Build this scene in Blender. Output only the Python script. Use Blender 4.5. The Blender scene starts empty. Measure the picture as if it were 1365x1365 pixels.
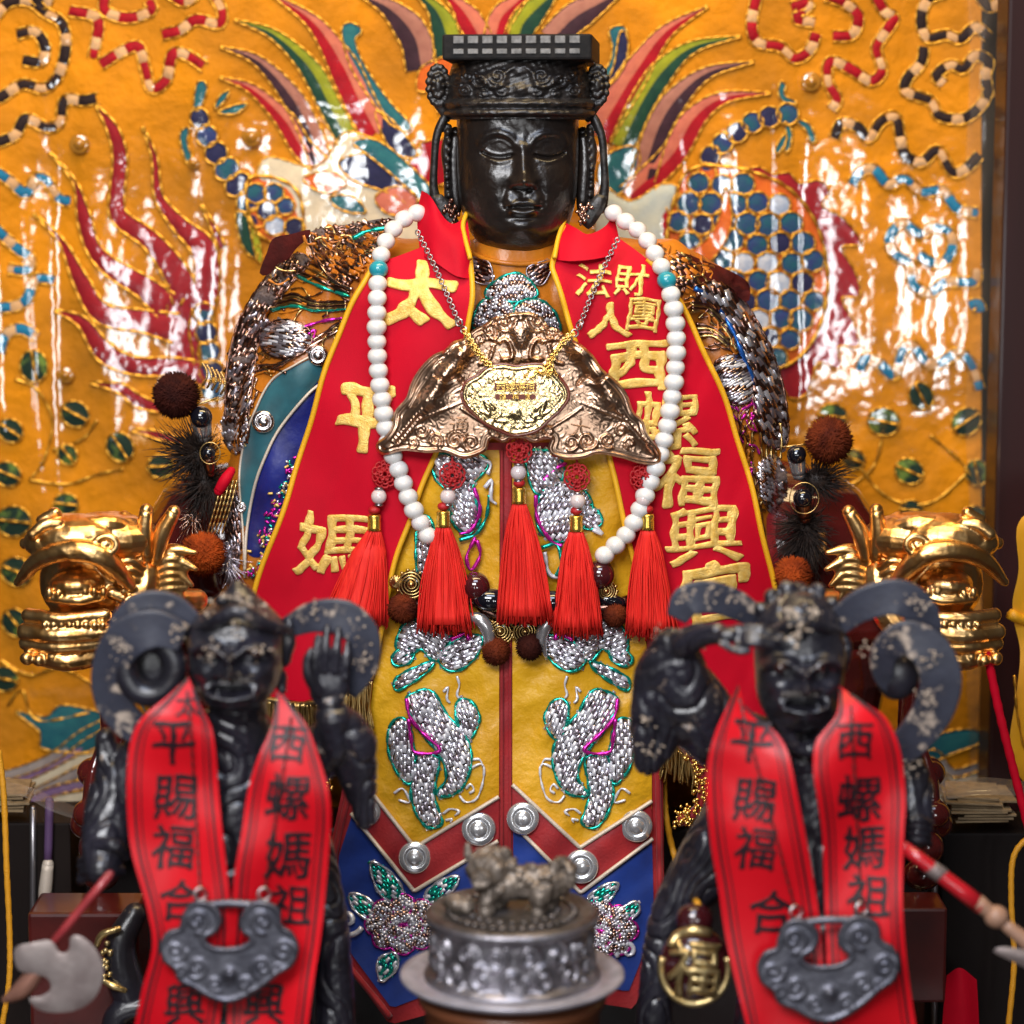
import bpy, bmesh, math, random
import numpy as np
from mathutils import Vector, Matrix
from mathutils.geometry import delaunay_2d_cdt
from mathutils.bvhtree import BVHTree
random.seed(7); rng = np.random.default_rng(7)
SC = bpy.context.scene; COL = SC.collection
R = math.radians
S = 0.0005            # metres per photograph unit at the statue's chest (the whole frame is about 0.68 m wide)
DIST = 3400.0         # camera distance in those units
PITCH = R(8.0)

# ------------------------------------------------------------------ camera
cam_d = bpy.data.cameras.new('camera'); cam = bpy.data.objects.new('camera', cam_d); COL.objects.link(cam); SC.camera = cam
CAMP = np.array([0, -DIST*math.cos(PITCH), DIST*math.sin(PITCH)])*S
cam.location = CAMP; cam.rotation_euler = (math.pi/2-PITCH, 0, 0)
cam_d.sensor_width = 36; cam_d.lens = 36*DIST/1365.0
cam_d.clip_start = 0.02; cam_d.clip_end = 50
cam_d.dof.use_dof = True; cam_d.dof.focus_distance = (DIST-15)*S; cam_d.dof.aperture_fstop = 3.4
cam_d.dof.aperture_blades = 8

# ------------------------------------------------------------------ room light
W = bpy.data.worlds.new('World'); SC.world = W; W.use_nodes = True
bg = W.node_tree.nodes['Background']; bg.inputs[0].default_value = (0.50, 0.47, 0.50, 1); bg.inputs[1].default_value = 0.055
def area(name, loc, target, sx, sy, power, col):
    l = bpy.data.lights.new(name, 'AREA'); l.shape = 'RECTANGLE'; l.size = sx; l.size_y = sy; l.energy = power; l.color = col
    o = bpy.data.objects.new(name, l); COL.objects.link(o); o.location = loc
    o.rotation_euler = (Vector(target)-Vector(loc)).to_track_quat('-Z', 'Y').to_euler(); return o
area('doorway_daylight', (-0.35, -1.55, 0.85), (0, 0, -0.02), 0.80, 0.45, 22, (0.98, 0.98, 1.0))
for wx, wz, wp in ((-0.72, -0.02, 2.6), (-0.42, -0.10, 2.8), (0.38, -0.04, 3.0), (0.66, -0.02, 3.4)):   # narrow lights added to throw white streaks on the plastic
    area('glare_light', (wx, -2.4, wz), (0.0, 0, 0.05), 0.085, 0.32, wp*.62, (0.96, 0.98, 1.0))
for wx, wz in ((-0.33, 0.21), (0.34, 0.19)):                     # small lights added for more glare higher up on the plastic
    area('glare_light', (wx, -2.4, wz), (0.0, 0, 0.05), 0.11, 0.10, 0.8, (0.96, 0.98, 1.0))
area('ceiling_lamp_warm', (0.1, -0.25, 1.05), (0, 0.20, 0.25), 1.0, 0.25, 9.5, (1.0, 0.74, 0.38))
area('cool_top_light', (0.0, -1.0, 1.25), (0, -0.35, -0.1), 0.8, 0.4, 9, (0.70, 0.80, 1.0))  # bluish sky-like light from above and in front
SC.view_settings.view_transform = 'Standard'; SC.view_settings.look = 'None'
SC.view_settings.exposure = 0.12; SC.view_settings.gamma = 1.0; SC.view_settings.use_curve_mapping = False
SC.render.engine = 'CYCLES'
SC.cycles.max_bounces = 6; SC.cycles.glossy_bounces = 3; SC.cycles.diffuse_bounces = 3; SC.cycles.transparent_max_bounces = 8
SC.cycles.caustics_reflective = False; SC.cycles.caustics_refractive = False; SC.cycles.sample_clamp_indirect = 4
SC.cycles.use_denoising = True

# ------------------------------------------------------------------ where a point seen in the photograph lies at a given depth
_cp, _sp = math.cos(PITCH), math.sin(PITCH)
def VN(px, py, d):
    px = np.asarray(px, float); py = np.asarray(py, float); d = np.broadcast_to(np.asarray(d, float), px.shape)
    ux = px-682.5; uy = 682.5-py
    ry = DIST*_cp+uy*_sp; rz = -DIST*_sp+uy*_cp
    t = (d*S-CAMP[1])/ry
    return np.stack([CAMP[0]+t*ux, CAMP[1]+t*ry, CAMP[2]+t*rz], -1)
def V(px, py, d): return Vector(VN(np.array([px]), np.array([py]), d)[0])
def K(d): return S*(DIST+d)/DIST
# a surface maps (px, py, height towards the viewer) to world points
def flat(d):
    if callable(d): return lambda x, y, h=0: VN(x, y, d(np.asarray(x, float), np.asarray(y, float))-h)
    return lambda x, y, h=0: VN(x, y, d-np.asarray(h, float)*np.ones(np.shape(x)))
def onto(objs, miss=0.0):
    """surface that lies on already built meshes"""
    vs = []; fs = []; n = 0
    for o in objs:
        mw = o.matrix_world.copy(); off = ROOT.get(o.name, Vector())
        for v in o.data.vertices: vs.append(v.co+off)
        for p in o.data.polygons: fs.append([i+n for i in p.vertices])
        n = len(vs)
    bvh = BVHTree.FromPolygons(vs, fs)
    c = Vector(CAMP)
    def f(x, y, h=0):
        x = np.atleast_1d(np.asarray(x, float)); y = np.atleast_1d(np.asarray(y, float)); h = np.broadcast_to(h, x.shape)
        far = VN(x, y, 300.0); out = np.empty((len(x), 3)); hit = np.zeros(len(x), bool)
        for i in range(len(x)):
            dr = (Vector(far[i])-c).normalized()
            q = bvh.ray_cast(c, dr)
            if q[0] is None: out[i] = VN(x[i:i+1], y[i:i+1], miss-h[i])[0]
            else: out[i] = q[0]-dr*float(h[i])*S; hit[i] = True
        if not hit.all() and hit.any():          # beyond the mesh edge keep the depth of the nearest point that lies on it
            hp = np.stack([x[hit], y[hit]], -1); hy = out[hit][:, 1]/S+h[hit]
            for i in np.where(~hit)[0]:
                j = np.argmin((hp[:, 0]-x[i])**2+(hp[:, 1]-y[i])**2)
                out[i] = VN(x[i:i+1], y[i:i+1], hy[j]-h[i])[0]
        return out
    return f

# ------------------------------------------------------------------ scene objects
ROOT = {}
def tag(o, label=None, cat=None, group=None, kind=None):
    if label: o['label'] = label
    if cat: o['category'] = cat
    if group: o['group'] = group
    if kind: o['kind'] = kind
    return o
def thing(name, label, cat, loc, group=None):
    o = bpy.data.objects.new(name, None); COL.objects.link(o); o.location = loc; o.empty_display_size = 0.01
    ROOT[o.name] = Vector(loc); return tag(o, label, cat, group)
class MB:
    def __init__(s): s.v = []; s.f = []; s.m = []; s.n = 0; s.u = []
    def add(s, v, f, mi=0):
        v = np.asarray(v, float); s.v.append(v)
        for q in f: s.f.append(tuple(int(i)+s.n for i in q)); s.m.append(mi)
        s.n += len(v)
    def build(s, name, mats, parent=None, smooth=True, label=None, origin=None):
        v = np.concatenate(s.v) if s.v else np.zeros((0, 3))
        me = bpy.data.meshes.new(name)
        if parent is not None: off = ROOT[parent.name]
        elif origin is not None: off = Vector(origin)
        else:
            lo, hi = v.min(0), v.max(0); off = Vector(((lo[0]+hi[0])/2, (lo[1]+hi[1])/2, lo[2]))
        me.from_pydata((v-np.array(off)).tolist(), [], s.f)
        for m in (mats if isinstance(mats, (list, tuple)) else [mats]): me.materials.append(m)
        me.polygons.foreach_set('material_index', s.m)
        me.polygons.foreach_set('use_smooth', [smooth]*len(s.f))
        me.validate(); me.update()
        o = bpy.data.objects.new(name, me); COL.objects.link(o)
        if parent is not None: o.parent = parent
        else: o.location = off
        ROOT[o.name] = Vector(off)
        if label: o['label'] = label
        return o

# ------------------------------------------------------------------ geometry helpers
def spl(pts, n=8, closed=False):
    p = np.asarray(pts, float); N = len(p)
    if N < 3 and not closed:
        t = np.linspace(0, 1, n+1)[:, None]; return p[0]*(1-t)+p[-1]*t
    if closed: q = np.concatenate([p[-1:], p, p[:2]])
    else: q = np.concatenate([2*p[:1]-p[1:2], p, 2*p[-1:]-p[-2:-1]])
    out = []
    for i in range(len(q)-3):
        a, b, c, d = q[i:i+4]
        for t in np.arange(n)/n:
            out.append(0.5*((2*b)+(-a+c)*t+(2*a-5*b+4*c-d)*t*t+(-a+3*b-3*c+d)*t**3))
    if not closed: out.append(p[-1])
    return np.array(out)
def resample(p, step, closed=False):
    p = np.asarray(p, float)
    if closed: p = np.concatenate([p, p[:1]])
    L = np.concatenate([[0], np.cumsum(np.linalg.norm(np.diff(p[:, :2], axis=0), axis=1))])
    n = max(2 if not closed else 4, int(round(L[-1]/step)))
    t = np.linspace(0, L[-1], n+1)
    if closed: t = t[:-1]
    return np.stack([np.interp(t, L, p[:, k]) for k in range(p.shape[1])], -1)
def tube_w(mb, pts, rad, seg=6, cap=True, mi=0):
    """tube through world points"""
    p = np.asarray(pts, float); n = len(p); rad = np.broadcast_to(np.asarray(rad, float), (n,))
    t = np.gradient(p, axis=0); t /= np.linalg.norm(t, axis=1)[:, None]+1e-12
    a = np.array([0, 0, 1.0]) if abs(t[0][2]) < .9 else np.array([1.0, 0, 0])
    N = np.cross(t[0], a); N /= np.linalg.norm(N)
    vs = []
    ang = np.arange(seg)*2*math.pi/seg
    for i in range(n):
        N = N-t[i]*np.dot(N, t[i]); N /= np.linalg.norm(N)+1e-12; B = np.cross(t[i], N)
        vs.append(p[i]+rad[i]*(np.cos(ang)[:, None]*N+np.sin(ang)[:, None]*B))
    v = np.concatenate(vs); f = []
    for i in range(n-1):
        for k in range(seg):
            k2 = (k+1) % seg; f.append((i*seg+k, i*seg+k2, (i+1)*seg+k2, (i+1)*seg+k))
    if cap: f.append(tuple(range(seg-1, -1, -1))); f.append(tuple((n-1)*seg+k for k in range(seg)))
    mb.add(v, f, mi)
def ball(mb, c, r, seg=16, rings=10, mi=0, rot=None):
    """ellipsoid at a world point, radii in metres"""
    r = np.broadcast_to(np.asarray(r, float), (3,)); th = np.linspace(0, math.pi, rings+1)[1:-1]; ph = np.arange(seg)*2*math.pi/seg
    v = [[0, 0, 1]]+[[math.sin(t)*math.cos(p), math.sin(t)*math.sin(p), math.cos(t)] for t in th for p in ph]+[[0, 0, -1]]
    v = np.array(v)*r
    if rot is not None: v = v@np.array(rot.to_3x3()).T
    f = [(0, 1+k, 1+(k+1) % seg) for k in range(seg)]
    for i in range(len(th)-1):
        for k in range(seg): a = 1+i*seg; f.append((a+k, a+seg+k, a+seg+(k+1) % seg, a+(k+1) % seg))
    e = len(v)-1; a = 1+(len(th)-1)*seg
    f += [(a+k, e, a+(k+1) % seg) for k in range(seg)]
    mb.add(v+np.array(c), f, mi)
def lathe(mb, c, prof, seg=48, axis=(0, 0, 1), mi=0, wob=None):
    """profile [(r, h)] in metres about an axis through the world point c"""
    ax = Vector(axis).normalized(); u = ax.orthogonal().normalized(); w = ax.cross(u)
    if abs(ax.z) > .9: u = Vector((1, 0, 0)); w = ax.cross(u)
    c = np.array(c); v = []; f = []; n = len(prof)
    for k in range(seg):
        a = 2*math.pi*k/seg; dr = np.array(u)*math.cos(a)+np.array(w)*math.sin(a)
        for j, (r, h) in enumerate(prof): v.append(c+dr*(r+(wob(a, j) if wob else 0))+np.array(ax)*h)
    for k in range(seg):
        k2 = (k+1) % seg
        for j in range(n-1): f.append((k*n+j, k2*n+j, k2*n+j+1, k*n+j+1))
    mb.add(v, f, mi)
def inside(poly, q):
    poly = np.asarray(poly, float); x, y = q[:, 0], q[:, 1]; r = np.zeros(len(q), bool)
    a = poly; b = np.roll(poly, -1, 0)
    for (x1, y1), (x2, y2) in zip(a[:, :2], b[:, :2]):
        c = ((y1 > y) != (y2 > y)); 
        with np.errstate(divide='ignore', invalid='ignore'): xx = (x2-x1)*(y-y1)/(y2-y1)+x1
        r ^= c & (x < xx)
    return r
def pdist(poly, q, closed=True):
    a = np.asarray(poly, float)[:, :2]; b = np.roll(a, -1, 0)
    if not closed: a, b = a[:-1], b[:-1]
    d = np.full(len(q), 1e9)
    for p1, p2 in zip(a, b):
        e = p2-p1; t = np.clip(((q-p1)@e)/(e@e+1e-9), 0, 1)
        d = np.minimum(d, np.linalg.norm(q-(p1+t[:, None]*e), axis=1))
    return d
def fill(outline, step, hole=None):
    o = resample(outline, step, True); lo, hi = o.min(0), o.max(0)
    xs = np.arange(lo[0], hi[0], step); ys = np.arange(lo[1], hi[1], step*.87)
    g = np.array([(x+(step/2 if j % 2 else 0), y) for j, y in enumerate(ys) for x in xs]) if len(xs)*len(ys) else np.zeros((0, 2))
    if len(g):
        g = g[inside(o, g)]
        if len(g): g = g[pdist(o, g) > step*.55]
    P = np.concatenate([o, g]) if len(g) else o
    n = len(o); edges = [(i, (i+1) % n) for i in range(n)]
    r = delaunay_2d_cdt([Vector(p) for p in P], edges, [], 1, 1e-6)
    v = np.array([tuple(p) for p in r[0]]); f = [tuple(t) for t in r[2]]
    return v, f, pdist(o, v), o
def puff(mb, outline, surf, thick=2.0, dome=0.0, width=10.0, step=6.0, mi=0, relief=None, back=None):
    """padded patch: outline in photograph units, lying on a surface, raised by thick, swelling by dome away from its edge; a closed solid"""
    v, f, dd, o = fill(outline, step)
    t = np.clip(dd/width, 0, 1); h = thick+dome*np.sqrt(np.clip(1-(1-t)**2, 0, 1))
    if relief is not None: h = h+relief(v)
    F = surf(v[:, 0], v[:, 1], h); n = len(v)
    ar = sum((v[a][0]*v[b][1]-v[b][0]*v[a][1]) for t3 in f[:50] for a, b in zip(t3, t3[1:]+t3[:1]))
    ff = [tuple(reversed(t3)) if ar > 0 else t3 for t3 in f]
    mb.add(F, ff, mi)
    border = [i for i in range(n) if dd[i] < 1e-3]
    # side wall following the outline
    m = len(o); B0 = surf(o[:, 0], o[:, 1], np.full(m, thick)+(relief(o) if relief is not None else 0)); B1 = surf(o[:, 0], o[:, 1], np.full(m, -1.0 if back is None else back))
    mb.add(np.concatenate([B0, B1]), [(i, (i+1) % m, m+(i+1) % m, m+i) for i in range(m)], mi)
def strip(path, width):
    """outline of a band about a path; width a number or a list along it"""
    p = np.asarray(path, float); t = np.gradient(p, axis=0); t /= np.linalg.norm(t, axis=1)[:, None]+1e-9
    n = np.stack([-t[:, 1], t[:, 0]], -1)
    w = np.interp(np.linspace(0, 1, len(p)), np.linspace(0, 1, np.size(width)), np.atleast_1d(width))[:, None]/2
    return np.concatenate([p+n*w, (p-n*w)[::-1]])
def cord(mb, path, surf, r=2.0, lift=1.5, beads=0.0, step=None, seg=6, mi=0, d=0.0, closed=False):
    """couched cord laid on a surface; beads > 0 makes it swell in short lengths"""
    p = resample(path, step or max(2.0, r*1.3), closed)
    if closed: p = np.concatenate([p, p[:1]])
    w = surf(p[:, 0], p[:, 1], np.full(len(p), lift))
    k = K(d); rad = np.full(len(p), r*k)
    if beads: rad = rad*(0.72+0.45*(np.sin(np.arange(len(p))*beads) > -.2))
    tube_w(mb, w, rad, seg, True, mi)
def stitches(mb, outline, surf, ang=0.0, L=10.0, Wd=5.0, h=1.5, base=1.0, mi=0, jit=.12, curve=None, nm=1):
    """fills an outline with rows of raised bullion stitches; each is a small rounded bar"""
    o = np.asarray(outline, float); c = o.mean(0); ca, sa = math.cos(ang), math.sin(ang)
    q = (o-c)@np.array([[ca, -sa], [sa, ca]]); lo, hi = q.min(0), q.max(0)
    rows = np.arange(lo[1]+Wd/2, hi[1], Wd); cs = []
    for j, y in enumerate(rows):
        xs = np.arange(lo[0]+(L/2 if j % 2 else 0), hi[0]+L/2, L)
        for x in xs: cs.append((x, y))
    if not cs: return
    cs = np.array(cs)+rng.normal(0, jit*Wd, (len(cs), 2)); inv = np.array([[ca, sa], [-sa, ca]])
    w0 = cs@inv+c; ok = inside(o, w0); cs = cs[ok]; w0 = w0[ok]
    if not len(cs): return
    dd = pdist(o, w0)
    prof = [(-.5, 0, .35), (-.5, .5, 0), (-.5, -.5, 0), (-.28, .32, .8), (-.28, -.32, .8), (.28, .32, .8), (.28, -.32, .8), (.5, 0, .35), (.5, .5, 0), (.5, -.5, 0), (0, 0, 1.0), (0, .5, 0), (0, -.5, 0)]
    pf = np.array(prof); N = len(pf)
    F = [(1, 0, 3), (0, 2, 4), (0, 4, 3), (1, 3, 11), (3, 5, 11), (5, 8, 11), (2, 12, 4), (4, 12, 6), (6, 12, 9), (3, 4, 10), (4, 6, 10), (6, 5, 10), (5, 3, 10), (5, 7, 8), (5, 6, 7), (6, 9, 7)]
    allp = []; allh = []
    for i in range(len(cs)):
        a2 = rng.normal(0, .16); sc = rng.uniform(.9, 1.15)
        x = pf[:, 0]*L*.95*sc; y = pf[:, 1]*Wd*.98; c2, s2 = math.cos(a2), math.sin(a2)
        lp = np.stack([x*c2-y*s2, x*s2+y*c2], -1)+cs[i]
        allp.append(lp@inv+c)
        tilt = rng.normal(0, .30)*h; tl2 = rng.normal(0, .35)*h
        allh.append(base+pf[:, 2]*h*rng.uniform(.8, 1.25)+pf[:, 0]*tilt*2*(pf[:, 2] > 0)+pf[:, 1]*tl2*(pf[:, 2] > .5)+min(dd[i]/8, 1)*h*.8)
    P = np.concatenate(allp); H = np.concatenate(allh); X = surf(P[:, 0], P[:, 1], H)
    for i in range(len(cs)):
        mb.add(X[i*N:(i+1)*N], F, mi+(i*7 % nm if nm > 1 else 0))
def remesh(mb, name, mat, voxel, parent=None, smooth=2, label=None, disp=None, origin=None):
    """fuses overlapping solids into one carved surface"""
    o = mb.build('tmp_solid', mat, None, True, origin=(0, 0, 0))
    m = o.modifiers.new('r', 'REMESH'); m.mode = 'VOXEL'; m.voxel_size = voxel
    if smooth:
        s2 = o.modifiers.new('s', 'SMOOTH'); s2.factor = .5; s2.iterations = smooth
    bpy.context.view_layer.update()
    dg = bpy.context.evaluated_depsgraph_get()
    me = bpy.data.meshes.new_from_object(o.evaluated_get(dg)); old = o.data
    n = len(me.vertices); co = np.empty(n*3); me.vertices.foreach_get('co', co); co = co.reshape(-1, 3)
    if disp is not None:
        no = np.empty(n*3); me.vertices.foreach_get('normal', no); co = co+disp(co, no.reshape(-1, 3))
    fs = [tuple(p.vertices) for p in me.polygons]
    bpy.data.objects.remove(o); bpy.data.meshes.remove(old); bpy.data.meshes.remove(me)
    out = MB(); out.add(co, fs); return out.build(name, mat, parent, True, label, origin)
def cap(mb, pts, rads, seg=12, mi=0):
    """round-ended limb through (px, py, depth) points with radii in photograph units"""
    p = np.array(pts, float); w = VN(p[:, 0], p[:, 1], p[:, 2]); rr = np.broadcast_to(np.asarray(rads, float), (len(p),))*K(p[:, 2].mean())
    if len(p) > 2:
        q = spl(np.concatenate([w, rr[:, None]], 1), 5); w, rr = q[:, :3], np.maximum(q[:, 3], 1e-5)
    else:
        t = np.linspace(0, 1, 5)[:, None]; w = w[0]*(1-t)+w[-1]*t; rr = rr[0]*(1-t[:, 0])+rr[-1]*t[:, 0]
    tube_w(mb, w, rr, seg, True, mi)
    ball(mb, w[0], rr[0], seg, 8, mi); ball(mb, w[-1], rr[-1], seg, 8, mi)
def egg(mb, px, py, d, rx, ry, rz, rot=None, seg=20, rings=14, mi=0):
    """ellipsoid: rx across, ry deep, rz high, photograph units"""
    k = K(d); ball(mb, V(px, py, d), (rx*k, ry*k, rz*k), seg, rings, mi, rot)
def hnoise(p, f, seed=0):
    """cheap smooth noise on world points"""
    r = np.random.default_rng(seed); a = np.zeros(len(p))
    for _ in range(7):
        k = r.normal(0, 1, 3); k *= f*r.uniform(.6, 1.5)/np.linalg.norm(k); a += np.sin(p@k+r.uniform(0, 6.3))
    return a/7
_gl = {}
def glyph_field(ch):
    """outline of a written character, unit em, and its signed distance on a grid"""
    if ch in _gl: return _gl[ch]
    cu = bpy.data.curves.new('glyph', 'FONT'); cu.body = ch; cu.size = 1; cu.resolution_u = 3
    o = bpy.data.objects.new('glyph', cu); COL.objects.link(o); bpy.context.view_layer.update()
    me = bpy.data.meshes.new_from_object(o.evaluated_get(bpy.context.evaluated_depsgraph_get()))
    v = np.array([tuple(q.co[:2]) for q in me.vertices])-np.array([.5, .38]); cnt = {}
    for p in me.polygons:
        for e in p.edge_keys: cnt[e] = cnt.get(e, 0)+1
    E = [e for e, c in cnt.items() if c == 1]
    bpy.data.objects.remove(o); bpy.data.curves.remove(cu); bpy.data.meshes.remove(me)
    g = np.linspace(-.60, .60, 97); X, Y = np.meshgrid(g, g); q = np.stack([X.ravel(), Y.ravel()], -1)
    d = np.full(len(q), 1e9); ins = np.zeros(len(q), bool)
    for i, j in E:
        p1, p2 = v[i], v[j]; e = p2-p1; t = np.clip(((q-p1)@e)/(e@e+1e-12), 0, 1); d = np.minimum(d, np.linalg.norm(q-(p1+t[:, None]*e), axis=1))
        c = (p1[1] > q[:, 1]) != (p2[1] > q[:, 1])
        if abs(e[1]) > 1e-12: ins ^= c & (q[:, 0] < e[0]*(q[:, 1]-p1[1])/e[1]+p1[0])
    _gl[ch] = (g, np.where(ins, d, -d).reshape(X.shape)); return _gl[ch]
def glyph(mb, ch, c, size, surf, thick=2.0, rot=0.0, wide=1.0, shear=0.0, bold=.012, warp=.02, mi=0, base=0.5, tall=1.0, seed=0, soft=.03):
    """one brush-written character as padded strokes on a surface"""
    g, sd = glyph_field(ch); n = len(g); X, Y = np.meshgrid(g, g); r = np.random.default_rng(seed+ord(ch)); ph = r.uniform(0, 6.3, 6)
    f = sd+bold*(1+.45*np.sin(X*11+ph[0]+2*np.sin(Y*6))*np.sin(Y*13+ph[1]))
    pts = np.stack([X.ravel(), Y.ravel(), f.ravel()], -1); F = f.ravel(); out = []; idx = {}; tris = []
    def vert(i, j):
        k = (i, j) if i <= j else (j, i)
        if k not in idx:
            if i == j: p = pts[i]
            else: t = F[i]/(F[i]-F[j]); p = pts[i]*(1-t)+pts[j]*t
            idx[k] = len(out); out.append(p)
        return idx[k]
    border = []
    for a in range(n-1):
        for b in range(n-1):
            i = a*n+b
            if max(F[i], F[i+1], F[i+n], F[i+n+1]) <= 0: continue
            for T in ((i, i+1, i+n+1), (i, i+n+1, i+n)):
                poly = []; ed = []
                for u in range(3):
                    p, q = T[u], T[(u+1) % 3]
                    if F[p] > 0: poly.append(vert(p, p))
                    if (F[p] > 0) != (F[q] > 0): poly.append(vert(p, q)); ed.append(poly[-1])
                if len(poly) >= 3: tris.append(tuple(poly))
                if len(ed) == 2: border.append((ed[0], ed[1]) if F[T[0]] > 0 or True else ed)
    o = np.array(out); x, y = o[:, 0], o[:, 1]; h = np.sqrt(np.clip(o[:, 2]/soft, 0, 1))
    x2 = x+warp*(np.sin(y*9+ph[0])+.6*np.sin(x*13+ph[1])+.5*np.sin((x+y)*21+ph[2])); y2 = y+warp*(np.sin(x*8+ph[3])+.6*np.sin(y*14+ph[4]))-.10*x*shear
    x2 = x2*wide*size; y2 = y2*size*tall; c2, s2 = math.cos(rot), math.sin(rot)
    PX = c[0]+x2*c2+y2*s2; PY = c[1]+x2*s2-y2*c2
    m = len(o); bx = sorted({k for e in border for k in e}); mp = {k: m+i for i, k in enumerate(bx)}
    A = surf(PX, PY, base+thick*(.6+.4*h)); B = surf(PX[bx], PY[bx], np.full(len(bx), base-1.5))
    mb.add(np.concatenate([A, B]), tris+[(p, q, mp[q], mp[p]) for p, q in border], mi)

# ------------------------------------------------------------------ materials
def nd(nt, t, **kw):
    n = nt.nodes.new(t)
    for k, v in kw.items(): setattr(n, k, v)
    return n
def mat(name, c, c2=None, rough=.5, metal=0.0, vs=60, bump=0.0, bs=300, coat=0.0, crough=.1, film=False, spec=.5, sheen=0.0, mix=(.35, .65), weave=0, stretch=None, aniso=0, spots=None, emit=0, bdist=.001, sss=0):
    m = bpy.data.materials.new(name); m.use_nodes = True; nt = m.node_tree; L = nt.links
    b = nt.nodes['Principled BSDF']; b.inputs['Base Color'].default_value = (*c, 1); b.inputs['Roughness'].default_value = rough; b.inputs['Metallic'].default_value = metal
    b.inputs['Specular IOR Level'].default_value = spec; b.inputs['Coat Weight'].default_value = coat; b.inputs['Coat Roughness'].default_value = crough
    b.inputs['Sheen Weight'].default_value = sheen
    if sss: b.inputs['Subsurface Weight'].default_value = sss; b.inputs['Subsurface Radius'].default_value = (.004, .003, .003); b.inputs['Subsurface Scale'].default_value = 1
    geo = nd(nt, 'ShaderNodeNewGeometry'); pos = geo.outputs['Position']
    if stretch:
        mp = nd(nt, 'ShaderNodeMapping'); mp.inputs['Scale'].default_value = stretch; L.new(pos, mp.inputs['Vector']); pos = mp.outputs[0]
    colsock = None
    if c2 is not None:
        no = nd(nt, 'ShaderNodeTexNoise'); no.inputs['Scale'].default_value = vs; no.inputs['Detail'].default_value = 5; L.new(pos, no.inputs['Vector'])
        mr = nd(nt, 'ShaderNodeMapRange'); mr.inputs['From Min'].default_value = mix[0]; mr.inputs['From Max'].default_value = mix[1]; L.new(no.outputs[0], mr.inputs[0])
        mx = nd(nt, 'ShaderNodeMix', data_type='RGBA'); mx.inputs[6].default_value = (*c, 1); mx.inputs[7].default_value = (*c2, 1); L.new(mr.outputs[0], mx.inputs[0])
        colsock = mx.outputs[2]
    if spots:                                   # (colour, scale, low, high): worn flakes with their own roughness
        sc_, s1, lo, hi = spots
        n2 = nd(nt, 'ShaderNodeTexNoise'); n2.inputs['Scale'].default_value = s1; n2.inputs['Detail'].default_value = 7; n2.inputs['Roughness'].default_value = .72; L.new(geo.outputs['Position'], n2.inputs['Vector'])
        m2 = nd(nt, 'ShaderNodeMapRange'); m2.inputs['From Min'].default_value = lo; m2.inputs['From Max'].default_value = hi; L.new(n2.outputs[0], m2.inputs[0])
        x2 = nd(nt, 'ShaderNodeMix', data_type='RGBA'); x2.inputs[7].default_value = (*sc_, 1); L.new(m2.outputs[0], x2.inputs[0])
        if colsock: L.new(colsock, x2.inputs[6])
        else: x2.inputs[6].default_value = (*c, 1)
        colsock = x2.outputs[2]
        r2 = nd(nt, 'ShaderNodeMapRange'); r2.inputs['To Min'].default_value = rough; r2.inputs['To Max'].default_value = .75; L.new(m2.outputs[0], r2.inputs[0]); L.new(r2.outputs[0], b.inputs['Roughness'])
    if colsock: L.new(colsock, b.inputs['Base Color'])
    if bump:
        n3 = nd(nt, 'ShaderNodeTexNoise'); n3.inputs['Scale'].default_value = bs; n3.inputs['Detail'].default_value = 4; L.new(pos, n3.inputs['Vector'])
        hsock = n3.outputs[0]
        bp = nd(nt, 'ShaderNodeBump'); bp.inputs['Strength'].default_value = bump; bp.inputs['Distance'].default_value = bdist; L.new(hsock, bp.inputs['Height']); L.new(bp.outputs[0], b.inputs['Normal'])
    if film:                                    # clear plastic sleeve lying over the hanging: its own creased clear coat
        mp = nd(nt, 'ShaderNodeMapping'); mp.inputs['Scale'].default_value = (1, 1, .15); mp.inputs['Rotation'].default_value = (0, R(-9), 0); L.new(geo.outputs['Position'], mp.inputs['Vector'])
        n4 = nd(nt, 'ShaderNodeTexNoise'); n4.inputs['Scale'].default_value = 12; n4.inputs['Detail'].default_value = 1.2; n4.inputs['Distortion'].default_value = .6; L.new(mp.outputs[0], n4.inputs['Vector'])
        n5 = nd(nt, 'ShaderNodeTexNoise'); n5.inputs['Scale'].default_value = 45; n5.inputs['Detail'].default_value = 2; L.new(geo.outputs['Position'], n5.inputs['Vector'])
        ad = nd(nt, 'ShaderNodeMath', operation='MULTIPLY_ADD'); ad.inputs[1].default_value = .05; L.new(n5.outputs[0], ad.inputs[0]); L.new(n4.outputs[0], ad.inputs[2])
        b2 = nd(nt, 'ShaderNodeBump'); b2.inputs['Strength'].default_value = 1.0; b2.inputs['Distance'].default_value = .0085; L.new(ad.outputs[0], b2.inputs['Height'])
        cv = nd(nt, 'ShaderNodeCombineXYZ'); cv.inputs[1].default_value = -1.0; L.new(cv.outputs[0], b2.inputs['Normal'])
        b.inputs['Coat Weight'].default_value = 1.0; b.inputs['Coat Roughness'].default_value = .05; b.inputs['Coat IOR'].default_value = 1.62
        L.new(b2.outputs[0], b.inputs['Coat Normal'])
    if emit: b.inputs['Emission Color'].default_value = (*c, 1); b.inputs['Emission Strength'].default_value = emit
    return m
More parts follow.
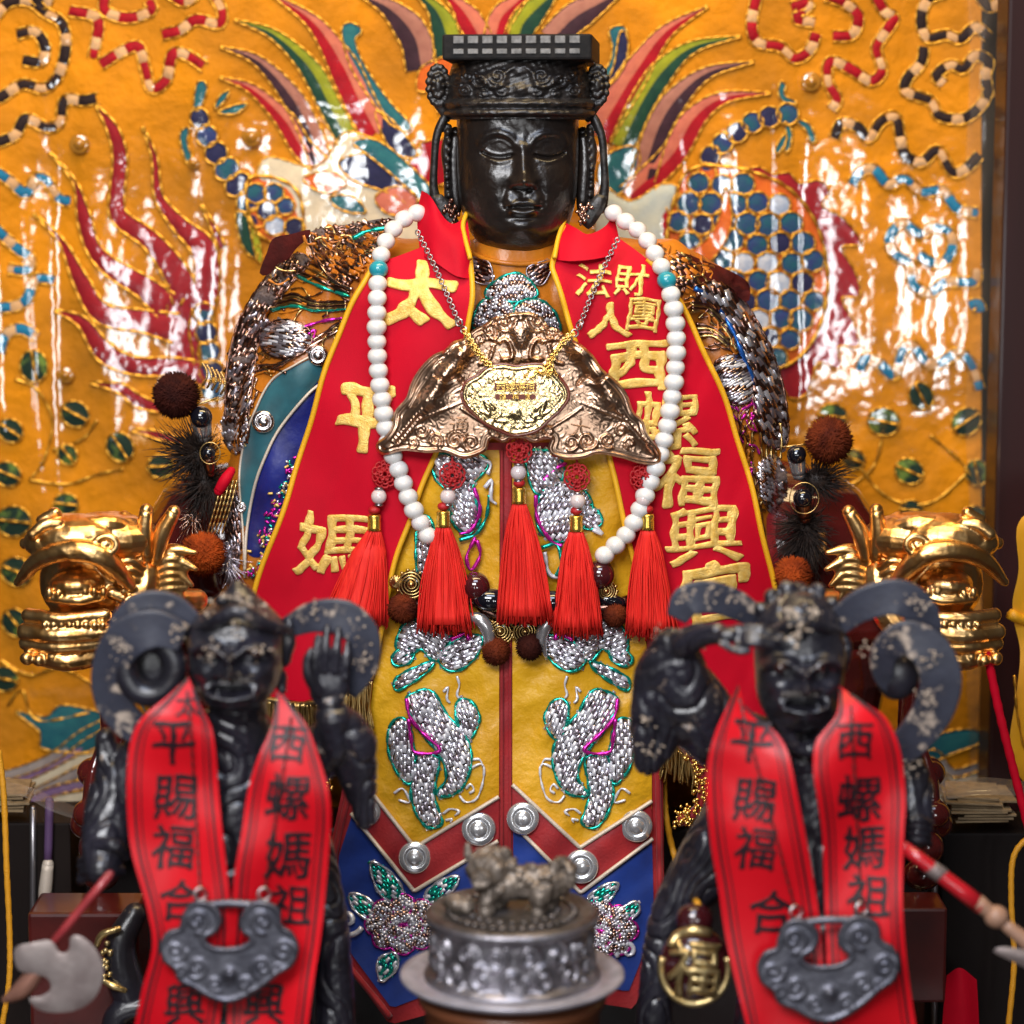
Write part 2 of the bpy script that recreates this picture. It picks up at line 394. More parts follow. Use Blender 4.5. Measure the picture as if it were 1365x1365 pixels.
# ================================================================== embroidered hanging behind the statue
BD = 420.0
MF = lambda n, c, c2=None, **k: mat(n, c, c2, film=True, **{**dict(rough=.62, vs=30, spec=.1, bump=.5, bs=420), **k})
m_satin = MF('hanging_satin', (.78, .27, .004), (.42, .155, .007), vs=16, bump=.8, bs=42, bdist=.007, mix=(.3, .72))
m_goldcord = mat('gold_cord', (.72, .36, .04), rough=.35, metal=.85)
m_fb = {k: MF('applique_'+k, a, b, vs=90) for k, (a, b) in dict(
    red=((.42, .008, .016), (.30, .006, .012)), pink=((.68, .19, .11), (.55, .14, .09)), brown=((.055, .022, .032), (.035, .016, .022)),
    rose=((.45, .19, .13), (.36, .14, .10)), green=((.018, .065, .035), (.012, .045, .03)), olive=((.36, .36, .02), (.26, .28, .02)),
    teal=((.03, .16, .17), (.02, .11, .14)), navy=((.028, .028, .08), (.02, .02, .055)), flame=((.34, .014, .02), (.25, .012, .018)), flesh=((.72, .42, .20), (.62, .33, .14)),
    cream=((.75, .62, .42), (.62, .52, .36)), scale=((.035, .05, .16), (.02, .10, .13)), silver=((.62, .62, .64), (.35, .42, .55)), blue=((.02, .20, .34), (.015, .15, .28)),
    black=((.03, .016, .014), (.022, .012, .012)), orange=((.75, .16, .02), (.62, .11, .015)), sage=((.62, .62, .50), (.50, .55, .52)), purple=((.20, .10, .24), (.30, .20, .28)), grey=((.38, .31, .27), (.30, .24, .22)), leaf=((.015, .035, .02), (.10, .16, .03))).items()}
hang = thing('embroidered_hanging', 'orange satin hanging embroidered with dragons, clouds and feathers under clear plastic, behind the statue', 'hanging', V(660, 1110, BD))
def bdsurf(x, y, h=0):
    x = np.asarray(x, float); y = np.asarray(y, float)
    return VN(x, y, BD+5*np.sin(x/61+y/300)+3.5*np.sin(x/27-y/170+1)+2.5*np.sin(y/45+x/90)-np.asarray(h, float))
mb = MB()
xs = np.linspace(-120, 1308, 150); ys = np.linspace(-160, 1120, 130)
X, Y = np.meshgrid(xs, ys); G = bdsurf(X.ravel(), Y.ravel(), 0); nx = len(xs)
mb.add(G, [(j*nx+i, (j+1)*nx+i, (j+1)*nx+i+1, j*nx+i+1) for j in range(len(ys)-1) for i in range(nx-1)])
G2 = bdsurf(X.ravel(), Y.ravel(), -6)
mb.add(G2, [(j*nx+i, j*nx+i+1, (j+1)*nx+i+1, (j+1)*nx+i) for j in range(len(ys)-1) for i in range(nx-1)])
mb.build('satin_cloth', m_satin, hang)

def feather(pts, w, ca, cb, name='feather'):
    """curved plume in two colours with gold cords along its edges"""
    p = spl(pts, 8); t = np.gradient(p, axis=0); t /= np.linalg.norm(t, axis=1)[:, None]; n = np.stack([-t[:, 1], t[:, 0]], -1)
    s = np.linspace(0, 1, len(p))[:, None]; wd = w*np.clip(np.minimum(1.0, .06+s*1.7), 0, 1)/2
    m1 = MB(); A = p+n*wd; B = p-n*wd
    puff(m1, np.concatenate([p, A[::-1]]), bdsurf, 2, 1.3, 8, 7, 0); puff(m1, np.concatenate([p, B[::-1]]), bdsurf, 2, 1.3, 8, 7, 1)
    f = m1.build(name, [m_fb[ca], m_fb[cb]], hang)
    m2 = MB(); cord(m2, A, bdsurf, 1.4, 3, .9, d=BD); cord(m2, B, bdsurf, 1.4, 3, .9, d=BD)
    e = m2.build('cord_edge', m_goldcord, f); ROOT[e.name] = ROOT[hang.name]
for pts, w, a, b in [
    ([(292, 103), (335, 118), (378, 158), (402, 196), (428, 222)], 28, 'red', 'pink'),
    ([(293, 62), (342, 80), (385, 124), (412, 172), (430, 224)], 30, 'brown', 'rose'),
    ([(312, 26), (365, 46), (412, 90), (440, 142), (464, 188)], 30, 'green', 'olive'),
    ([(362, -8), (418, 30), (455, 84), (478, 132), (502, 178)], 42, 'red', 'pink'),
    ([(478, -8), (520, 12), (552, 48), (562, 92)], 42, 'brown', 'rose'),
    ([(548, -16), (580, 12), (594, 44), (596, 78)], 36, 'green', 'olive'),
    ([(584, -18), (612, 8), (628, 30), (640, 52)], 34, 'red', 'pink'),
    ([(716, -22), (690, 2), (668, 24), (660, 52)], 32, 'pink', 'red'),
    ([(752, -22), (726, 2), (700, 28), (690, 52)], 38, 'olive', 'green'),
    ([(834, -14), (800, 4), (765, 24), (735, 54)], 40, 'rose', 'brown'),
    ([(944, 8), (888, 42), (850, 92), (820, 140), (796, 182)], 40, 'pink', 'red'),
    ([(988, 48), (925, 62), (886, 92), (856, 136), (828, 196)], 34, 'olive', 'green'),
    ([(1006, 82), (945, 96), (905, 128), (878, 170), (856, 238)], 34, 'rose', 'brown'),
    ([(1028, 124), (965, 130), (925, 158), (895, 208), (838, 262)], 34, 'pink', 'red'),
    ]: feather(pts, w, a, b)
def patch(name, outline, col, dome=1.5, lift=2, step=7, edge=True, n=6, raw=False):
    o = np.asarray(outline, float) if raw else spl(outline, n, True)
    m1 = MB(); puff(m1, o, bdsurf, lift, dome, 12, step); f = m1.build(name, m_fb[col], hang)
    if edge:
        m2 = MB(); cord(m2, o, bdsurf, 1.4, lift+1, .9, d=BD, closed=True); e = m2.build('cord_edge', m_goldcord, f); ROOT[e.name] = ROOT[hang.name]
    return f
# hooked teal plumes beside the crown
patch('hooked_plume', [(455, 44), (462, 30), (478, 34), (482, 44), (474, 52), (482, 78), (500, 108), (524, 140), (548, 166), (540, 176), (515, 160), (488, 124), (466, 86)], 'teal')
patch('hooked_plume', [(500, 150), (520, 158), (545, 186), (556, 206), (540, 210), (518, 196)], 'navy')
patch('hooked_plume', [(812, 40), (830, 34), (838, 50), (834, 78), (818, 104), (798, 118), (796, 104), (812, 84), (816, 62)], 'teal')
patch('hooked_plume', [(826, 44), (836, 48), (836, 78), (820, 106), (806, 114), (818, 88)], 'navy', lift=4)
patch('flame', [(545, 218), (562, 204), (560, 192), (580, 186), (600, 190), (600, 240), (560, 246)], 'red')
patch('phoenix_wing', [(560, 92), (585, 78), (612, 76), (606, 130), (585, 150), (575, 125), (556, 120)], 'orange')
patch('phoenix_wing', [(350, 212), (420, 222), (455, 180), (480, 178), (520, 200), (568, 250), (600, 300), (560, 330), (460, 335), (400, 320), (345, 300)], 'cream', dome=3, step=9)
patch('phoenix_wing', [(452, 214), (500, 205), (545, 232), (575, 268), (560, 282), (520, 258), (470, 240)], 'navy', lift=6)
patch('phoenix_wing', [(470, 190), (500, 186), (540, 214), (590, 268), (575, 280), (540, 248), (500, 214)], 'teal', lift=8)
patch('phoenix_wing', [(500, 262), (530, 248), (556, 262), (548, 286), (515, 284)], 'pink', lift=7)
patch('phoenix_wing', [(440, 262), (470, 262), (488, 282), (470, 284), (448, 276)], 'teal', lift=7)
patch('phoenix_wing', [(405, 236), (440, 228), (462, 244), (440, 258), (415, 250)], 'orange', lift=7)
patch('phoenix_wing', [(800, 216), (830, 196), (852, 200), (848, 232), (820, 262), (800, 252)], 'teal')
patch('phoenix_wing', [(800, 250), (840, 268), (880, 246), (905, 252), (890, 290), (880, 330), (800, 330)], 'sage', dome=6)
patch('phoenix_wing', [(866, 300), (880, 272), (892, 290), (880, 330)], 'red', lift=5)
# dragon body on the right, its mane and segmented tail
body_r = [(905, 246), (930, 222), (965, 222), (1000, 228), (1050, 250), (1085, 292), (1102, 350), (1100, 410), (1078, 462), (1040, 490), (990, 480), (930, 400), (890, 330)]
def scaled(name, outline, size, cols, lift=3):
    """appliqued hide: overlapping round scales, each edged with cord, as one pattern"""
    o = spl(outline, 8, True); m1 = MB(); puff(m1, o, bdsurf, lift, 3, 25, 9, 0)
    lo, hi = o.min(0), o.max(0); m2 = MB(); j = 0; y = lo[1]
    a = np.linspace(0, 2*math.pi, 13)[:-1]
    while y < hi[1]:
        for x in np.arange(lo[0]+(size/2 if j % 2 else 0), hi[0], size):
            c = np.array([x+rng.normal(0, 1.5), y+rng.normal(0, 1.5)])
            if inside(o, c[None])[0] and pdist(o, c[None])[0] > size*.32:
                q = c+np.stack([np.cos(a), np.sin(a)*.95], -1)*size*.53*rng.uniform(.9, 1.06)
                puff(m1, q, bdsurf, lift+4, 2, size*.4, size*.3, 1+int(rng.choice(len(cols)-1, p=[.64, .2, .16][:len(cols)-1] if len(cols) == 4 else None)))
                cord(m2, q, bdsurf, 1.5, lift+5.5, .9, d=BD, closed=True, seg=5)
        y += size*.86; j += 1
    cord(m2, o, bdsurf, 2.6, lift+3, .9, d=BD, closed=True)
    f = m1.build(name, [m_fb[c] for c in cols], hang); e = m2.build('cord_edge', m_goldcord, f); ROOT[e.name] = ROOT[hang.name]
patch('dragon_mane', [(980, 232), (1010, 222), (1030, 232), (1052, 230), (1066, 244), (1092, 240), (1106, 256), (1096, 274), (1126, 292), (1148, 324), (1122, 330), (1140, 362), (1146, 394), (1122, 398), (1138, 430), (1144, 462), (1118, 462), (1120, 492), (1090, 484), (1076, 524), (1050, 528), (1040, 480), (1090, 400), (1080, 300), (1030, 246)], 'flame', lift=1)
scaled('dragon_body', body_r, 30, ['orange', 'scale', 'navy', 'silver'])
patch('belly_stripe', [(968, 250), (975, 300), (950, 345), (920, 352), (905, 345), (940, 320), (958, 290)], 'orange', lift=11)
def segments(pts, w, cols, name='dragon_tail'):
    p = spl(pts, 8); L = resample(p, 24); m1 = MB(); m2 = MB()
    wd = np.linspace(w[0], w[1], len(L)); t = np.gradient(L, axis=0); t /= np.linalg.norm(t, axis=1)[:, None]
    a = np.linspace(0, 2*math.pi, 15)[:-1]
    for i in range(len(L)):
        n = np.array([-t[i][1], t[i][0]]); q = L[i]+np.outer(np.cos(a), t[i])*15+np.outer(np.sin(a), n)*wd[i]/2
        puff(m1, q, bdsurf, 3+(i % 2)*2, 2.2, 12, 7, i % 2); cord(m2, q, bdsurf, 1.7, 5, .9, d=BD, closed=True, seg=5)
    f = m1.build(name, [m_fb[c] for c in cols], hang); e = m2.build('cord_edge', m_goldcord, f); ROOT[e.name] = ROOT[hang.name]
segments([(942, 232), (948, 206), (975, 182), (1010, 160), (1050, 152)], (26, 30), ['scale', 'navy'])
segments([(266, 158), (280, 190), (300, 222), (325, 256), (350, 285)], (26, 44), ['navy', 'scale'])
scaled('dragon_body', [(330, 240), (370, 238), (400, 262), (400, 320), (360, 322), (335, 295)], 26, ['orange', 'scale', 'navy', 'silver'])
segments([(272, 418), (276, 450), (280, 480), (284, 520)], (28, 34), ['scale', 'navy'])
patch('feather', [(314, 284), (332, 292), (344, 330), (340, 345), (322, 326)], 'green')
patch('feather', [(332, 292), (344, 310), (350, 345), (342, 345)], 'olive', lift=4)
for q in ([(262, 112), (272, 108), (276, 120), (266, 146), (258, 142)], [(286, 146), (292, 128), (306, 120), (300, 134)], [(290, 150), (312, 140), (330, 138), (314, 152)], [(240, 176), (252, 170), (250, 190), (258, 216), (250, 218), (242, 198)],
          [(1040, 108), (1048, 114), (1046, 126), (1062, 136), (1052, 140), (1038, 128)], [(1046, 162), (1056, 176), (1052, 200), (1046, 200), (1048, 182)], [(1060, 160), (1078, 164), (1088, 186), (1080, 190), (1074, 174)], [(1046, 178), (1034, 196), (1036, 206), (1048, 190)]):
    patch('claw', q, 'teal', dome=2)
# red flames on the left
def lick(pts, w, name='flame'):
    p = spl(pts, 8); o = strip(p, w); m1 = MB(); puff(m1, o, bdsurf, 2, 4, 9, 7); f = m1.build(name, m_fb['flame'], hang)
    m2 = MB(); h = len(o)//2
    cord(m2, o[:h], bdsurf, 1.9, 3, .9, d=BD, step=2.6); cord(m2, o[h:], bdsurf, 1.9, 3, .9, d=BD, step=2.6)
    e = m2.build('cord_edge', m_goldcord, f); ROOT[e.name] = ROOT[hang.name]
lick([(128, 140), (150, 172), (160, 210), (156, 260), (160, 290), (200, 320), (232, 360), (250, 400)], [2, 16, 20, 20, 24, 26, 34, 40])
lick([(190, 168), (206, 210), (212, 262), (240, 300), (270, 330), (276, 375), (262, 415)], [2, 8, 12, 22, 34, 34, 46])
lick([(66, 202), (100, 244), (112, 290), (124, 330), (150, 358), (190, 382), (225, 410)], [2, 5, 20, 20, 26, 30, 40])
lick([(44, 284), (82, 322), (108, 375), (136, 418), (190, 428), (235, 438)], [2, 8, 22, 28, 30, 40])
lick([(72, 413), (110, 430), (140, 470), (180, 488), (235, 490), (290, 505)], [2, 16, 28, 24, 26, 34])
lick([(268, 272), (284, 302), (296, 330)], [2, 7, 10])
lick([(120, 510), (160, 518), (185, 535), (215, 545)], [2, 14, 18, 12]); lick([(175, 573), (210, 580), (240, 590)], [3, 12, 8])
patch('flame', [(226, 380), (262, 378), (284, 390), (284, 420), (272, 430), (258, 500), (230, 500), (224, 430)], 'flame')
lick([(262, 412), (258, 440), (262, 470), (268, 510)], [10, 12, 10, 14], 'flame')
# clouds drawn with banded cord
def cloud(pts, col, w=13, n=8):
    p = resample(spl(pts, n), 4.0); L = len(p)*4.0; m1 = MB(); m2 = MB(); i = 0; k = 0
    while i < len(p)-2:
        ln = 6 if k % 2 == 0 else 4; seg = p[i:min(i+ln+1, len(p))]
        if len(seg) > 2: puff(m1, strip(seg, w*(.9+.2*math.sin(k))), bdsurf, 1.5, 3, 6, 5, k % 2)
        i += ln; k += 1
    o = strip(p, w+2); h = len(o)//2
    f = m1.build('cloud_trim', [m_fb[col], m_fb['flesh']], hang)
    cord(m2, o[:h], bdsurf, 1.2, 2, .9, d=BD, seg=5); cord(m2, o[h:], bdsurf, 1.2, 2, .9, d=BD, seg=5)
    e = m2.build('cord_edge', m_goldcord, f); ROOT[e.name] = ROOT[hang.name]
for pts, c in [
    ([(-20, 40), (10, 4), (40, 2), (62, 18), (82, 30), (88, 60), (78, 100), (58, 118), (30, 112), (0, 130), (-20, 130)], 'black'),
    ([(30, 80), (55, 82), (60, 62), (46, 42), (22, 46)], 'black'),
    ([(-10, 192), (20, 180), (34, 158), (62, 170), (80, 162), (86, 134), (112, 134), (132, 130)], 'black'),
    ([(40, -8), (60, 5), (66, -12)], 'black'),
    ([(92, 14), (130, 26), (124, 78)], 'red'), ([(134, 86), (160, 70), (184, 62), (194, 92), (202, 118), (222, 106), (230, 72), (250, 74), (274, 90)], 'red'),
    ([(140, -5), (140, 14), (170, 24), (202, 14), (198, 0)], 'red'), ([(216, 46), (240, 40), (262, 26), (292, 32), (296, 14), (284, -8)], 'red'), ([(225, -10), (245, 2), (262, -8)], 'red'),
    ([(-10, 226), (12, 240), (34, 258), (48, 238), (62, 240), (78, 264), (94, 268)], 'blue'),
    ([(-10, 300), (6, 316), (24, 332), (40, 344), (36, 360), (10, 358)], 'blue'), ([(-10, 410), (20, 408), (36, 398), (48, 372), (76, 374)], 'blue'), ([(0, 470), (8, 446), (28, 438), (50, 450)], 'blue'),
    ([(1010, -10), (1002, 30), (1010, 56), (1040, 62), (1060, 78), (1080, 66), (1088, 44)], 'red'), ([(1055, 10), (1080, 4), (1062, 24), (1086, 30)], 'red'), ([(1110, 48), (1136, 46), (1144, 22), (1126, 4), (1100, -6)], 'red'),
    ([(1166, -8), (1180, 16), (1192, 24), (1174, 52), (1168, 66), (1176, 94), (1160, 108), (1134, 92), (1106, 82), (1104, 110), (1116, 132), (1108, 146)], 'red'),
    ([(1258, -10), (1236, 0), (1228, 26), (1236, 50), (1262, 46), (1280, 52), (1300, 36), (1318, 50)], 'black'),
    ([(1318, 130), (1314, 100), (1318, 82), (1300, 74), (1284, 92), (1268, 86), (1248, 100), (1258, 112)], 'black'), ([(1232, 62), (1228, 84), (1210, 104), (1208, 122), (1240, 134), (1252, 154), (1284, 158), (1308, 140), (1318, 120)], 'black'),
    ([(1112, 184), (1122, 164), (1144, 170), (1158, 184), (1174, 162), (1194, 156), (1200, 182), (1206, 206), (1228, 216), (1250, 200), (1268, 228), (1286, 226), (1306, 206)], 'black'), ([(1306, -6), (1320, 10), (1340, -4)], 'black'),
    ([(1136, 246), (1148, 228), (1166, 226), (1184, 246), (1206, 238), (1228, 256), (1256, 254), (1276, 278), (1304, 284)], 'blue'),
    ([(1224, 340), (1250, 352), (1268, 336), (1266, 310), (1244, 304), (1226, 312), (1204, 298), (1186, 316), (1192, 338), (1212, 352), (1218, 380), (1240, 390), (1262, 376), (1298, 376), (1302, 358)], 'blue'),
    ([(1146, 494), (1154, 478), (1172, 484), (1192, 500), (1202, 470), (1216, 460), (1232, 480), (1250, 486), (1278, 470), (1296, 488), (1306, 520)], 'blue'),
    ([(1292, 408), (1304, 404), (1308, 416)], 'blue'),
    ]: cloud(pts, c)
# leaves and vines below
for q in ([(20, 505), (50, 520), (70, 560), (60, 610), (40, 640)], [(70, 600), (110, 585), (130, 560)], [(40, 640), (90, 645), (130, 632), (165, 625)], [(10, 760), (60, 730), (90, 700)], [(1130, 600), (1180, 660), (1240, 670), (1300, 620)], [(1240, 580), (1285, 620), (1300, 650)], [(1180, 560), (1165, 620), (1130, 650)],
          [(0, 880), (40, 900), (80, 890), (130, 915)], [(10, 940), (30, 920), (50, 960), (120, 950)]):
    mv = MB(); cord(mv, spl(q, 8), bdsurf, 2.2, 2, .6, d=BD, step=3); mv.build('vine_cord', m_goldcord, hang)
def leaf(x, y, r, a=0.0):
    m1 = MB(); t = np.linspace(0, 2*math.pi, 17)[:-1]; c, s = math.cos(a), math.sin(a)
    q = np.stack([x+r*np.cos(t)*c-.86*r*np.sin(t)*s, y+r*np.cos(t)*s+.86*r*np.sin(t)*c], -1); puff(m1, q, bdsurf, 3, 2.5, r, 7)
    f = m1.build('leaf', m_leaf, hang)
    m2 = MB(); cord(m2, q, bdsurf, 1.5, 4, .9, d=BD, closed=True, seg=5); cord(m2, np.array([(x-r*c*.9, y-r*s*.9), (x+r*c*.9, y+r*s*.9)]), bdsurf, 1.8, 10, .9, d=BD, seg=5)
    e = m2.build('cord_edge', m_goldcord, f); ROOT[e.name] = ROOT[hang.name]
m_leaf = MF('leaf_satin', (.014, .032, .02), (.16, .24, .04), vs=70, mix=(.52, .66))
for x, y, r, a in [(45, 488, 22, 1.4), (100, 552, 20, .5), (14, 574, 18, .6), (160, 596, 21, 1), (90, 606, 15, .9), (10, 632, 19, .4), (88, 672, 17, .1), (18, 695, 24, .1), (214, 622, 18, 0), (22, 762, 22, .4), (20, 830, 20, .9),
                   (1110, 555, 20, .1), (1178, 562, 22, .2), (1228, 528, 19, 1.1), (1288, 562, 21, -.6), (1138, 612, 16, .4), (1212, 628, 20, .4), (1302, 630, 18, 1.4), (1215, 680, 16, .1), (1300, 690, 18, .3), (5, 905, 20, .2)]: leaf(x, y, r, a)
# sea at the foot of the hanging
patch('wave', [(20, 948), (60, 955), (80, 940), (118, 945), (160, 960), (160, 1000), (62, 1000), (52, 975)], 'teal')
patch('wave', [(1240, 985), (1262, 975), (1300, 972), (1306, 990), (1270, 1005), (1230, 1020)], 'teal')
for i in range(6):
    c = ['grey', 'purple', 'cream'][i % 3]
    patch('wave', strip(spl([(150-4*i, 960+20*i), (110-3*i, 980+17*i), (70-2*i, 1010+12*i), (20, 1030+12*i), (-20, 1036+12*i)], 6), 13), c, raw=True, edge=(i % 2 == 0))
    patch('wave', strip(spl([(1215, 1020+12*i), (1245, 1005+14*i), (1270, 1030+10*i), (1310, 1020+14*i)], 6), 12), ['grey', 'cream', 'grey'][i % 3], raw=True, edge=(i % 2 == 0))
# clear studs that hold the plastic
m_stud = mat('clear_stud', (.40, .17, .02), rough=.08, coat=1, crough=.02, spec=.8)
for x, y, r in [(335, 183, 13), (106, 192, 13), (1081, 109, 13), (88, 500, 11), (258, 218, 8), (300, 900, 9)]:
    m1 = MB(); c = bdsurf(np.array([x]), np.array([y]), 6)[0]; k = K(BD); lathe(m1, c, [(r*k, 0), (r*k, 2*k), (r*.8*k, 4*k), (r*.62*k, 3*k), (r*.55*k, 5*k), (r*.3*k, 8*k), (1e-6, 9*k)], 20, (0, -1, 0)); m1.build('stud', m_stud, hang)
# rolled clear edge of the plastic on the right
m_film = bpy.data.materials.new('clear_plastic'); m_film.use_nodes = True; nt = m_film.node_tree
b = nt.nodes['Principled BSDF']; b.inputs['Base Color'].default_value = (.60, .50, .40, 1); b.inputs['Roughness'].default_value = .12; b.inputs['Alpha'].default_value = .09; b.inputs['Specular IOR Level'].default_value = 1.0; b.inputs['Coat Weight'].default_value = 1
m1 = MB()
ys = np.linspace(-160, 1120, 60); us = np.linspace(0, 1, 12); P = []
for y in ys:
    for u in us:
        P.append((1290+u*(52-30*max(0, (y-100)/1000))+3*math.sin(y/50+u*4), y, BD-8-14*math.sin(u*math.pi)-5*math.sin(y/37+u*3)))
P = np.array(P); n = len(us); m1.add(VN(P[:, 0], P[:, 1], P[:, 2]), [(j*n+i, (j+1)*n+i, (j+1)*n+i+1, j*n+i+1) for j in range(len(ys)-1) for i in range(n-1)])
m1.build('plastic_edge', m_film, hang)
m1 = MB(); q = np.array([(1338-24*max(0, (y-100)/1000), y, BD-10) for y in ys]); tube_w(m1, VN(q[:, 0], q[:, 1], q[:, 2]), 1.6*K(BD), 6); m1.build('plastic_hem', mat('plastic_hem', (.6, .52, .44), rough=.2, coat=1), hang)
# ================================================================== the seated black statue
m_lacq = mat('black_lacquer', (.011, .008, .007), (.022, .014, .010), rough=.30, vs=45, bump=.55, bs=260, coat=.35, crough=.22, spec=.55, bdist=.0012)
m_lacq2 = mat('worn_black_lacquer', (.014, .011, .010), (.05, .04, .035), rough=.38, vs=130, mix=(.5, .75), bump=.5, bs=420, spec=.6)
m_tile = mat('grey_tile', (.20, .19, .185), (.09, .085, .08), rough=.5, vs=300)
m_osatin = mat('orange_satin', (.62, .20, .012), (.48, .135, .012), rough=.36, vs=25, bump=.5, bs=45, bdist=.005)
m_maroon = mat('maroon_satin', (.08, .010, .008), (.04, .008, .007), rough=.7, vs=60, bump=.6, bs=90, spec=.06, bdist=.003)
m_ysatin = mat('yellow_satin', (.80, .42, .015), (.66, .32, .012), rough=.40, vs=22, bump=.6, bs=48, bdist=.007, spec=.35)
m_red = mat('red_cloth', (.60, .003, .020), (.50, .003, .016), rough=.62, vs=18, bump=.22, bs=1500, spec=.12, bdist=.0005)
m_redband = mat('red_velvet', (.40, .008, .012), (.30, .006, .010), rough=.6, vs=60, bump=.3, bs=500, sheen=.3)
m_blue = mat('blue_velvet', (.008, .045, .30), (.006, .030, .20), rough=.55, vs=40, bump=.3, bs=160, sheen=.3)
m_royal = mat('royal_satin', (.012, .020, .20), (.010, .012, .10), rough=.4, vs=40, bump=.4, bs=60, bdist=.003)
m_tealv = mat('teal_velvet', (.012, .12, .15), (.008, .07, .09), rough=.5, vs=50, bump=.3, bs=70, sheen=.5, bdist=.002)
m_pipe = mat('yellow_piping', (.88, .44, .012), rough=.5, bump=.3, bs=900)
m_cream = mat('cream_cord', (.72, .60, .48), rough=.45, metal=.2, bump=.4, bs=900)
m_gthread = mat('gold_thread', (1.0, .68, .20), (.85, .50, .09), rough=.42, metal=.35, vs=250, bump=.7, bs=1100, bdist=.0008)
m_sil = mat('silver_bullion', (.92, .90, .96), rough=.24, metal=.8)
m_sil2 = mat('dark_silver_bullion', (.58, .52, .58), rough=.28, metal=.85)
m_pad = mat('bullion_padding', (.10, .065, .055), (.20, .15, .14), rough=.75, vs=700, spec=.1)  # dark copper colour stands in for shadow in the gaps between threads
m_sil3 = mat('white_bullion', (.86, .84, .88), rough=.3, metal=.35)
m_cop = mat('copper_bullion', (.55, .36, .28), rough=.24, metal=1.0)
m_cop2 = mat('dark_copper_bullion', (.24, .13, .10), rough=.28, metal=1.0)
m_teal = mat('teal_foil', (.02, .48, .36), rough=.22, metal=.75)
m_mag = mat('magenta_foil', (.72, .03, .42), rough=.25, metal=.7)
m_bfoil = mat('blue_foil', (.03, .16, .60), rough=.25, metal=.7)
m_gold = mat('gold_metal', (.98, .66, .20), rough=.18, metal=1.0)
m_bronze = mat('old_gold_wire', (.62, .42, .16), rough=.3, metal=1.0)
BUL = [m_sil, m_sil2, m_sil3]
statue = thing('deity_statue', 'large black-faced seated statue in orange and yellow embroidered robes with a flat-topped crown', 'statue', V(690, 1330, 90))

# ---- head: rings about a vertical axis with the face modelled on the front
def interp(y, ys, vs):
    return np.interp(y, ys, vs)
def smoothstep(x, a, b):
    t = np.clip((x-a)/(b-a), 0, 1); return t*t*(3-2*t)
def gauss(x, y, cx, cy, rx, ry): return np.exp(-((x-cx)/rx)**2-((y-cy)/ry)**2)
def ridge(q, pts, w, n=6):
    return np.exp(-(pdist(spl(pts, n), q, False)/w)**2)
def head_mesh(cx, d, ys, wid, dep, back, feat, nt=240, nr=240, power=.88, y0=240):
    yy = np.linspace(ys[0], ys[-1], nr)
    def sm(vals):
        c = np.array([(y, v) for y, v in zip(ys, vals)], float); f = spl(c, 12); return np.interp(yy, f[:, 0], f[:, 1])
    w = np.maximum(sm(wid), .3); de = np.maximum(sm(dep), .3); bk = np.maximum(sm(back), .3)
    th = np.linspace(-math.pi, math.pi, nt+1)[:-1]; TH, YY = np.meshgrid(th, yy); Wd = w[:, None]; De = de[:, None]; Bk = bk[:, None]
    s, c = np.sin(TH), np.cos(TH); sx = np.sign(s)*np.abs(s)**power; cz = np.sign(c)*np.abs(c)**power
    X = cx+Wd*sx; DD = np.where(c > 0, De, Bk)*cz
    h = feat(X.ravel(), YY.ravel()).reshape(X.shape)*smoothstep(c, .12, .55)
    dd = d-DD-h
    k = K(d); base = np.array(V(cx, y0, d))
    P = np.stack([X.ravel()-cx, dd.ravel()-d, -(YY.ravel()-y0)], -1)*k
    P[:, 0] += 0
    P = P+base
    f = []
    for j in range(nr-1):
        for i in range(nt): i2 = (i+1) % nt; f.append((j*nt+i, (j+1)*nt+i, (j+1)*nt+i2, j*nt+i2))
    f.append(tuple(range(nt))); f.append(tuple(reversed(range((nr-1)*nt, nr*nt))))
    return P, f
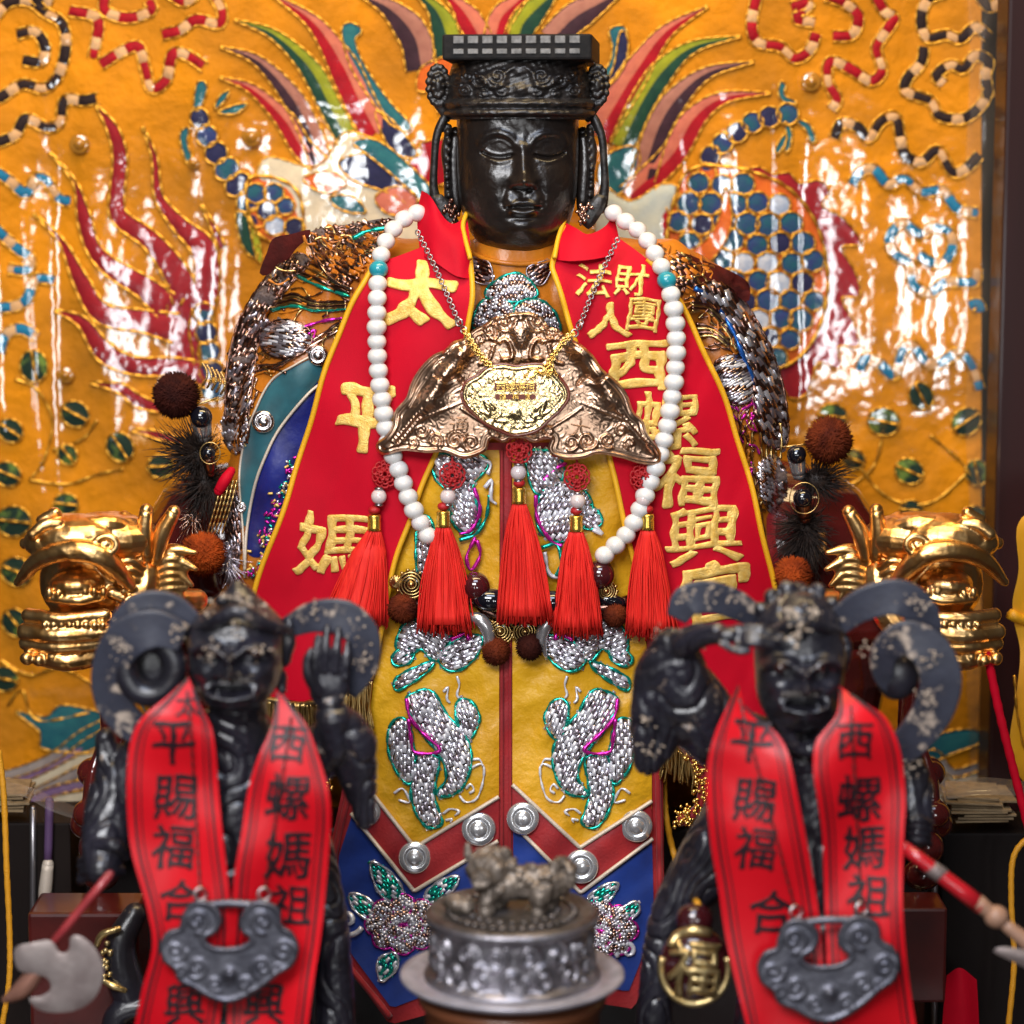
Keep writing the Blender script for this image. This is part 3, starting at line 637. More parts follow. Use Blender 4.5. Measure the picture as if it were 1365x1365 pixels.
def deity_face(x, y):
    q = np.stack([x, y], -1); h = np.zeros(len(x)); m = 697.0
    for sgn in (-1, 1):
        ex = 666 if sgn < 0 else 729
        e = lambda u: ex+sgn*u
        h -= 7.5*gauss(x, y, ex-sgn*2, 203, 21, 13)                                   # socket
        h += 6.2*gauss(x, y, ex, 200.5, 19, 9.5)                                      # closed-down lid
        h += 1.1*ridge(q, [(e(-15), 197), (e(-4), 189.5), (e(8), 191), (e(18), 200)], 2.0)   # fold over the lid
        h -= 6.0*ridge(q, [(e(-17), 208), (e(-8), 210), (e(2), 210.4), (e(12), 208.5), (e(21), 204)], 2.1)  # slit
        h += 1.5*ridge(q, [(e(-15), 205.5), (e(-4), 207.2), (e(8), 206.2), (e(18), 201.5)], 2.4)
        h += 2.4*ridge(q, [(e(-12), 214), (e(0), 216.5), (e(12), 213)], 3.2)
        h += 4.2*ridge(q, [(m+sgn*8, 197), (m+sgn*16, 186), (e(0), 180), (e(15), 182), (e(24), 191)], 5.0)  # brow
        h += 6.0*gauss(x, y, ex+sgn*9, 236, 24, 22)                                   # cheek
        h += 8.0*gauss(x, y, m+sgn*12.5, 243, 6.5, 6.0)                               # wing of the nose
        h -= 5.0*gauss(x, y, m+sgn*7, 251, 5, 2.6)
        h -= 3.0*ridge(q, [(m+sgn*19, 243), (m+sgn*25, 256), (m+sgn*26, 268)], 4.0)   # fold beside the mouth
        h += 3.2*gauss(x, y, m+sgn*21, 263, 8, 7)
        h -= 3.0*gauss(x, y, m+sgn*20, 273.5, 5, 4)
    a = np.clip((y-188)/52, 0, 1); ww = 5.5+5.5*a
    up = smoothstep(y, 176, 196)*(1-smoothstep(y, 246, 253))
    h += (5+16*a)*np.exp(-((x-(696+2*a))/ww)**2)*up                                    # bridge
    h += 10*gauss(x, y, 698, 240, 8.5, 7.5)                                               # tip
    h -= 2*np.exp(-((x-m)/3.2)**2)*smoothstep(y, 252, 256)*(1-smoothstep(y, 264, 267))
    h += 6*gauss(x, y, m, 270, 30, 17)
    h += 4.6*ridge(q, [(677, 273), (686, 269), (693, 266.6), (m, 268), (701, 266.6), (708, 269), (717, 273)], 3.4)
    h += 6.0*ridge(q, [(683, 278.5), (690, 280.5), (m, 281.3), (704, 280.5), (711, 278.5)], 4.0)
    h -= 6.5*ridge(q, [(675, 274.5), (684, 274), (691, 273.2), (m, 274.4), (703, 273.2), (710, 274), (719, 274.5)], 1.7)
    h -= 4*gauss(x, y, m, 288, 15, 3.2)
    h += 8*gauss(x, y, m, 299, 18, 10)
    h += 2.6*gauss(x, y, 692, 163, 13, 11)
    h += .45*np.sin(x*.21+3*np.sin(y*.05))*np.sin(y*.19+2*np.sin(x*.04))
    return h
HD = 62.0
ys = [92, 120, 150, 180, 210, 240, 262, 280, 298, 312, 326, 336, 342]
P, f = head_mesh(690, HD, ys, [78, 79, 79.5, 79.5, 79.5, 78.5, 76.5, 73, 67, 59, 47, 31, 4], [70, 76, 80, 82, 82, 83, 83, 82, 79, 73, 60, 40, 4], [70, 76, 78, 78, 78, 75, 70, 64, 58, 50, 40, 26, 3], deity_face)
mb = MB(); mb.add(P, f); head = mb.build('head', m_lacq, statue)
mb = MB(); cap(mb, [(690, 300, HD+5), (690, 372, HD+12)], [50, 56], 24); mb.build('neck', m_lacq, statue)
# ears, side straps and hanging ends
for sgn in (-1, 1):
    mx = lambda x: x if sgn < 0 else 1384-x
    mb = MB(); cap(mb, [(mx(607), 178, HD+10), (mx(604), 215, HD+6), (mx(607), 262, HD), (mx(609), 280, HD)], [9, 11, 9, 6]); 
    cap(mb, [(mx(600), 175, HD+8), (mx(594), 200, HD), (mx(598), 240, HD-2), (mx(602), 268, HD-2)], [5, 6, 5, 5])
    mb.build('ear', m_lacq, statue)
    mb = MB(); cap(mb, [(mx(604), 150, HD-8), (mx(592), 158, HD-18), (mx(582), 182, HD-20), (mx(579), 215, HD-18), (mx(578), 250, HD-14), (mx(583), 276, HD-10)], [7, 6, 5.5, 5, 6, 9], 14)
    cap(mb, [(mx(598), 170, HD-16), (mx(594), 200, HD-20), (mx(596), 240, HD-16), (mx(598), 275, HD-10)], [5, 4, 4.5, 6], 12)
    for i in range(8): egg(mb, mx(597+1.5*math.sin(i)), 176+i*12, HD-23, 3.6, 3.6, 4)
    remesh(mb, 'crown_strap', m_lacq2, 1.6*K(HD), statue, 1)
    mb = MB()
    puff(mb, [(mx(574), 262), (mx(588), 258), (mx(602), 272), (mx(612), 296), (mx(600), 306), (mx(592), 300), (mx(580), 282)], flat(HD-26), 4, 5, 8, 4, back=-8); mb.build('strap_end', m_lacq2, statue)
    mb = MB(); c0 = (600, 284) if sgn < 0 else (779, 286)
    for i in range(26):
        egg(mb, c0[0]+rng.normal(0, 5), c0[1]+rng.normal(0, 9), HD-36+rng.normal(0, 3), rng.uniform(1.8, 3.6), 2.5, rng.uniform(1.8, 3.6), None, 8, 6)
    mb.build('earring', m_cop if sgn > 0 else m_cop2, statue)

# ---- crown
mb = MB(); kd = K(HD)
def crown_ring(y, a, b): return None
cy = [84, 100, 118, 132, 134, 137, 142, 145, 148, 153, 156]
cw = [86, 91, 94, 95, 98, 100, 99, 97, 100, 99, 92]
nt = 260; nr = 150
yy = np.linspace(78, 158, nr); wv = np.interp(yy, cy, cw)
th = np.linspace(-math.pi, math.pi, nt+1)[:-1]; TH, YY = np.meshgrid(th, yy)
sx = np.sign(np.sin(TH))*np.abs(np.sin(TH))**.85; cz = np.sign(np.cos(TH))*np.abs(np.cos(TH))**.85
X = 692+wv[:, None]*sx; base_d = wv[:, None]*cz*.94
def spiral(cx, cy, r, turns=1.6, a0=0.0, dr=1):
    t = np.linspace(0, 1, 26); a = a0+dr*turns*2*math.pi*t; rr = r*(1-.85*t); return np.stack([cx+rr*np.cos(a), cy+rr*np.sin(a)], -1)
q = np.stack([X.ravel(), YY.ravel()], -1); rel = np.zeros(len(q))
for s in (-1, 1):
    for (cx, cy_, r) in [(28, 104, 12), (50, 110, 10), (22, 122, 8), (66, 104, 9), (70, 122, 8), (46, 126, 6), (80, 112, 7)]:
        rel += 5*np.exp(-(pdist(spiral(692+s*cx, cy_, r, 1.5, 0 if s > 0 else math.pi, s), q, False)/2.3)**2)
    rel += 6*ridge(q, [(692+s*6, 92), (692+s*16, 100), (692+s*20, 114), (692+s*36, 118), (692+s*56, 100)], 3)
    rel += 6*gauss(q[:, 0], q[:, 1], 692+s*34, 108, 9, 9)
rel += 7*gauss(q[:, 0], q[:, 1], 694, 122, 9, 7)+6*gauss(q[:, 0], q[:, 1], 692, 98, 7, 6)
rel *= smoothstep(q[:, 1], 84, 92)*(1-smoothstep(q[:, 1], 128, 134))
rel += 3*np.exp(-((q[:, 1]-139)/3.0)**2)+3*np.exp(-((q[:, 1]-151)/3)**2)+2.5*gauss(q[:, 0], q[:, 1], 694, 145, 12, 8)
rel += .8*np.sin(q[:, 0]*.5+q[:, 1]*.3)*np.sin(q[:, 1]*.6-q[:, 0]*.2)
rel = rel.reshape(X.shape)*smoothstep(np.cos(TH), -.1, .3)
P = np.stack([(X.ravel()-692), -(base_d+rel).ravel(), -(YY.ravel()-118)], -1)*kd+np.array(V(692, 118, HD))
f = [(j*nt+i, (j+1)*nt+i, (j+1)*nt+(i+1) % nt, j*nt+(i+1) % nt) for j in range(nr-1) for i in range(nt)]
f.append(tuple(range(nt))); f.append(tuple(reversed(range((nr-1)*nt, nr*nt))))
mb.add(P, f); crown = mb.build('crown', m_lacq2, statue)
# flat board with its two rows of tiles
def box(mb, c, hx, hy, hz, rot=None, mi=0, bev=0):
    v = np.array([[x, y, z] for x in (-hx, hx) for y in (-hy, hy) for z in (-hz, hz)], float)
    if rot is not None: v = v@np.array(rot.to_3x3()).T
    mb.add(v+np.array(c), [(0, 1, 3, 2), (4, 6, 7, 5), (0, 4, 5, 1), (2, 3, 7, 6), (0, 2, 6, 4), (1, 5, 7, 3)], mi)
def rbox(mb, c, hx, hy, hz, r, rot=None, mi=0):
    """box with rounded edges"""
    bm = bmesh.new(); bmesh.ops.create_cube(bm, size=2)
    for v in bm.verts: v.co = Vector((v.co.x*hx, v.co.y*hy, v.co.z*hz))
    bmesh.ops.bevel(bm, geom=bm.edges[:], offset=r, segments=2, affect='EDGES', profile=.6)
    v = np.array([tuple(x.co) for x in bm.verts])
    if rot is not None: v = v@np.array(rot.to_3x3()).T
    bm.verts.index_update(); mb.add(v+np.array(c), [tuple(x.index for x in p.verts) for p in bm.faces], mi); bm.free()
yaw = Matrix.Rotation(R(-5), 4, 'Z')@Matrix.Rotation(R(-1), 4, 'X')
mb = MB(); bc = V(697, 68, HD-4)
rbox(mb, bc, 95*kd, 92*kd, 16*kd, 3*kd, yaw); board = mb.build('crown_board', mat('matt_black', (.007, .006, .006), (.014, .011, .010), rough=.6, vs=120, spec=.15, bump=.3, bs=300), statue, smooth=False)
mb = MB()
for r_, (zc, hz) in enumerate(((9.0, 4.6), (-5.5, 3.2))):
    for i in range(9):
        off = yaw@Vector(((-74+i*18.4)*kd, -92.5*kd, zc*kd)); rbox(mb, bc+off, 6.6*kd, 1.6*kd, hz*kd, .7*kd, yaw)
t = mb.build('tile_row', m_tile, board, smooth=False) if False else None
ROOT[board.name] = ROOT[statue.name]
t = mb.build('tile_rows', m_tile, board, smooth=False)
for sgn in (-1, 1):
    mx = lambda x: x if sgn < 0 else 1380-x
    mb = MB(); c = (mx(584), 114)
    egg(mb, c[0], c[1], HD-20, 13, 10, 26)
    for i in range(15):
        a = 2*math.pi*i/15; egg(mb, c[0]+13*math.cos(a), c[1]+25*math.sin(a), HD-24, 4.8, 5, 4.8)
    for i in range(9):
        a = 2*math.pi*i/9; egg(mb, c[0]+7*math.cos(a), c[1]+14*math.sin(a), HD-30, 3.6, 5, 3.6)
    egg(mb, c[0], c[1], HD-32, 5, 5, 9)
    cap(mb, [(c[0], 138, HD-20), (mx(596), 158, HD-16)], [7, 5])
    remesh(mb, 'crown_rosette', m_lacq2, 1.5*kd, statue, 1)

# ---- robe
mb = MB()
cap(mb, [(690, 420, 140), (690, 620, 150), (690, 800, 165), (690, 1000, 210)], [120, 138, 150, 165], 36)
cap(mb, [(512, 398, 98), (868, 398, 98)], [80, 80], 36)
cap(mb, [(640, 372, 80), (690, 366, 66), (740, 372, 80)], [42, 50, 42], 28)
cap(mb, [(690, 352, 66), (690, 400, 70)], [62, 70], 32)
cap(mb, [(455, 400, 124), (400, 520, 130), (370, 680, 140), (350, 800, 155)], [72, 78, 74, 78], 36)
cap(mb, [(914, 402, 124), (958, 520, 130), (980, 680, 140), (1000, 800, 150)], [68, 76, 60, 66], 36)
cap(mb, [(430, 900, 230), (950, 900, 230)], [105, 105], 32)
def folds(co, no):
    x, z = co[:, 0]/S, co[:, 2]/S
    f = 3.0*np.sin(x/13+z/37+2*hnoise(co, 30, 3))+2.2*np.sin(z/17-x/29+1.5*hnoise(co, 60, 4))
    return no*(f*S*.9)[:, None]
robe = remesh(mb, 'robe', m_osatin, 3.2*S, statue, 3, disp=folds)
RS = onto([robe], 60)
ROOT[robe.name] = ROOT[statue.name]
def app(name, outline, m, lift=1.5, dome=3, width=12, step=6, parent=statue, surf=None, n=6, raw=False):
    o = np.asarray(outline, float) if raw else spl(outline, n, True); mb = MB(); puff(mb, o, surf or RS, lift, dome, width, step, back=-6); return mb.build(name, m, parent)
def line(name, pts, m, r=2.0, lift=3, beads=0, surf=None, parent=statue, n=8, closed=False):
    mb = MB(); cord(mb, spl(pts, n, closed), surf or RS, r, lift, beads, closed=closed); return mb.build(name, m, parent)
def bullion(name, outline, ang, mats, L=10, Wd=5, h=2, base=3, dome=5, parent=statue, surf=None, edge=None, pad=None, er=2.2, n=6):
    o = spl(outline, n, True); mb = MB(); sf = surf or RS
    puff(mb, o, sf, base-5, dome, 14, 4, len(mats), back=-4)
    nm = len(mats)
    def sf2(x, y, hh):
        q = np.stack([x, y], -1); dd = np.where(inside(o, q), pdist(o, q), 0); t = np.clip(dd/14, 0, 1)
        return sf(x, y, hh+dome*np.sqrt(np.clip(1-(1-t)**2, 0, 1)))
    stitches(mb, o, sf2, ang, L, Wd, h, base-1, 0, .12, None, nm)
    ob = mb.build(name, list(mats)+[m_pad], parent, smooth=True)
    if edge:
        m2 = MB(); cord(m2, o, sf, er, base+1.5, .8, closed=True); e = m2.build('foil_edge', edge, ob); ROOT[e.name] = ROOT[statue.name]
    return ob
# left sleeve (as seen)
app('teal_band', [(424, 478), (394, 488), (362, 510), (340, 552), (327, 592), (320, 630), (322, 690), (330, 700), (338, 650), (352, 609), (372, 570), (410, 524), (428, 500)], m_tealv, 3, 2)
app('blue_panel', [(426, 510), (412, 524), (374, 570), (354, 609), (340, 650), (328, 702), (332, 740), (362, 730), (400, 640), (430, 560)], m_royal, 2, 2)
line('cream_piping', [(430, 466), (394, 486), (361, 508), (338, 552), (325, 592), (319, 640), (324, 710), (326, 770)], m_cream, 1.6, 5)
line('cream_piping', [(430, 510), (410, 526), (373, 571), (353, 610), (339, 650), (329, 706), (326, 760)], m_cream, 2.2, 6)
def stud(x, y, r, surf, m, parent, name='silver_stud', lift=4, tw=(0, -1, .1)):
    mb = MB(); c = surf(np.array([x]), np.array([y]), lift)[0]; k = S
    lathe(mb, c, [(r*k, -2*k), (r*k, 1.5*k), (r*.92*k, 3.4*k), (r*.72*k, 5.0*k), (r*.62*k, 5.0*k), (r*.56*k, 3.2*k), (r*.5*k, 3.0*k), (r*.45*k, 5*k), (r*.25*k, 6.4*k), (1e-6, 6.8*k)], 32, tw)
    return mb.build(name, m, parent)
m_stud2 = mat('silver_button', (.74, .68, .68), rough=.2, metal=1.0)
m_stud3 = mat('white_button', (.80, .80, .82), rough=.22, metal=.75)
stud(351, 562, 15.5, RS, m_stud2, statue, lift=6); stud(424, 474, 14, RS, m_stud2, statue, lift=6); stud(322, 676, 8, RS, m_stud2, statue)
app('shoulder_flap', [(346, 364), (356, 336), (364, 318), (388, 312), (414, 306), (410, 318), (396, 330), (384, 346), (370, 352), (358, 366)], m_maroon, 6, 1.5)
bullion('bronze_bullion', [(412, 310), (470, 298), (524, 292), (520, 320), (488, 352), (462, 380), (440, 372), (418, 340)], .5, [m_cop, m_cop2, m_osatin], 11, 6, 2.4, 3, 3)
line('copper_cord', [(412, 312), (420, 342), (442, 372), (470, 386)], m_cop, 3.2, 7, .8)
line('copper_cord', [(420, 310), (432, 340), (455, 362), (478, 372)], m_cop2, 2.6, 7, .8)
line('teal_thread', [(470, 318), (490, 308), (515, 304)], m_teal, 3, 8, .8)
for i in range(4): line('bronze_thread', [(385+4*i, 350+6*i), (410, 348+9*i), (440, 366+7*i), (466, 380+5*i)], [m_cop2, m_bronze, m_cop2, m_teal][i], 2.4, 4, .7)
for i in range(5): line('bronze_thread', [(362, 402+3*i), (390, 392+4*i), (420, 402+3*i), (462, 402+2.5*i)], [m_cop2, m_bronze, m_cop2, m_bronze, m_teal][i], 2.2, 4, .7)
bullion('silver_dragon_arm', [(398, 338), (412, 350), (385, 382), (362, 412), (346, 452), (338, 500), (332, 548), (330, 586), (306, 590), (300, 540), (304, 480), (318, 430), (342, 386), (372, 352)], 2.1, [m_cop2, m_sil2, m_cop, m_cop2, m_cop], 14, 5, 2.6, 4, 8, edge=m_cop2, er=1.6)
bullion('silver_paw', [(346, 452), (358, 432), (382, 426), (408, 436), (416, 452), (404, 470), (378, 478), (354, 470)], .2, [m_sil2, m_cop, m_sil2, m_sil3], 12, 3.4, 1.5, 4, 10, edge=m_cop2, er=1.5)
for pts in ([(338, 496), (372, 488), (410, 464), (452, 440)], [(344, 488), (380, 482), (420, 452), (456, 428)], [(404, 436), (430, 428), (456, 424)], [(410, 446), (420, 440), (416, 456)]): line('magenta_thread', pts, m_mag if len(pts) == 3 else m_cop, 2.4, 4, .7)
bullion('bullion_coil', [(300, 548), (318, 540), (330, 560), (328, 590), (314, 606), (302, 596), (296, 570)], 1.3, [m_sil2, m_sil3, m_cop], 10, 3.2, 1.5, 5, 8)
bullion('bullion_coil', [(300, 660), (318, 654), (322, 700), (318, 760), (300, 770), (292, 710)], 1.4, [m_cop2, m_sil2, m_cop2], 11, 4, 1.5, 4, 6)
mb = MB()
for i in range(150):
    t = rng.uniform(0, 1); x0 = 398-70*t+rng.normal(0, 7)+(0 if t < .6 else 8); y0 = 610+165*t+rng.normal(0, 4)
    a = rng.uniform(0, 6.3); cord(mb, [(x0, y0), (x0+6*math.cos(a), y0+6*math.sin(a))], RS, 1.7, 5+rng.uniform(0, 3), 0, mi=int(rng.choice(4, p=[.4, .25, .2, .15])))
mb.build('bright_bullion', [m_mag, m_sil, m_gthread, m_teal], statue)
# right sleeve
app('shoulder_flap', [(905, 338), (940, 348), (975, 362), (998, 378), (998, 402), (984, 396), (958, 376), (930, 376), (908, 372)], m_maroon, 6, 1.5)
bullion('bronze_bullion', [(872, 330), (900, 336), (940, 348), (958, 360), (938, 372), (918, 388), (900, 392), (886, 360)], .6, [m_cop, m_cop2, m_osatin], 11, 6, 2.4, 3, 3)
bullion('silver_dragon_arm', [(936, 378), (962, 378), (992, 402), (1020, 448), (1040, 500), (1050, 552), (1048, 592), (1024, 596), (1008, 560), (1000, 506), (984, 458), (958, 418), (930, 396)], 1.05, [m_sil2, m_cop, m_sil, m_cop2], 15, 6.5, 2.8, 4, 10, edge=m_cop2, er=1.6)
line('blue_thread', [(926, 384), (952, 402), (976, 440), (992, 478), (1006, 512)], m_bfoil, 3.2, 10, .8)
bullion('silver_paw', [(952, 488), (968, 474), (992, 478), (1006, 500), (1004, 530), (984, 540), (962, 528)], -.5, [m_sil2, m_sil, m_sil3, m_cop], 14, 3.4, 1.5, 4, 11, edge=m_cop2, er=1.5)
for i in range(4): line('bronze_thread', [(922, 402+4*i), (945, 408+3*i), (968, 430+4*i), (982, 452+5*i)], [m_cop2, m_bronze, m_cop2, m_bronze][i], 2.4, 4, .7)
for i in range(4): line('bronze_thread', [(928, 432+6*i), (950, 436+4*i), (972, 454+3*i)], [m_cop2, m_bronze, m_cop2, m_bronze][i], 2.4, 4, .7)
for pts in ([(966, 536), (985, 546), (1004, 538)], [(972, 548), (984, 560), (994, 552)], [(1000, 532), (1008, 548), (1000, 560)]): line('magenta_thread', pts, m_mag, 2.2, 4, .7)
for i in range(5): line('gold_bullion_line', [(1012+7*i, 556+2*i), (1014+7*i, 585), (1016+6*i, 612)], m_bronze, 2.2, 6, .8)
bullion('bullion_coil', [(1016, 612), (1032, 606), (1046, 624), (1050, 650), (1042, 678), (1026, 684), (1014, 660), (1010, 632)], .9, [m_sil2, m_sil, m_cop], 9, 3.2, 1.5, 5, 8)
line('gold_edge', [(1004, 560), (1002, 610), (1010, 660), (1020, 720), (1026, 780)], m_bronze, 2, 4, .8)
app('red_strip', [(1022, 690), (1044, 688), (1050, 740), (1044, 775), (1030, 770)], m_redband, 4, 3)
def scribble(name, poly, n, ln, ang, mats, r=1.5, lift=3):
    o = spl(poly, 6, True); lo, hi = o.min(0), o.max(0); mb = MB(); k = 0
    while k < n:
        c = rng.uniform(lo, hi)
        if not inside(o, c[None])[0]: continue
        a = ang+rng.normal(0, .35); b = rng.normal(0, .5); l = ln*rng.uniform(.5, 1.1)
        p = [c-l*.5*np.array([math.cos(a-b), math.sin(a-b)]), c, c+l*.5*np.array([math.cos(a+b), math.sin(a+b)])]
        cord(mb, spl(p, 5), RS, r*rng.uniform(.7, 1.2), lift+rng.uniform(0, 2), .9, mi=int(rng.integers(len(mats)))); k += 1
    return mb.build(name, mats, statue)
scribble('thread_work', [(372, 360), (420, 340), (466, 386), (452, 440), (414, 470), (350, 500), (340, 470), (350, 410)], 40, 40, -.15, [m_bronze, m_cop2, m_osatin])
scribble('thread_work', [(322, 500), (345, 500), (336, 560), (322, 600)], 26, 26, 1.9, [m_cop, m_cop2, m_bronze])
scribble('thread_work', [(910, 396), (944, 404), (980, 450), (1000, 520), (1000, 560), (980, 470), (950, 470), (925, 430)], 36, 36, .7, [m_bronze, m_cop2, m_osatin])
scribble('thread_work', [(960, 540), (1000, 545), (1010, 620), (1012, 690), (996, 620)], 50, 26, 1.4, [m_bronze, m_cop, m_cop2, m_osatin, m_mag])
scribble('thread_work', [(412, 312), (520, 294), (500, 340), (460, 384), (430, 360)], 46, 26, .5, [m_cop2, m_bronze, m_osatin], 1.8, 5)
scribble('thread_work', [(874, 332), (940, 346), (960, 362), (930, 384), (896, 390)], 34, 26, .6, [m_cop2, m_bronze, m_osatin], 1.8, 5)
# collar flower
bullion('bronze_bullion', [(628, 344), (652, 350), (656, 376), (640, 378), (626, 368)], .4, [m_cop2, m_cop2, m_sil2], 10, 5, 2, 3, 3, edge=m_sil2, er=1.2)
bullion('bronze_bullion', [(704, 356), (738, 346), (734, 362), (722, 380), (706, 372)], -.4, [m_cop2, m_cop2, m_sil2], 10, 5, 2, 3, 3, edge=m_sil2, er=1.2)
for o in ([(650, 384), (668, 370), (690, 364), (710, 378), (716, 394), (690, 402), (664, 400), (648, 396)], [(630, 428), (642, 402), (666, 396), (684, 408), (682, 440), (640, 446)], [(686, 410), (704, 398), (728, 404), (744, 424), (742, 446), (690, 440)]):
    bullion('silver_flower', o, rng.uniform(0, 3), [m_sil, m_sil3, m_cop, m_sil2], 5.5, 4.5, 2.2, 4, 7, edge=m_teal, er=2)
line('satin_collar', [(618, 332), (650, 346), (690, 352), (730, 348), (748, 334)], m_osatin, 3.5, 2)
# ================================================================== yellow apron hanging down the front of the statue
def Bd(x, y):
    return -24+52*((x-690)/330.)**2+62*np.clip((405-y)/115., 0, None)**1.7-.05*np.clip(y-800, 0, None)
def Ad(x, y): return Bd(x, y)+6+2.8*np.sin(x/17+y/90)+2.2*np.sin(y/31-x/40)+1.5*np.sin((x+y*.7)/11+np.sin(y/37)*2)
AS = flat(Ad)
apron = robe_parts = statue
def band(name, o, m, lift, step=9, dome=0, parent=None, surf=AS, back=-1.5): 
    mb = MB(); puff(mb, np.asarray(o, float), surf, lift, dome, 10, step, back=back); return mb.build(name, m, parent or statue)
Lo = [(575, 600), (668, 600), (667, 1295), (520, 1352), (440, 1242), (450, 1130), (498, 900), (535, 720)]
Ro = [(681, 600), (812, 600), (846, 760), (868, 900), (872, 1240), (840, 1330), (681, 1295)]
band('apron_lining', [(560, 590), (815, 590), (858, 760), (882, 900), (886, 1250), (845, 1345), (690, 1320), (520, 1366), (430, 1245), (440, 1130), (488, 900), (528, 720)], m_redband, 0, 12)
band('yellow_panel', [(575, 600), (666, 600), (665, 1080), (552, 1160), (480, 1075), (498, 905), (535, 720)], m_ysatin, 3, 9)
band('yellow_panel', [(683, 600), (812, 600), (846, 760), (868, 900), (869, 1080), (776, 1160), (683, 1060)], m_ysatin, 3, 9)
band('red_chevron', [(665, 1062), (553, 1128), (485, 1040), (470, 1085), (552, 1186), (665, 1120)], m_redband, 5, 8, 1)
band('red_chevron', [(683, 1046), (773, 1128), (868, 1068), (870, 1118), (774, 1188), (683, 1096)], m_redband, 5, 8, 1)
band('blue_panel', [(662, 1112), (552, 1180), (472, 1078), (452, 1140), (445, 1240), (522, 1344), (664, 1290)], m_blue, 3, 9)
band('blue_panel', [(684, 1088), (774, 1180), (869, 1112), (872, 1236), (838, 1322), (684, 1290)], m_blue, 3, 9)
for pts in ([(665, 1062), (553, 1130), (484, 1042)], [(664, 1121), (552, 1188), (468, 1084)], [(683, 1046), (773, 1130), (869, 1068)], [(683, 1097), (774, 1190), (870, 1118)]):
    mb = MB(); cord(mb, np.array(pts), AS, 3.0, 7); mb.build('cream_trim', m_cream, statue)
for x0 in (669, 680):
    mb = MB(); cord(mb, np.array([(x0, 600), (x0, 1280)]), AS, 2.2, 4); mb.build('red_seam', m_redband, statue)
mb = MB(); cord(mb, spl([(846, 740), (872, 900), (878, 1080), (880, 1240)], 8), AS, 4.5, 3); mb.build('red_edge', m_redband, statue)
mb = MB(); cord(mb, spl([(480, 1000), (448, 1130), (437, 1240), (520, 1356)], 8), AS, 4.5, 3); mb.build('red_edge', m_redband, statue)
for x, y, r in [(553, 1143, 22), (638, 1105, 23), (697, 1091, 22), (848, 1101, 22), (775, 1155, 23), (490, 1083, 18)]: stud(x, y, r, AS, m_stud3, statue, lift=8)
# silver dragons in bullion stitch; the left half first, its mirror image on the right
def dpart(o, ang, L=10.5, Wd=5.6, mats=None, name='silver_dragon', h=2.6, dome=7): 
    bullion(name, o, ang, mats or [m_sil, m_sil3, m_sil2, m_sil], L, Wd, h, 5, dome, surf=AS, edge=m_teal, er=2.3, pad=m_sil2)
def Z3(p): return [(480+x*.3004, 820+y*.3004) for x, y in p]
low = [([(250, 340), (300, 330), (340, 360), (385, 440), (450, 510), (490, 590), (488, 690), (440, 780), (370, 805), (340, 790), (380, 730), (372, 660), (330, 590), (270, 520), (220, 430), (205, 370)], 1.05),
       ([(130, 500), (170, 455), (215, 480), (235, 560), (245, 640), (240, 720), (215, 750), (165, 700), (125, 600)], 1.6),
       ([(245, 640), (300, 620), (350, 640), (340, 720), (330, 800), (350, 870), (365, 920), (330, 945), (290, 935), (250, 880), (225, 790)], 1.35),
       ([(425, 400), (455, 370), (500, 390), (530, 450), (515, 510), (480, 555), (450, 540), (440, 490), (425, 450)], 1.2)]
upp = [([(180, 60), (240, 20), (330, 40), (400, 90), (370, 180), (320, 200), (270, 150), (220, 180), (160, 150)], .4), ([(140, 190), (180, 150), (240, 160), (220, 210), (160, 225)], -.5), ([(150, 310), (170, 270), (260, 225), (330, 205), (300, 250), (230, 300), (165, 335)], -.4), ([(345, 190), (390, 130), (480, 90), (545, 100), (510, 190), (440, 245), (380, 240)], -.3)]
for o, a in low+upp:
    dpart(Z3(o), a); o2 = [(1366-x*.99+2, y) for x, y in Z3(o)]; dpart([(1377-x-12, y) for x, y in Z3(o)][::-1], math.pi-a)
for side in (0, 1):
    mxx = lambda p: [(x if side == 0 else 1365-x, y) for x, y in p]
    line('magenta_thread', mxx(Z3([(205, 370), (220, 450), (275, 520), (355, 600), (245, 610), (225, 540), (215, 460)])), m_mag, 2.6, 15, .8, AS)
    line('magenta_thread', mxx(Z3([(400, 110), (440, 90), (475, 80), (480, 110)])), m_mag, 3, 14, .8, AS)
    # thin loops of white bullion about them
    for p in ([(440, 790), (470, 700), (540, 660), (548, 720), (520, 810), (470, 830), (440, 800)], [(470, 770), (490, 750), (505, 775), (485, 790)], [(370, 880), (400, 860), (440, 870), (420, 890)], [(370, 340), (390, 320), (385, 370), (400, 390)], [(430, 270), (440, 310), (430, 350), (440, 370)], [(150, 790), (190, 770), (220, 830), (170, 820)], [(380, 910), (410, 905), (400, 920)], [(500, 640), (530, 640), (545, 670)]):
        line('white_thread', mxx(Z3(p)), m_sil3, 1.7, 6, .7, AS)
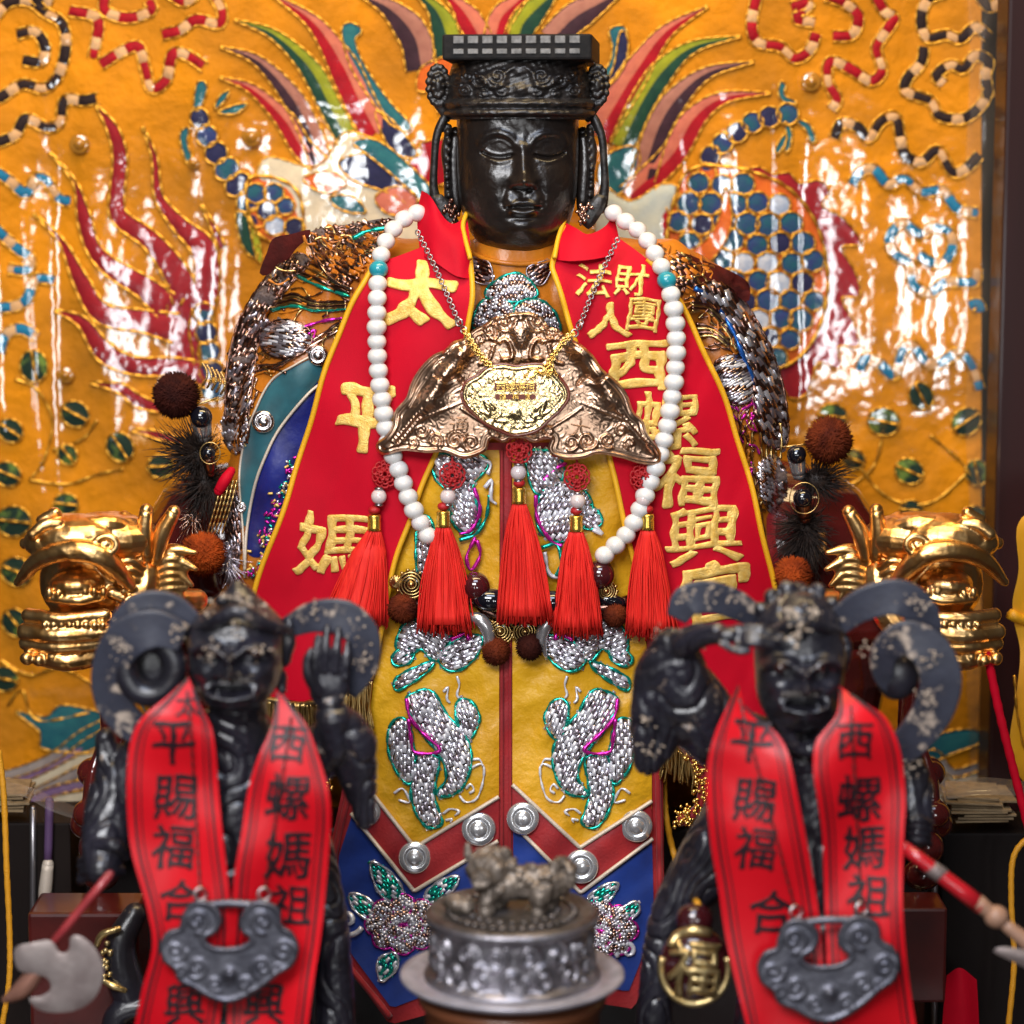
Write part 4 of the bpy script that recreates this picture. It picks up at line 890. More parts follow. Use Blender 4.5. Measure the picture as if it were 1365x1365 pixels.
# upper pair, partly behind the pendant and tassels (photograph units)
for o, a in [([(575, 610), (600, 604), (640, 606), (650, 622), (630, 650), (640, 690), (625, 712), (606, 700), (600, 660), (582, 640)], .7), ([(556, 700), (572, 690), (588, 740), (592, 800), (572, 812), (556, 770)], 1.5), ([(604, 640), (628, 648), (636, 676), (620, 704), (600, 690)], 1.1)]: dpart(o, a)
for o, a in [([(702, 602), (740, 604), (752, 630), (734, 660), (712, 655), (704, 630)], .9), ([(720, 660), (748, 640), (776, 652), (790, 676), (770, 712), (740, 722), (716, 700)], 2.2), ([(776, 672), (796, 680), (802, 698), (784, 706), (770, 694)], .4)]: dpart(o, a)
for pts, m in [([(722, 642), (745, 622), (756, 618)], m_mag), ([(714, 660), (716, 690), (734, 720), (750, 728)], m_mag), ([(632, 650), (640, 680), (628, 706), (612, 712)], m_mag), ([(612, 720), (634, 712), (648, 690), (652, 660)], m_teal), ([(636, 720), (640, 740), (628, 760), (622, 742), (634, 716)], m_mag), ([(646, 650), (656, 640), (654, 664), (662, 672)], m_sil3), ([(722, 730), (742, 726), (748, 750), (738, 770), (724, 758)], m_teal), ([(726, 736), (732, 764), (744, 770)], m_sil3), ([(790, 706), (804, 712), (792, 700)], m_sil3), ([(640, 612), (654, 618), (650, 632)], m_sil3)]:
    line('bright_thread', pts, m, 2.6, 12, .8, AS)
# flowers on the blue points
def flower(cx, cy, s):
    for ring, (n, rr, pr) in enumerate(((8, 30, 15), (6, 14, 11))):
        for i in range(n):
            a = i*2*math.pi/n+ring*.4; x, y = cx+s*rr*math.cos(a)*1.15, cy+s*rr*math.sin(a)*.85
            o = [(x+s*pr*math.cos(t)*1.1, y+s*pr*math.sin(t)) for t in np.linspace(0, 6.28, 9)[:-1]]
            bullion('silver_flower', o, a, [m_sil, m_sil3, m_sil2, m_cop], 5.5, 4.6, 2.4, 4+3*ring, 6, surf=AS, edge=m_mag, er=1.7)
for cx, cy in ((537, 1232), (800, 1240)): flower(cx, cy, 1.0)
def twig(o, ang):
    bullion('foil_leaf', o, ang, [m_teal, m_sil3, m_teal], 9, 4.5, 2, 4, 3, surf=AS, edge=m_sil, er=2.2)
for o, a in [([(494, 1150), (520, 1162), (538, 1188), (530, 1204), (505, 1190)], .8), ([(612, 1170), (590, 1172), (568, 1190), (572, 1208), (596, 1196)], 2.6), ([(466, 1192), (488, 1196), (504, 1216), (492, 1226), (472, 1212)], .7), ([(504, 1280), (526, 1270), (530, 1290), (508, 1308)], 2), ([(784, 1196), (806, 1180), (824, 1178), (812, 1200), (790, 1208)], 2.6), ([(820, 1218), (846, 1202), (852, 1214), (832, 1232)], 2.4)]: twig(o, a)
line('silver_curl', spiral(463, 1228, 21, 1.2, .4).tolist(), m_sil3, 3.4, 6, .8, AS, n=3); line('silver_curl', spiral(836, 1268, 15, 1.1, 2.6).tolist(), m_sil3, 3.0, 6, .8, AS, n=3)

# ================================================================== long red stole
stole = thing('red_stole', 'long bright red temple stole with yellow piping and gold characters, hung round the large statue', 'stole', V(690, 830, 0))
def Sd(x, y): return Bd(x, y)-8+2.6*np.sin((x-y*.35)/24+.8*np.sin(y/60))+2.0*np.sin(y/43+x/31)+1.6*np.exp(-((((x*.9+y*.35)%97)-48)/7)**2)
SS = flat(Sd)
def wob(p, a=1.6): 
    p = np.array(p, float); s = np.arange(len(p)); p[:, 0] += a*np.sin(s*.55)*.6+a*.7*np.sin(s*.23+1); return p
left_o = np.concatenate([spl([(560, 330), (520, 345), (497, 352), (472, 400), (446, 462), (420, 540), (396, 620), (368, 710), (340, 790), (332, 840), (360, 930)], 6), spl([(440, 940), (492, 905), (524, 760), (552, 680), (578, 610), (600, 545), (622, 455), (629, 400), (626, 345), (612, 312)], 6)])
right_o = np.concatenate([spl([(826, 318), (862, 345), (896, 384), (926, 440), (958, 512), (984, 590), (1010, 680), (1030, 770), (1046, 860), (1052, 960)], 6), spl([(905, 980), (882, 940), (862, 820), (838, 720), (815, 618), (790, 520), (762, 442), (742, 372), (738, 344), (752, 310)], 6)])
for o in (left_o, right_o): band('stole_band', o, m_red, 2, 9, 0, stole, SS)
for pts in ([(497, 352), (472, 400), (446, 462), (420, 540), (396, 620), (368, 710), (338, 792), (330, 840)], [(493, 905), (524, 760), (552, 680), (578, 610), (600, 545), (622, 455), (629, 400), (626, 345), (608, 300)],
            [(862, 345), (896, 384), (926, 440), (958, 512), (984, 590), (1010, 680), (1030, 770), (1046, 860)], [(868, 850), (838, 720), (815, 618), (790, 520), (762, 442), (742, 372), (738, 344), (752, 302)]):
    mb = MB(); cord(mb, wob(spl(pts, 8)), SS, 4.0, 2.5, step=4); mb.build('yellow_piping', m_pipe, stole)
# the part that stands up round the neck
def sheet(mb, rows, mi=0, thick=0):
    """cloth through rows of (px, py, depth) points"""
    g = np.array([spl(r, 8) for r in rows]); h = np.array([spl(g[:, i], 6) for i in range(g.shape[1])]); a, b = h.shape[:2]; q = h.reshape(-1, 3)
    for dz in (0, 2.0):
        P = VN(q[:, 0], q[:, 1], q[:, 2]+dz)
        mb.add(P, [((i*b+j), (i*b+j+1), ((i+1)*b+j+1), ((i+1)*b+j)) if dz == 0 else ((i*b+j), ((i+1)*b+j), ((i+1)*b+j+1), (i*b+j+1)) for i in range(a-1) for j in range(b-1)], mi)
mb = MB(); sheet(mb, [[(562, 254, 60), (556, 290, 40), (560, 340, 2)], [(574, 262, 30), (574, 300, 8), (580, 350, -18)], [(592, 290, 14), (597, 318, -10), (604, 366, -26)], [(606, 298, 10), (612, 322, -12), (616, 370, -28)], [(622, 286, 30), (626, 318, -4), (629, 372, -22)]]); mb.build('neck_fold', m_red, stole)
mb = MB(); sheet(mb, [[(752, 296, 26), (743, 322, 0), (739, 346, -12)], [(768, 304, 6), (764, 326, -12), (761, 348, -22)], [(784, 312, 0), (786, 330, -14), (788, 346, -22)], [(806, 302, 20), (808, 322, 0), (810, 342, -12)], [(818, 284, 60), (824, 312, 28), (830, 338, 8)]]); mb.build('neck_fold', m_red, stole)
mb = MB(); cord(mb, spl([(622, 284), (617, 300), (620, 318), (627, 345)], 8), flat(lambda x, y: 26-(y-286)*.9), 3.4, 3); mb.build('yellow_piping', m_pipe, stole)
mb = MB(); cord(mb, spl([(752, 294), (744, 318), (739, 344)], 8), flat(lambda x, y: 24-(y-296)*.9), 3.4, 3); mb.build('yellow_piping', m_pipe, stole)
# fringes along the lower hems
def fringe(mb, pts, surf, length, n, r=1.0, lift=3, spread=.1):
    p = resample(spl(pts, 6), 3.0)
    for i in range(n):
        a = p[rng.integers(len(p))]; l = length*rng.uniform(.85, 1.05); x = a[0]+rng.normal(0, 2); dx = rng.normal(0, spread*length)
        q = np.array([(x, a[1], 0), (x+dx*.4, a[1]+l*.5, 0), (x+dx, a[1]+l, 0)]); cord(mb, q[:, :2], surf, r, lift+rng.uniform(0, 4), 0, 5, 4)
for pts in ([(340, 930), (400, 938), (450, 930), (492, 908)], [(884, 950), (905, 972), (960, 985), (1040, 965)]):
    mb = MB(); fringe(mb, pts, SS, 70, 150, 1.5); 
    cord(mb, spl(pts, 6), SS, 5, 3, .6); mb.build('gold_fringe', m_bronze, stole)
for ch, c, sz, rot, w, tl in [('太', (560, 392), 84, .10, 1.15, 1.05), ('平', (489, 555), 84, .12, 1.0, 1.15), ('媽', (444, 726), 92, .12, 1.15, 1.0),
                              ('法', (792, 374), 52, .12, 1.0, .9), ('財', (841, 374), 50, .12, .95, .9), ('人', (812, 427), 60, .05, 1.0, .8), ('團', (858, 418), 52, .14, .95, .95),
                              ('西', (850, 485), 76, -.02, 1.12, .95), ('螺', (888, 560), 84, .06, 1.1, .95), ('福', (917, 634), 88, .04, 1.05, .98), ('興', (938, 712), 98, -.05, 1.12, .85), ('宮', (954, 790), 96, -.06, 1.05, .9)]:
    mb = MB(); glyph(mb, ch, c, sz, SS, 3.4, rot, w, -.6, {'太': .050, '平': .044, '西': .040, '人': .04, '宮': .036, '福': .026}.get(ch, .018), .016, base=2, tall=tl); mb.build('gold_character', m_gthread, stole)
# ================================================================== white prayer beads
m_bead = mat('white_bead', (.82, .79, .76), (.76, .72, .68), rough=.28, vs=60, coat=.3, sss=.15)
m_turq = mat('turquoise_bead', (.02, .26, .34), (.03, .34, .40), rough=.2, vs=120, coat=.5)
beads = thing('prayer_bead_necklace', 'long strand of white prayer beads with two turquoise beads, worn over the red stole', 'necklace', V(690, 740, -20))
def strand(path, step, r0, r1, teal):
    p = resample(spl(path, 8), step)
    for i, (x, y) in enumerate(p):
        r = (r0+(r1-r0)*min(1, i/9))*rng.uniform(.96, 1.03); mb = MB(); d = float(Bd(x, y))-9-r
        if y < 335: d = float(Bd(x, 335))-9-r+(335-y)*.9
        k = K(d); ball(mb, V(x, y, d), np.array([r, r, r*.92])*k, 24, 16)
        mb.build('bead', m_turq if i == teal else m_bead, beads)
strand([(556, 284), (540, 291), (524, 306), (511, 330), (505, 357), (503, 394), (502, 440), (504, 490), (510, 540), (518, 590), (533, 630), (548, 672), (570, 714)], 19.6, 12.2, 13.2, 5)
strand([(818, 284), (838, 298), (858, 314), (873, 338), (886, 366), (896, 400), (901, 440), (901, 480), (897, 522), (890, 566), (880, 605), (862, 655), (840, 706), (806, 740)], 19.6, 12.2, 13.2, 6)

# ================================================================== gold pendant plate with its chain and five tassels
m_rose = mat('rose_gold', (.68, .45, .31), (.48, .30, .20), rough=.31, vs=60, metal=1.0, bump=.12, bs=260)
m_pale = mat('pale_gold', (1.0, .78, .42), (.95, .70, .34), rough=.2, vs=90, metal=1.0, bump=.3, bs=700, bdist=.0006)
m_enamel = mat('brown_enamel', (.16, .03, .015), rough=.25, coat=.6)
m_chain = mat('dark_chain', (.42, .38, .38), rough=.3, metal=1.0)
pend = thing('lock_pendant', 'broad rose-gold winged pendant plate with five red tassels on the chest of the large statue', 'pendant', V(692, 700, -45))
def Pd(x, y): return -56+26*((x-692)/195.)**2-.05*(y-500)
PS = flat(Pd)
def Z1(p): return np.array([(490+x*.3004, 380+y*.3004) for x, y in p])
plate_o = Z1([(520, 172), (560, 142), (610, 132), (640, 122), (690, 118), (740, 124), (780, 148), (800, 180), (850, 198), (880, 230), (940, 258), (1000, 310), (1040, 370), (1100, 420), (1150, 480), (1180, 560), (1222, 600), (1242, 660), (1290, 720), (1305, 760), (1280, 796), (1200, 790), (1120, 766), (1020, 750), (960, 770), (880, 775), (820, 758), (800, 722), (812, 682), (770, 690), (740, 700), (690, 680), (640, 680), (600, 700), (560, 682), (540, 690), (530, 730), (490, 755), (420, 770), (340, 742), (260, 745), (160, 735), (80, 755), (42, 736), (40, 700), (80, 668), (110, 620), (120, 560), (170, 500), (190, 440), (230, 370), (290, 310), (340, 288), (380, 250), (430, 234), (470, 198)])
po = resample(spl(plate_o, 5, True), 4, True)
def Z1r(c): return Z1([c])[0]
def plate_relief(v):
    h = np.zeros(len(v)); dd = pdist(po, v)
    h += 3.2*np.exp(-((dd-3.5)/2.0)**2)+1.6*np.exp(-((dd-9.5)/1.6)**2)
    R_ = lambda pts, w, a: a*ridge(v, Z1(pts), w)
    G_ = lambda x, y, rx, ry, a: a*gauss(v[:, 0], v[:, 1], *Z1r((x, y)), rx*.3, ry*.3)
    def SP(x, y, r, t, a0, dr, w=1.6, a=3.2): return a*np.exp(-(pdist(spiral(*Z1r((x, y)), r*.42, t, a0, dr), v, False)/w)**2)
    for s in (-1, 1):
        m = lambda x: x if s < 0 else 1364-x
        h += R_([(m(440), 280), (m(360), 380), (m(260), 510), (m(160), 640), (m(90), 720)], 11, 9)
        h += G_(m(330), 390, 55, 50, 6)+G_(m(300), 520, 60, 55, 7)+G_(m(400), 300, 45, 35, 5)
        h -= R_([(m(300), 400), (m(350), 430), (m(400), 410), (m(430), 440)], 2.2, 4)
        h -= R_([(m(230), 580), (m(180), 640), (m(130), 700)], 1.6, 3)
        for i in range(12): t = i/11; x = m(250-130*t); y = 560+140*t; h += R_([(x-12, y-10), (x+14, y+12)], 1.2, 1.8)
        for i in range(7): h += R_([(m(395-8*i), 262+3*i), (m(425-14*i), 320-2*i)], 1.2, 1.6)
        h += SP(m(606), 160, 38, 1.4, 0 if s < 0 else math.pi, -s)+SP(m(545), 205, 30, 1.3, 1.0, s)+SP(m(500), 240, 22, 1.3, 2.0, -s)
        h += R_([(m(545), 235), (m(580), 250), (m(610), 240), (m(635), 270), (m(640), 320), (m(600), 330)], 2.4, 4)
        h += R_([(m(560), 270), (m(540), 330), (m(500), 350)], 2.0, 3)
        h += SP(m(390), 690, 34, 1.5, 0, s)+SP(m(460), 700, 26, 1.4, 2, -s)+SP(m(300), 690, 26, 1.4, 1, s)+SP(m(240), 645, 24, 1.3, 0, -s)+SP(m(200), 700, 20, 1.2, 2, s)+SP(m(560), 650, 20, 1.3, 1, s)+SP(m(600), 655, 16, 1.2, 3, -s)
        h += R_([(m(220), 600), (m(320), 560), (m(420), 520)], 1.2, 1.6)+R_([(m(415), 545), (m(480), 590), (m(560), 640)], 1.4, 2)
        h += R_([(m(350), 300), (m(300), 350), (m(250), 420), (m(210), 480), (m(180), 540)], 1.6, 2.2)
    h += G_(680, 225, 38, 55, 7)
    cr = np.maximum(np.cos((v[:, 0]+v[:, 1])*1.3), np.cos((v[:, 0]-v[:, 1])*1.3)); h += 1.3*cr*np.exp(-(((v[:, 0]-694)/11)**4+((v[:, 1]-447)/14)**4))
    h += G_(680, 320, 60, 20, 3)+G_(680, 145, 16, 16, 3)
    x, y = v[:, 0], v[:, 1]; n1 = np.sin(x*.16+2*np.sin(y*.11))+np.sin(y*.19+1.7*np.sin(x*.09+1))+.6*np.sin((x+y)*.23+1.5*np.sin((x-y)*.12))
    worm = np.exp(-(np.sin(n1*3.2)/.45)**2)*smoothstep(dd, 11, 15)*(1-np.exp(-(((x-612)/20)**4+((y-568)/17)**4)))*(1-np.exp(-(((x-773)/20)**4+((y-572)/17)**4)))
    return h*1.25+1.25*worm
mb = MB(); puff(mb, po, PS, 2, 0, 8, 1.7, relief=plate_relief, back=-2); pl = mb.build('pendant_plate', m_rose, pend); 
m_engrave = mat('engraved_gold', (.34, .20, .12), rough=.4, metal=1.0)
for ch, c, rt in (('通', (612, 568), .05), ('太', (773, 572), .2)):
    mb = MB(); glyph(mb, ch, c, 27, PS, 2.0, rt, 1.05, 0, .0, .02, base=5.0); g = mb.build('engraved_character', m_engrave, pl); ROOT[pl.name] = ROOT[pend.name]
def chain(mb, p0, p1, n, surf, r=3.0, w=.8, lift=4, sag=0, long=1.5):
    p0 = np.array(p0, float); p1 = np.array(p1, float); t = (np.arange(n)+.5)/n; L = np.linalg.norm(p1-p0)/n
    dr = (p1-p0)/np.linalg.norm(p1-p0); nr = np.array([-dr[1], dr[0]]); a = np.linspace(0, 2*math.pi, 11)
    for i, tt in enumerate(t):
        c = p0+(p1-p0)*tt+nr*sag*4*tt*(1-tt)
        q = c+np.outer(np.cos(a), dr)*L*.72+(np.outer(np.sin(a), nr)*r if i % 2 == 0 else 0); hh = lift+(np.sin(a)*r if i % 2 else 0)
        tube_w(mb, surf(q[:, 0], q[:, 1], hh), w*S, 5, False)
CS = flat(lambda x, y: np.minimum(Sd(x, y), Bd(x, 420)-4)-3)
mb = MB(); chain(mb, (556, 308), (612, 432), 30, CS, 3.2, 1.0, 8, -2); mb.build('chain', m_chain, pend)
mb = MB(); chain(mb, (824, 318), (772, 436), 28, CS, 3.2, 1.0, 8, 2); mb.build('chain', m_chain, pend)
for pts in ([(612, 430), (618, 440), (626, 450)], [(772, 434), (766, 444), (758, 452)]):
    mb = MB(); 
    for x, y in pts: lathe(mb, PS(np.array([x]), np.array([y]), 12)[0], [(4.6*S+1.2*S*math.cos(b), 1.2*S*math.sin(b)) for b in np.linspace(0, 6.28, 7)], 14, (random.uniform(-1, 1), -1, 0))
    mb.build('ring', m_chain, pend)
# tassels
m_tas = mat('red_tassel_silk', (.85, .035, .022), (.72, .02, .016), rough=.55, vs=200, spec=.2, stretch=(3, 3, .15))
m_knot = mat('red_knot_cord', (.48, .010, .012), rough=.5, bump=.4, bs=1400)
m_quartz = mat('milky_bead', (.72, .60, .58), rough=.16, coat=.6, sss=.4)
m_cap = mat('gold_cap', (.95, .62, .12), (.85, .5, .08), rough=.25, metal=.9, vs=300)
def tassel(kx, ky, bx, by, cx, cy, x0, x1, yb, n=230, dz=0):
    d0 = -46+20*((kx-692)/190.)**2+dz; sf = flat(d0)
    kn = MB()
    for L_, (ro, nn) in enumerate(((17, 10), (12.5, 8), (8, 6))):
        for i in range(nn):
            a = i*2*math.pi/nn+.3+L_*.4; w_ = .30+.06*L_; q = [(kx+3*math.cos(a), ky+3*math.sin(a)), (kx+(ro-2)*math.cos(a-w_), ky+(ro-1)*math.sin(a-w_)), (kx+ro*math.cos(a), ky+(ro+1)*math.sin(a)), (kx+(ro-2)*math.cos(a+w_), ky+(ro-1)*math.sin(a+w_)), (kx+3*math.cos(a+.1), ky+3*math.sin(a+.1))]
            cord(kn, spl(q, 5), sf, 1.6, 2+(i % 3)*1.3+L_*2.4, .0, 2.0, 6)
    cord(kn, np.array([(kx, ky-26), (kx, ky-8)]), sf, 1.8, 3); cord(kn, np.array([(kx, ky+8), (bx, by-10)]), sf, 1.8, 3); cord(kn, np.array([(bx, by+10), (cx, cy-8)]), sf, 2.2, 3)
    egg(kn, cx, cy-17, d0-4, 8, 8, 6)
    kn.build('knot', m_knot, pend)
    m1 = MB(); egg(m1, bx, by, d0-5, 10.5, 10.5, 10.5); b = m1.build('milky_bead', m_quartz, pend)
    m1 = MB()
    for yy in (by-11, by+11): lathe(m1, V(bx, yy, d0-5), [(1*S, -2*S), (5.5*S, -1.5*S), (6.5*S, 0), (5.5*S, 1.5*S), (1*S, 2*S)], 16)
    m1.build('bead_cap', m_chain, pend)
    m1 = MB(); c = V(cx, cy, d0-4); lathe(m1, c, [(1*S, 11*S), (8*S, 11*S), (9*S, 9*S), (8.6*S, 3*S), (9*S, 0), (8.8*S, -6*S), (9.6*S, -10*S), (2*S, -10*S)], 24); m1.build('gold_cap', m_cap, pend)
    th = MB(); xm = (x0+x1)/2; hw = (x1-x0)/2
    for i in range(n):
        a = rng.uniform(0, 2*math.pi); rr = math.sqrt(rng.uniform(0.25, 1)); u = rr*math.cos(a); w = rr*math.sin(a)
        tx = cx+u*7.5; td = d0-4-w*7.5; bx2 = xm+u*hw+rng.normal(0, 1.2); bd = d0-6-w*hw*.42; ye = yb+rng.normal(0, 4)+3*u*u-6*abs(u)
        mxp = (tx*.42+bx2*.58)+(rng.normal(0, 1.6)); 
        P = spl([(tx, cy+8, td), (tx*.75+bx2*.25+u*4, cy+8+(ye-cy)*.22, td-w*4), (mxp+u*3, cy+(ye-cy)*.6, (td+bd)/2-w*4), (bx2+rng.normal(0, 1.0), ye, bd)], 3)
        tube_w(th, VN(P[:, 0], P[:, 1], P[:, 2]), 1.15*S, 4, True)
    # loose core so that no light shows through
    C = spl([(cx, cy+8, d0-4), ((cx+xm)/2, (cy+yb)/2, d0-5), (xm, yb-8, d0-6)], 6); L = len(C); W_ = np.interp(np.linspace(0, 1, L), [0, .25, 1], [6, hw*.5, hw*.82])
    a = np.linspace(0, 2*math.pi, 17)[:-1]; P = np.concatenate([np.stack([C[i, 0]+W_[i]*np.cos(a), np.full(16, C[i, 1]), C[i, 2]+W_[i]*.5*np.sin(a)], -1) for i in range(L)])
    th.add(VN(P[:, 0], P[:, 1], P[:, 2]), [(i*16+k, i*16+(k+1) % 16, (i+1)*16+(k+1) % 16, (i+1)*16+k) for i in range(L-1) for k in range(16)]+[tuple((L-1)*16+k for k in range(16))])
    th.build('tassel', m_tas, pend)
tassel(513, 632, 505, 662, 499, 697, 424, 518, 834, 230, 0); tassel(603, 634, 597, 662, 591, 692, 556, 633, 841)
tassel(692, 600, 691, 630, 692, 661, 662, 736, 830, 240, -4); tassel(769, 636, 770, 668, 768, 698, 736, 804, 845); tassel(857, 637, 858, 666, 863, 696, 833, 903, 846)
# medallion on its own gold chain
medal = thing('gold_medallion', 'small pale gold medallion with brown enamel rim, hung on gold chains over the pendant plate', 'medallion', V(686, 580, -80))
MS = flat(lambda x, y: Pd(x, y)*.25+.75*Pd(690, y)-15)
mo = resample(spl(Z1([(420, 470), (438, 430), (488, 402), (530, 366), (600, 352), (655, 362), (705, 354), (765, 352), (812, 372), (862, 422), (890, 470), (886, 512), (850, 560), (802, 602), (758, 642), (700, 662), (640, 666), (588, 646), (530, 620), (480, 580), (440, 540), (420, 502)]), 5, True), 3.5, True)
def medal_relief(v):
    dd = pdist(mo, v); h = 3*np.exp(-((dd-3)/2)**2)
    n1 = np.sin(v[:, 0]*.3+2*np.sin(v[:, 1]*.25))+np.sin(v[:, 1]*.35+1.7*np.sin(v[:, 0]*.21)); h += 1.1*np.exp(-(np.sin(n1*2.6)/.4)**2)*smoothstep(dd, 5, 9)
    for i in range(26):
        an = i*2*math.pi/26; c = (687+59*math.cos(an), 536+35*math.sin(an)); h += 1.1*np.exp(-(pdist(spiral(*c, 4.6, 1.1, an, 1), v, False)/1.0)**2)
    for s in (-1, 1): h += 2.4*ridge(v, [(687+s*28, 545), (687+s*40, 535), (687+s*34, 552), (687+s*46, 548)], 1.6)+2*ridge(v, [(687+s*20, 552), (687+s*26, 560), (687+s*14, 562)], 1.4)
    h += 3*gauss(v[:, 0], v[:, 1], 687, 551, 8, 6)
    return h
mb = MB(); puff(mb, mo, MS, 3, 4, 30, 1.7, relief=medal_relief, back=-2); md = mb.build('medallion_plate', m_pale, medal); ROOT[md.name] = ROOT[medal.name]
mb = MB(); cord(mb, mo, MS, 2.6, 2.5, 0, closed=True); mb.build('enamel_rim', m_enamel, medal)
for (y, h, w, txt, sz) in ((516, 11, 28, '西螺媽祖', 13.5), (529, 7, 27, '福興宮', 9)):
    mb = MB(); puff(mb, [(687-w, y-h/2), (687+w, y-h/2), (687+w, y+h/2), (687-w, y+h/2)], MS, 11.0, 0, 5, 3); mb.build('enamel_band', m_enamel, medal)
    mb = MB()
    for i, ch in enumerate(txt): glyph(mb, ch, (687+(i-(len(txt)-1)/2)*(2*w-4)/len(txt), y), sz, MS, 1.6, 0, 1.05, 0, .012, .0, base=11.2)
    mb.build('raised_characters', m_gold, medal)
for p0, p1, n in (((618, 440), (655, 492), 15), ((624, 446), (660, 492), 15), ((765, 444), (724, 494), 16), ((758, 446), (730, 496), 16)):
    mb = MB(); chain(mb, p0, p1, n, MS, 3.0, 1.15, 6, 3); mb.build('gold_chain', m_gold, medal)
mb = MB()
for i in range(26): x = 712+rng.uniform(-6, 26); cord(mb, np.array([(x, 494+rng.normal(0, 3)), (x+rng.normal(0, 5), 498+rng.normal(0, 4))]), MS, 1.1, 8+rng.uniform(0, 3))
mb.build('chain_clasp', m_gold, medal)

# ================================================================== belt of beads, rosettes and pompoms round the statue
m_maroonb = mat('maroon_bead', (.06, .008, .010), rough=.12, coat=1, crough=.05)
m_blackb = mat('black_bead', (.006, .006, .010), rough=.1, coat=1, crough=.03)
m_pom = mat('brown_pompom', (.16, .028, .008), (.07, .012, .006), rough=.8, vs=90, spec=.1)
m_pom2 = mat('dark_pompom', (.05, .010, .006), (.025, .006, .005), rough=.8, vs=90, spec=.1)
m_pom3 = mat('rust_pompom', (.42, .07, .010), (.15, .022, .006), rough=.8, vs=50, spec=.1)
m_fur = mat('black_fur', (.012, .009, .008), (.04, .025, .02), rough=.5, vs=200, spec=.2)
m_tusk = mat('silver_tusk', (.62, .60, .60), rough=.22, metal=.8)
belt = thing('beaded_belt', 'belt of dark beads, wire rosettes, brown pompoms and fur tufts round the large statue', 'belt', V(690, 880, -10))
def pom(x, y, d, r, m, n=1500):
    mb = MB(); egg(mb, x, y, d, r*.82, r*.82, r*.82, None, 20, 12); c = np.array(V(x, y, d)); k = K(d)
    for i in range(n):
        u = rng.normal(0, 1, 3); u /= np.linalg.norm(u)
        if u[1] > .35: continue
        t = np.cross(u, [0.3, .2, .9]); t /= np.linalg.norm(t)+1e-9; b = np.cross(u, t); w = r*.05*k
        tip = c+(u*r*rng.uniform(.93, 1.04)+rng.normal(0, r*.04, 3))*k; q = c+u*r*.78*k
        mb.add([q+t*w, q-t*w*.5+b*w*.87, q-t*w*.5-b*w*.87, tip], [(0, 1, 3), (1, 2, 3), (2, 0, 3)])
    return mb.build('pompom', m, belt)
def rosette(x, y, d, r):
    mb = MB(); t = np.linspace(0, 1, 70); a = t*2*math.pi*4.2; rr = r*(1-.9*t); q = np.stack([x+rr*np.cos(a), y+rr*np.sin(a), d-8*t], -1)
    tube_w(mb, VN(q[:, 0], q[:, 1], q[:, 2]), 1.5*K(d), 6)
    for i in range(14):
        an = i*2*math.pi/14; egg(mb, x+r*1.02*math.cos(an), y+r*1.02*math.sin(an), d+2, 2.6, 2.6, 2.6, None, 8, 6)
    egg(mb, x, y, d-9, r*.22, r*.22, r*.22)
    mb.build('wire_rosette', m_bronze, belt); mb = MB(); egg(mb, x, y, d+6, r*1.0, 4, r*1.0); mb.build('rosette_pad', m_blackb, belt)
def gem(x, y, d, rx, ry, m, rot=0, name='glass_bead'):
    mb = MB(); egg(mb, x, y, d, rx, ry, ry, Matrix.Rotation(rot, 4, 'Y'), 24, 16); return mb.build(name, m, belt)
bd0 = -34
gem(634, 782, bd0, 20, 20, m_maroonb); gem(655, 800, bd0-4, 26, 16, m_blackb, .1); gem(734, 803, bd0-4, 24, 16, m_blackb, -.1); gem(800, 766, bd0, 20, 20, m_maroonb); gem(814, 800, bd0+4, 22, 9, m_blackb, .2)
gem(706, 818, bd0+6, 16, 14, m_blackb); gem(680, 822, bd0+4, 18, 14, m_blackb)
for x, y, r in ((548, 779, 19), (808, 788, 14), (667, 842, 17), (700, 842, 17), (528, 776, 7)): rosette(x, y, bd0, r)
pom(537, 811, bd0, 22, m_pom); pom(661, 868, bd0-8, 21, m_pom, 1000); pom(706, 862, bd0-8, 20, m_pom2, 1000); pom(820, 820, bd0, 18, m_pom, 1000)
for s in (-1, 1):
    mx = lambda x: x if s < 0 else 1374-x
    mb = MB(); cap(mb, [(mx(612), 822, bd0-2), (mx(640), 826, bd0-8), (mx(652), 850, bd0-8), (mx(646), 878, bd0-4)], [3, 9, 8, 2], 14); mb.build('tusk', m_tusk, belt)
    for i in range(7): egg_ = None
    mb = MB(); cord(mb, spl([(mx(536), 800), (mx(580), 812), (mx(620), 800), (mx(660), 820), (mx(687), 826)], 6), flat(bd0+8), 7, 0, .5); mb.build('belt_cord', m_cop2, belt)
# knots of ornament at either side: pompoms on wires, staring glass eyes, fur
def fur(x, y, d, rx, ry, n, ln, m=m_fur, r=.9, bias=(0, 0)):
    mb = MB()
    egg(mb, x, y, d+4, rx*.75, rx*.6, ry*.75)
    for i in range(n):
        u = rng.normal(0, 1, 3); u /= np.linalg.norm(u); u[1] = -abs(u[1])*.7
        p0 = np.array([x+u[0]*rx*.6, y+u[2]*ry*.6, d+u[1]*rx*.5]); l = ln*rng.uniform(.5, 1.1); p1 = p0+np.array([u[0]*l+bias[0]*l, u[2]*l+bias[1]*l, u[1]*l*.6]); pm = (p0+p1)/2+rng.normal(0, l*.10, 3)
        P = spl([p0, pm, p1], 3); w = VN(P[:, 0], P[:, 1], P[:, 2]); tube_w(mb, w, np.linspace(r, .25, len(w))*K(d), 3, False)
    return mb.build('fur_tuft', m, belt)
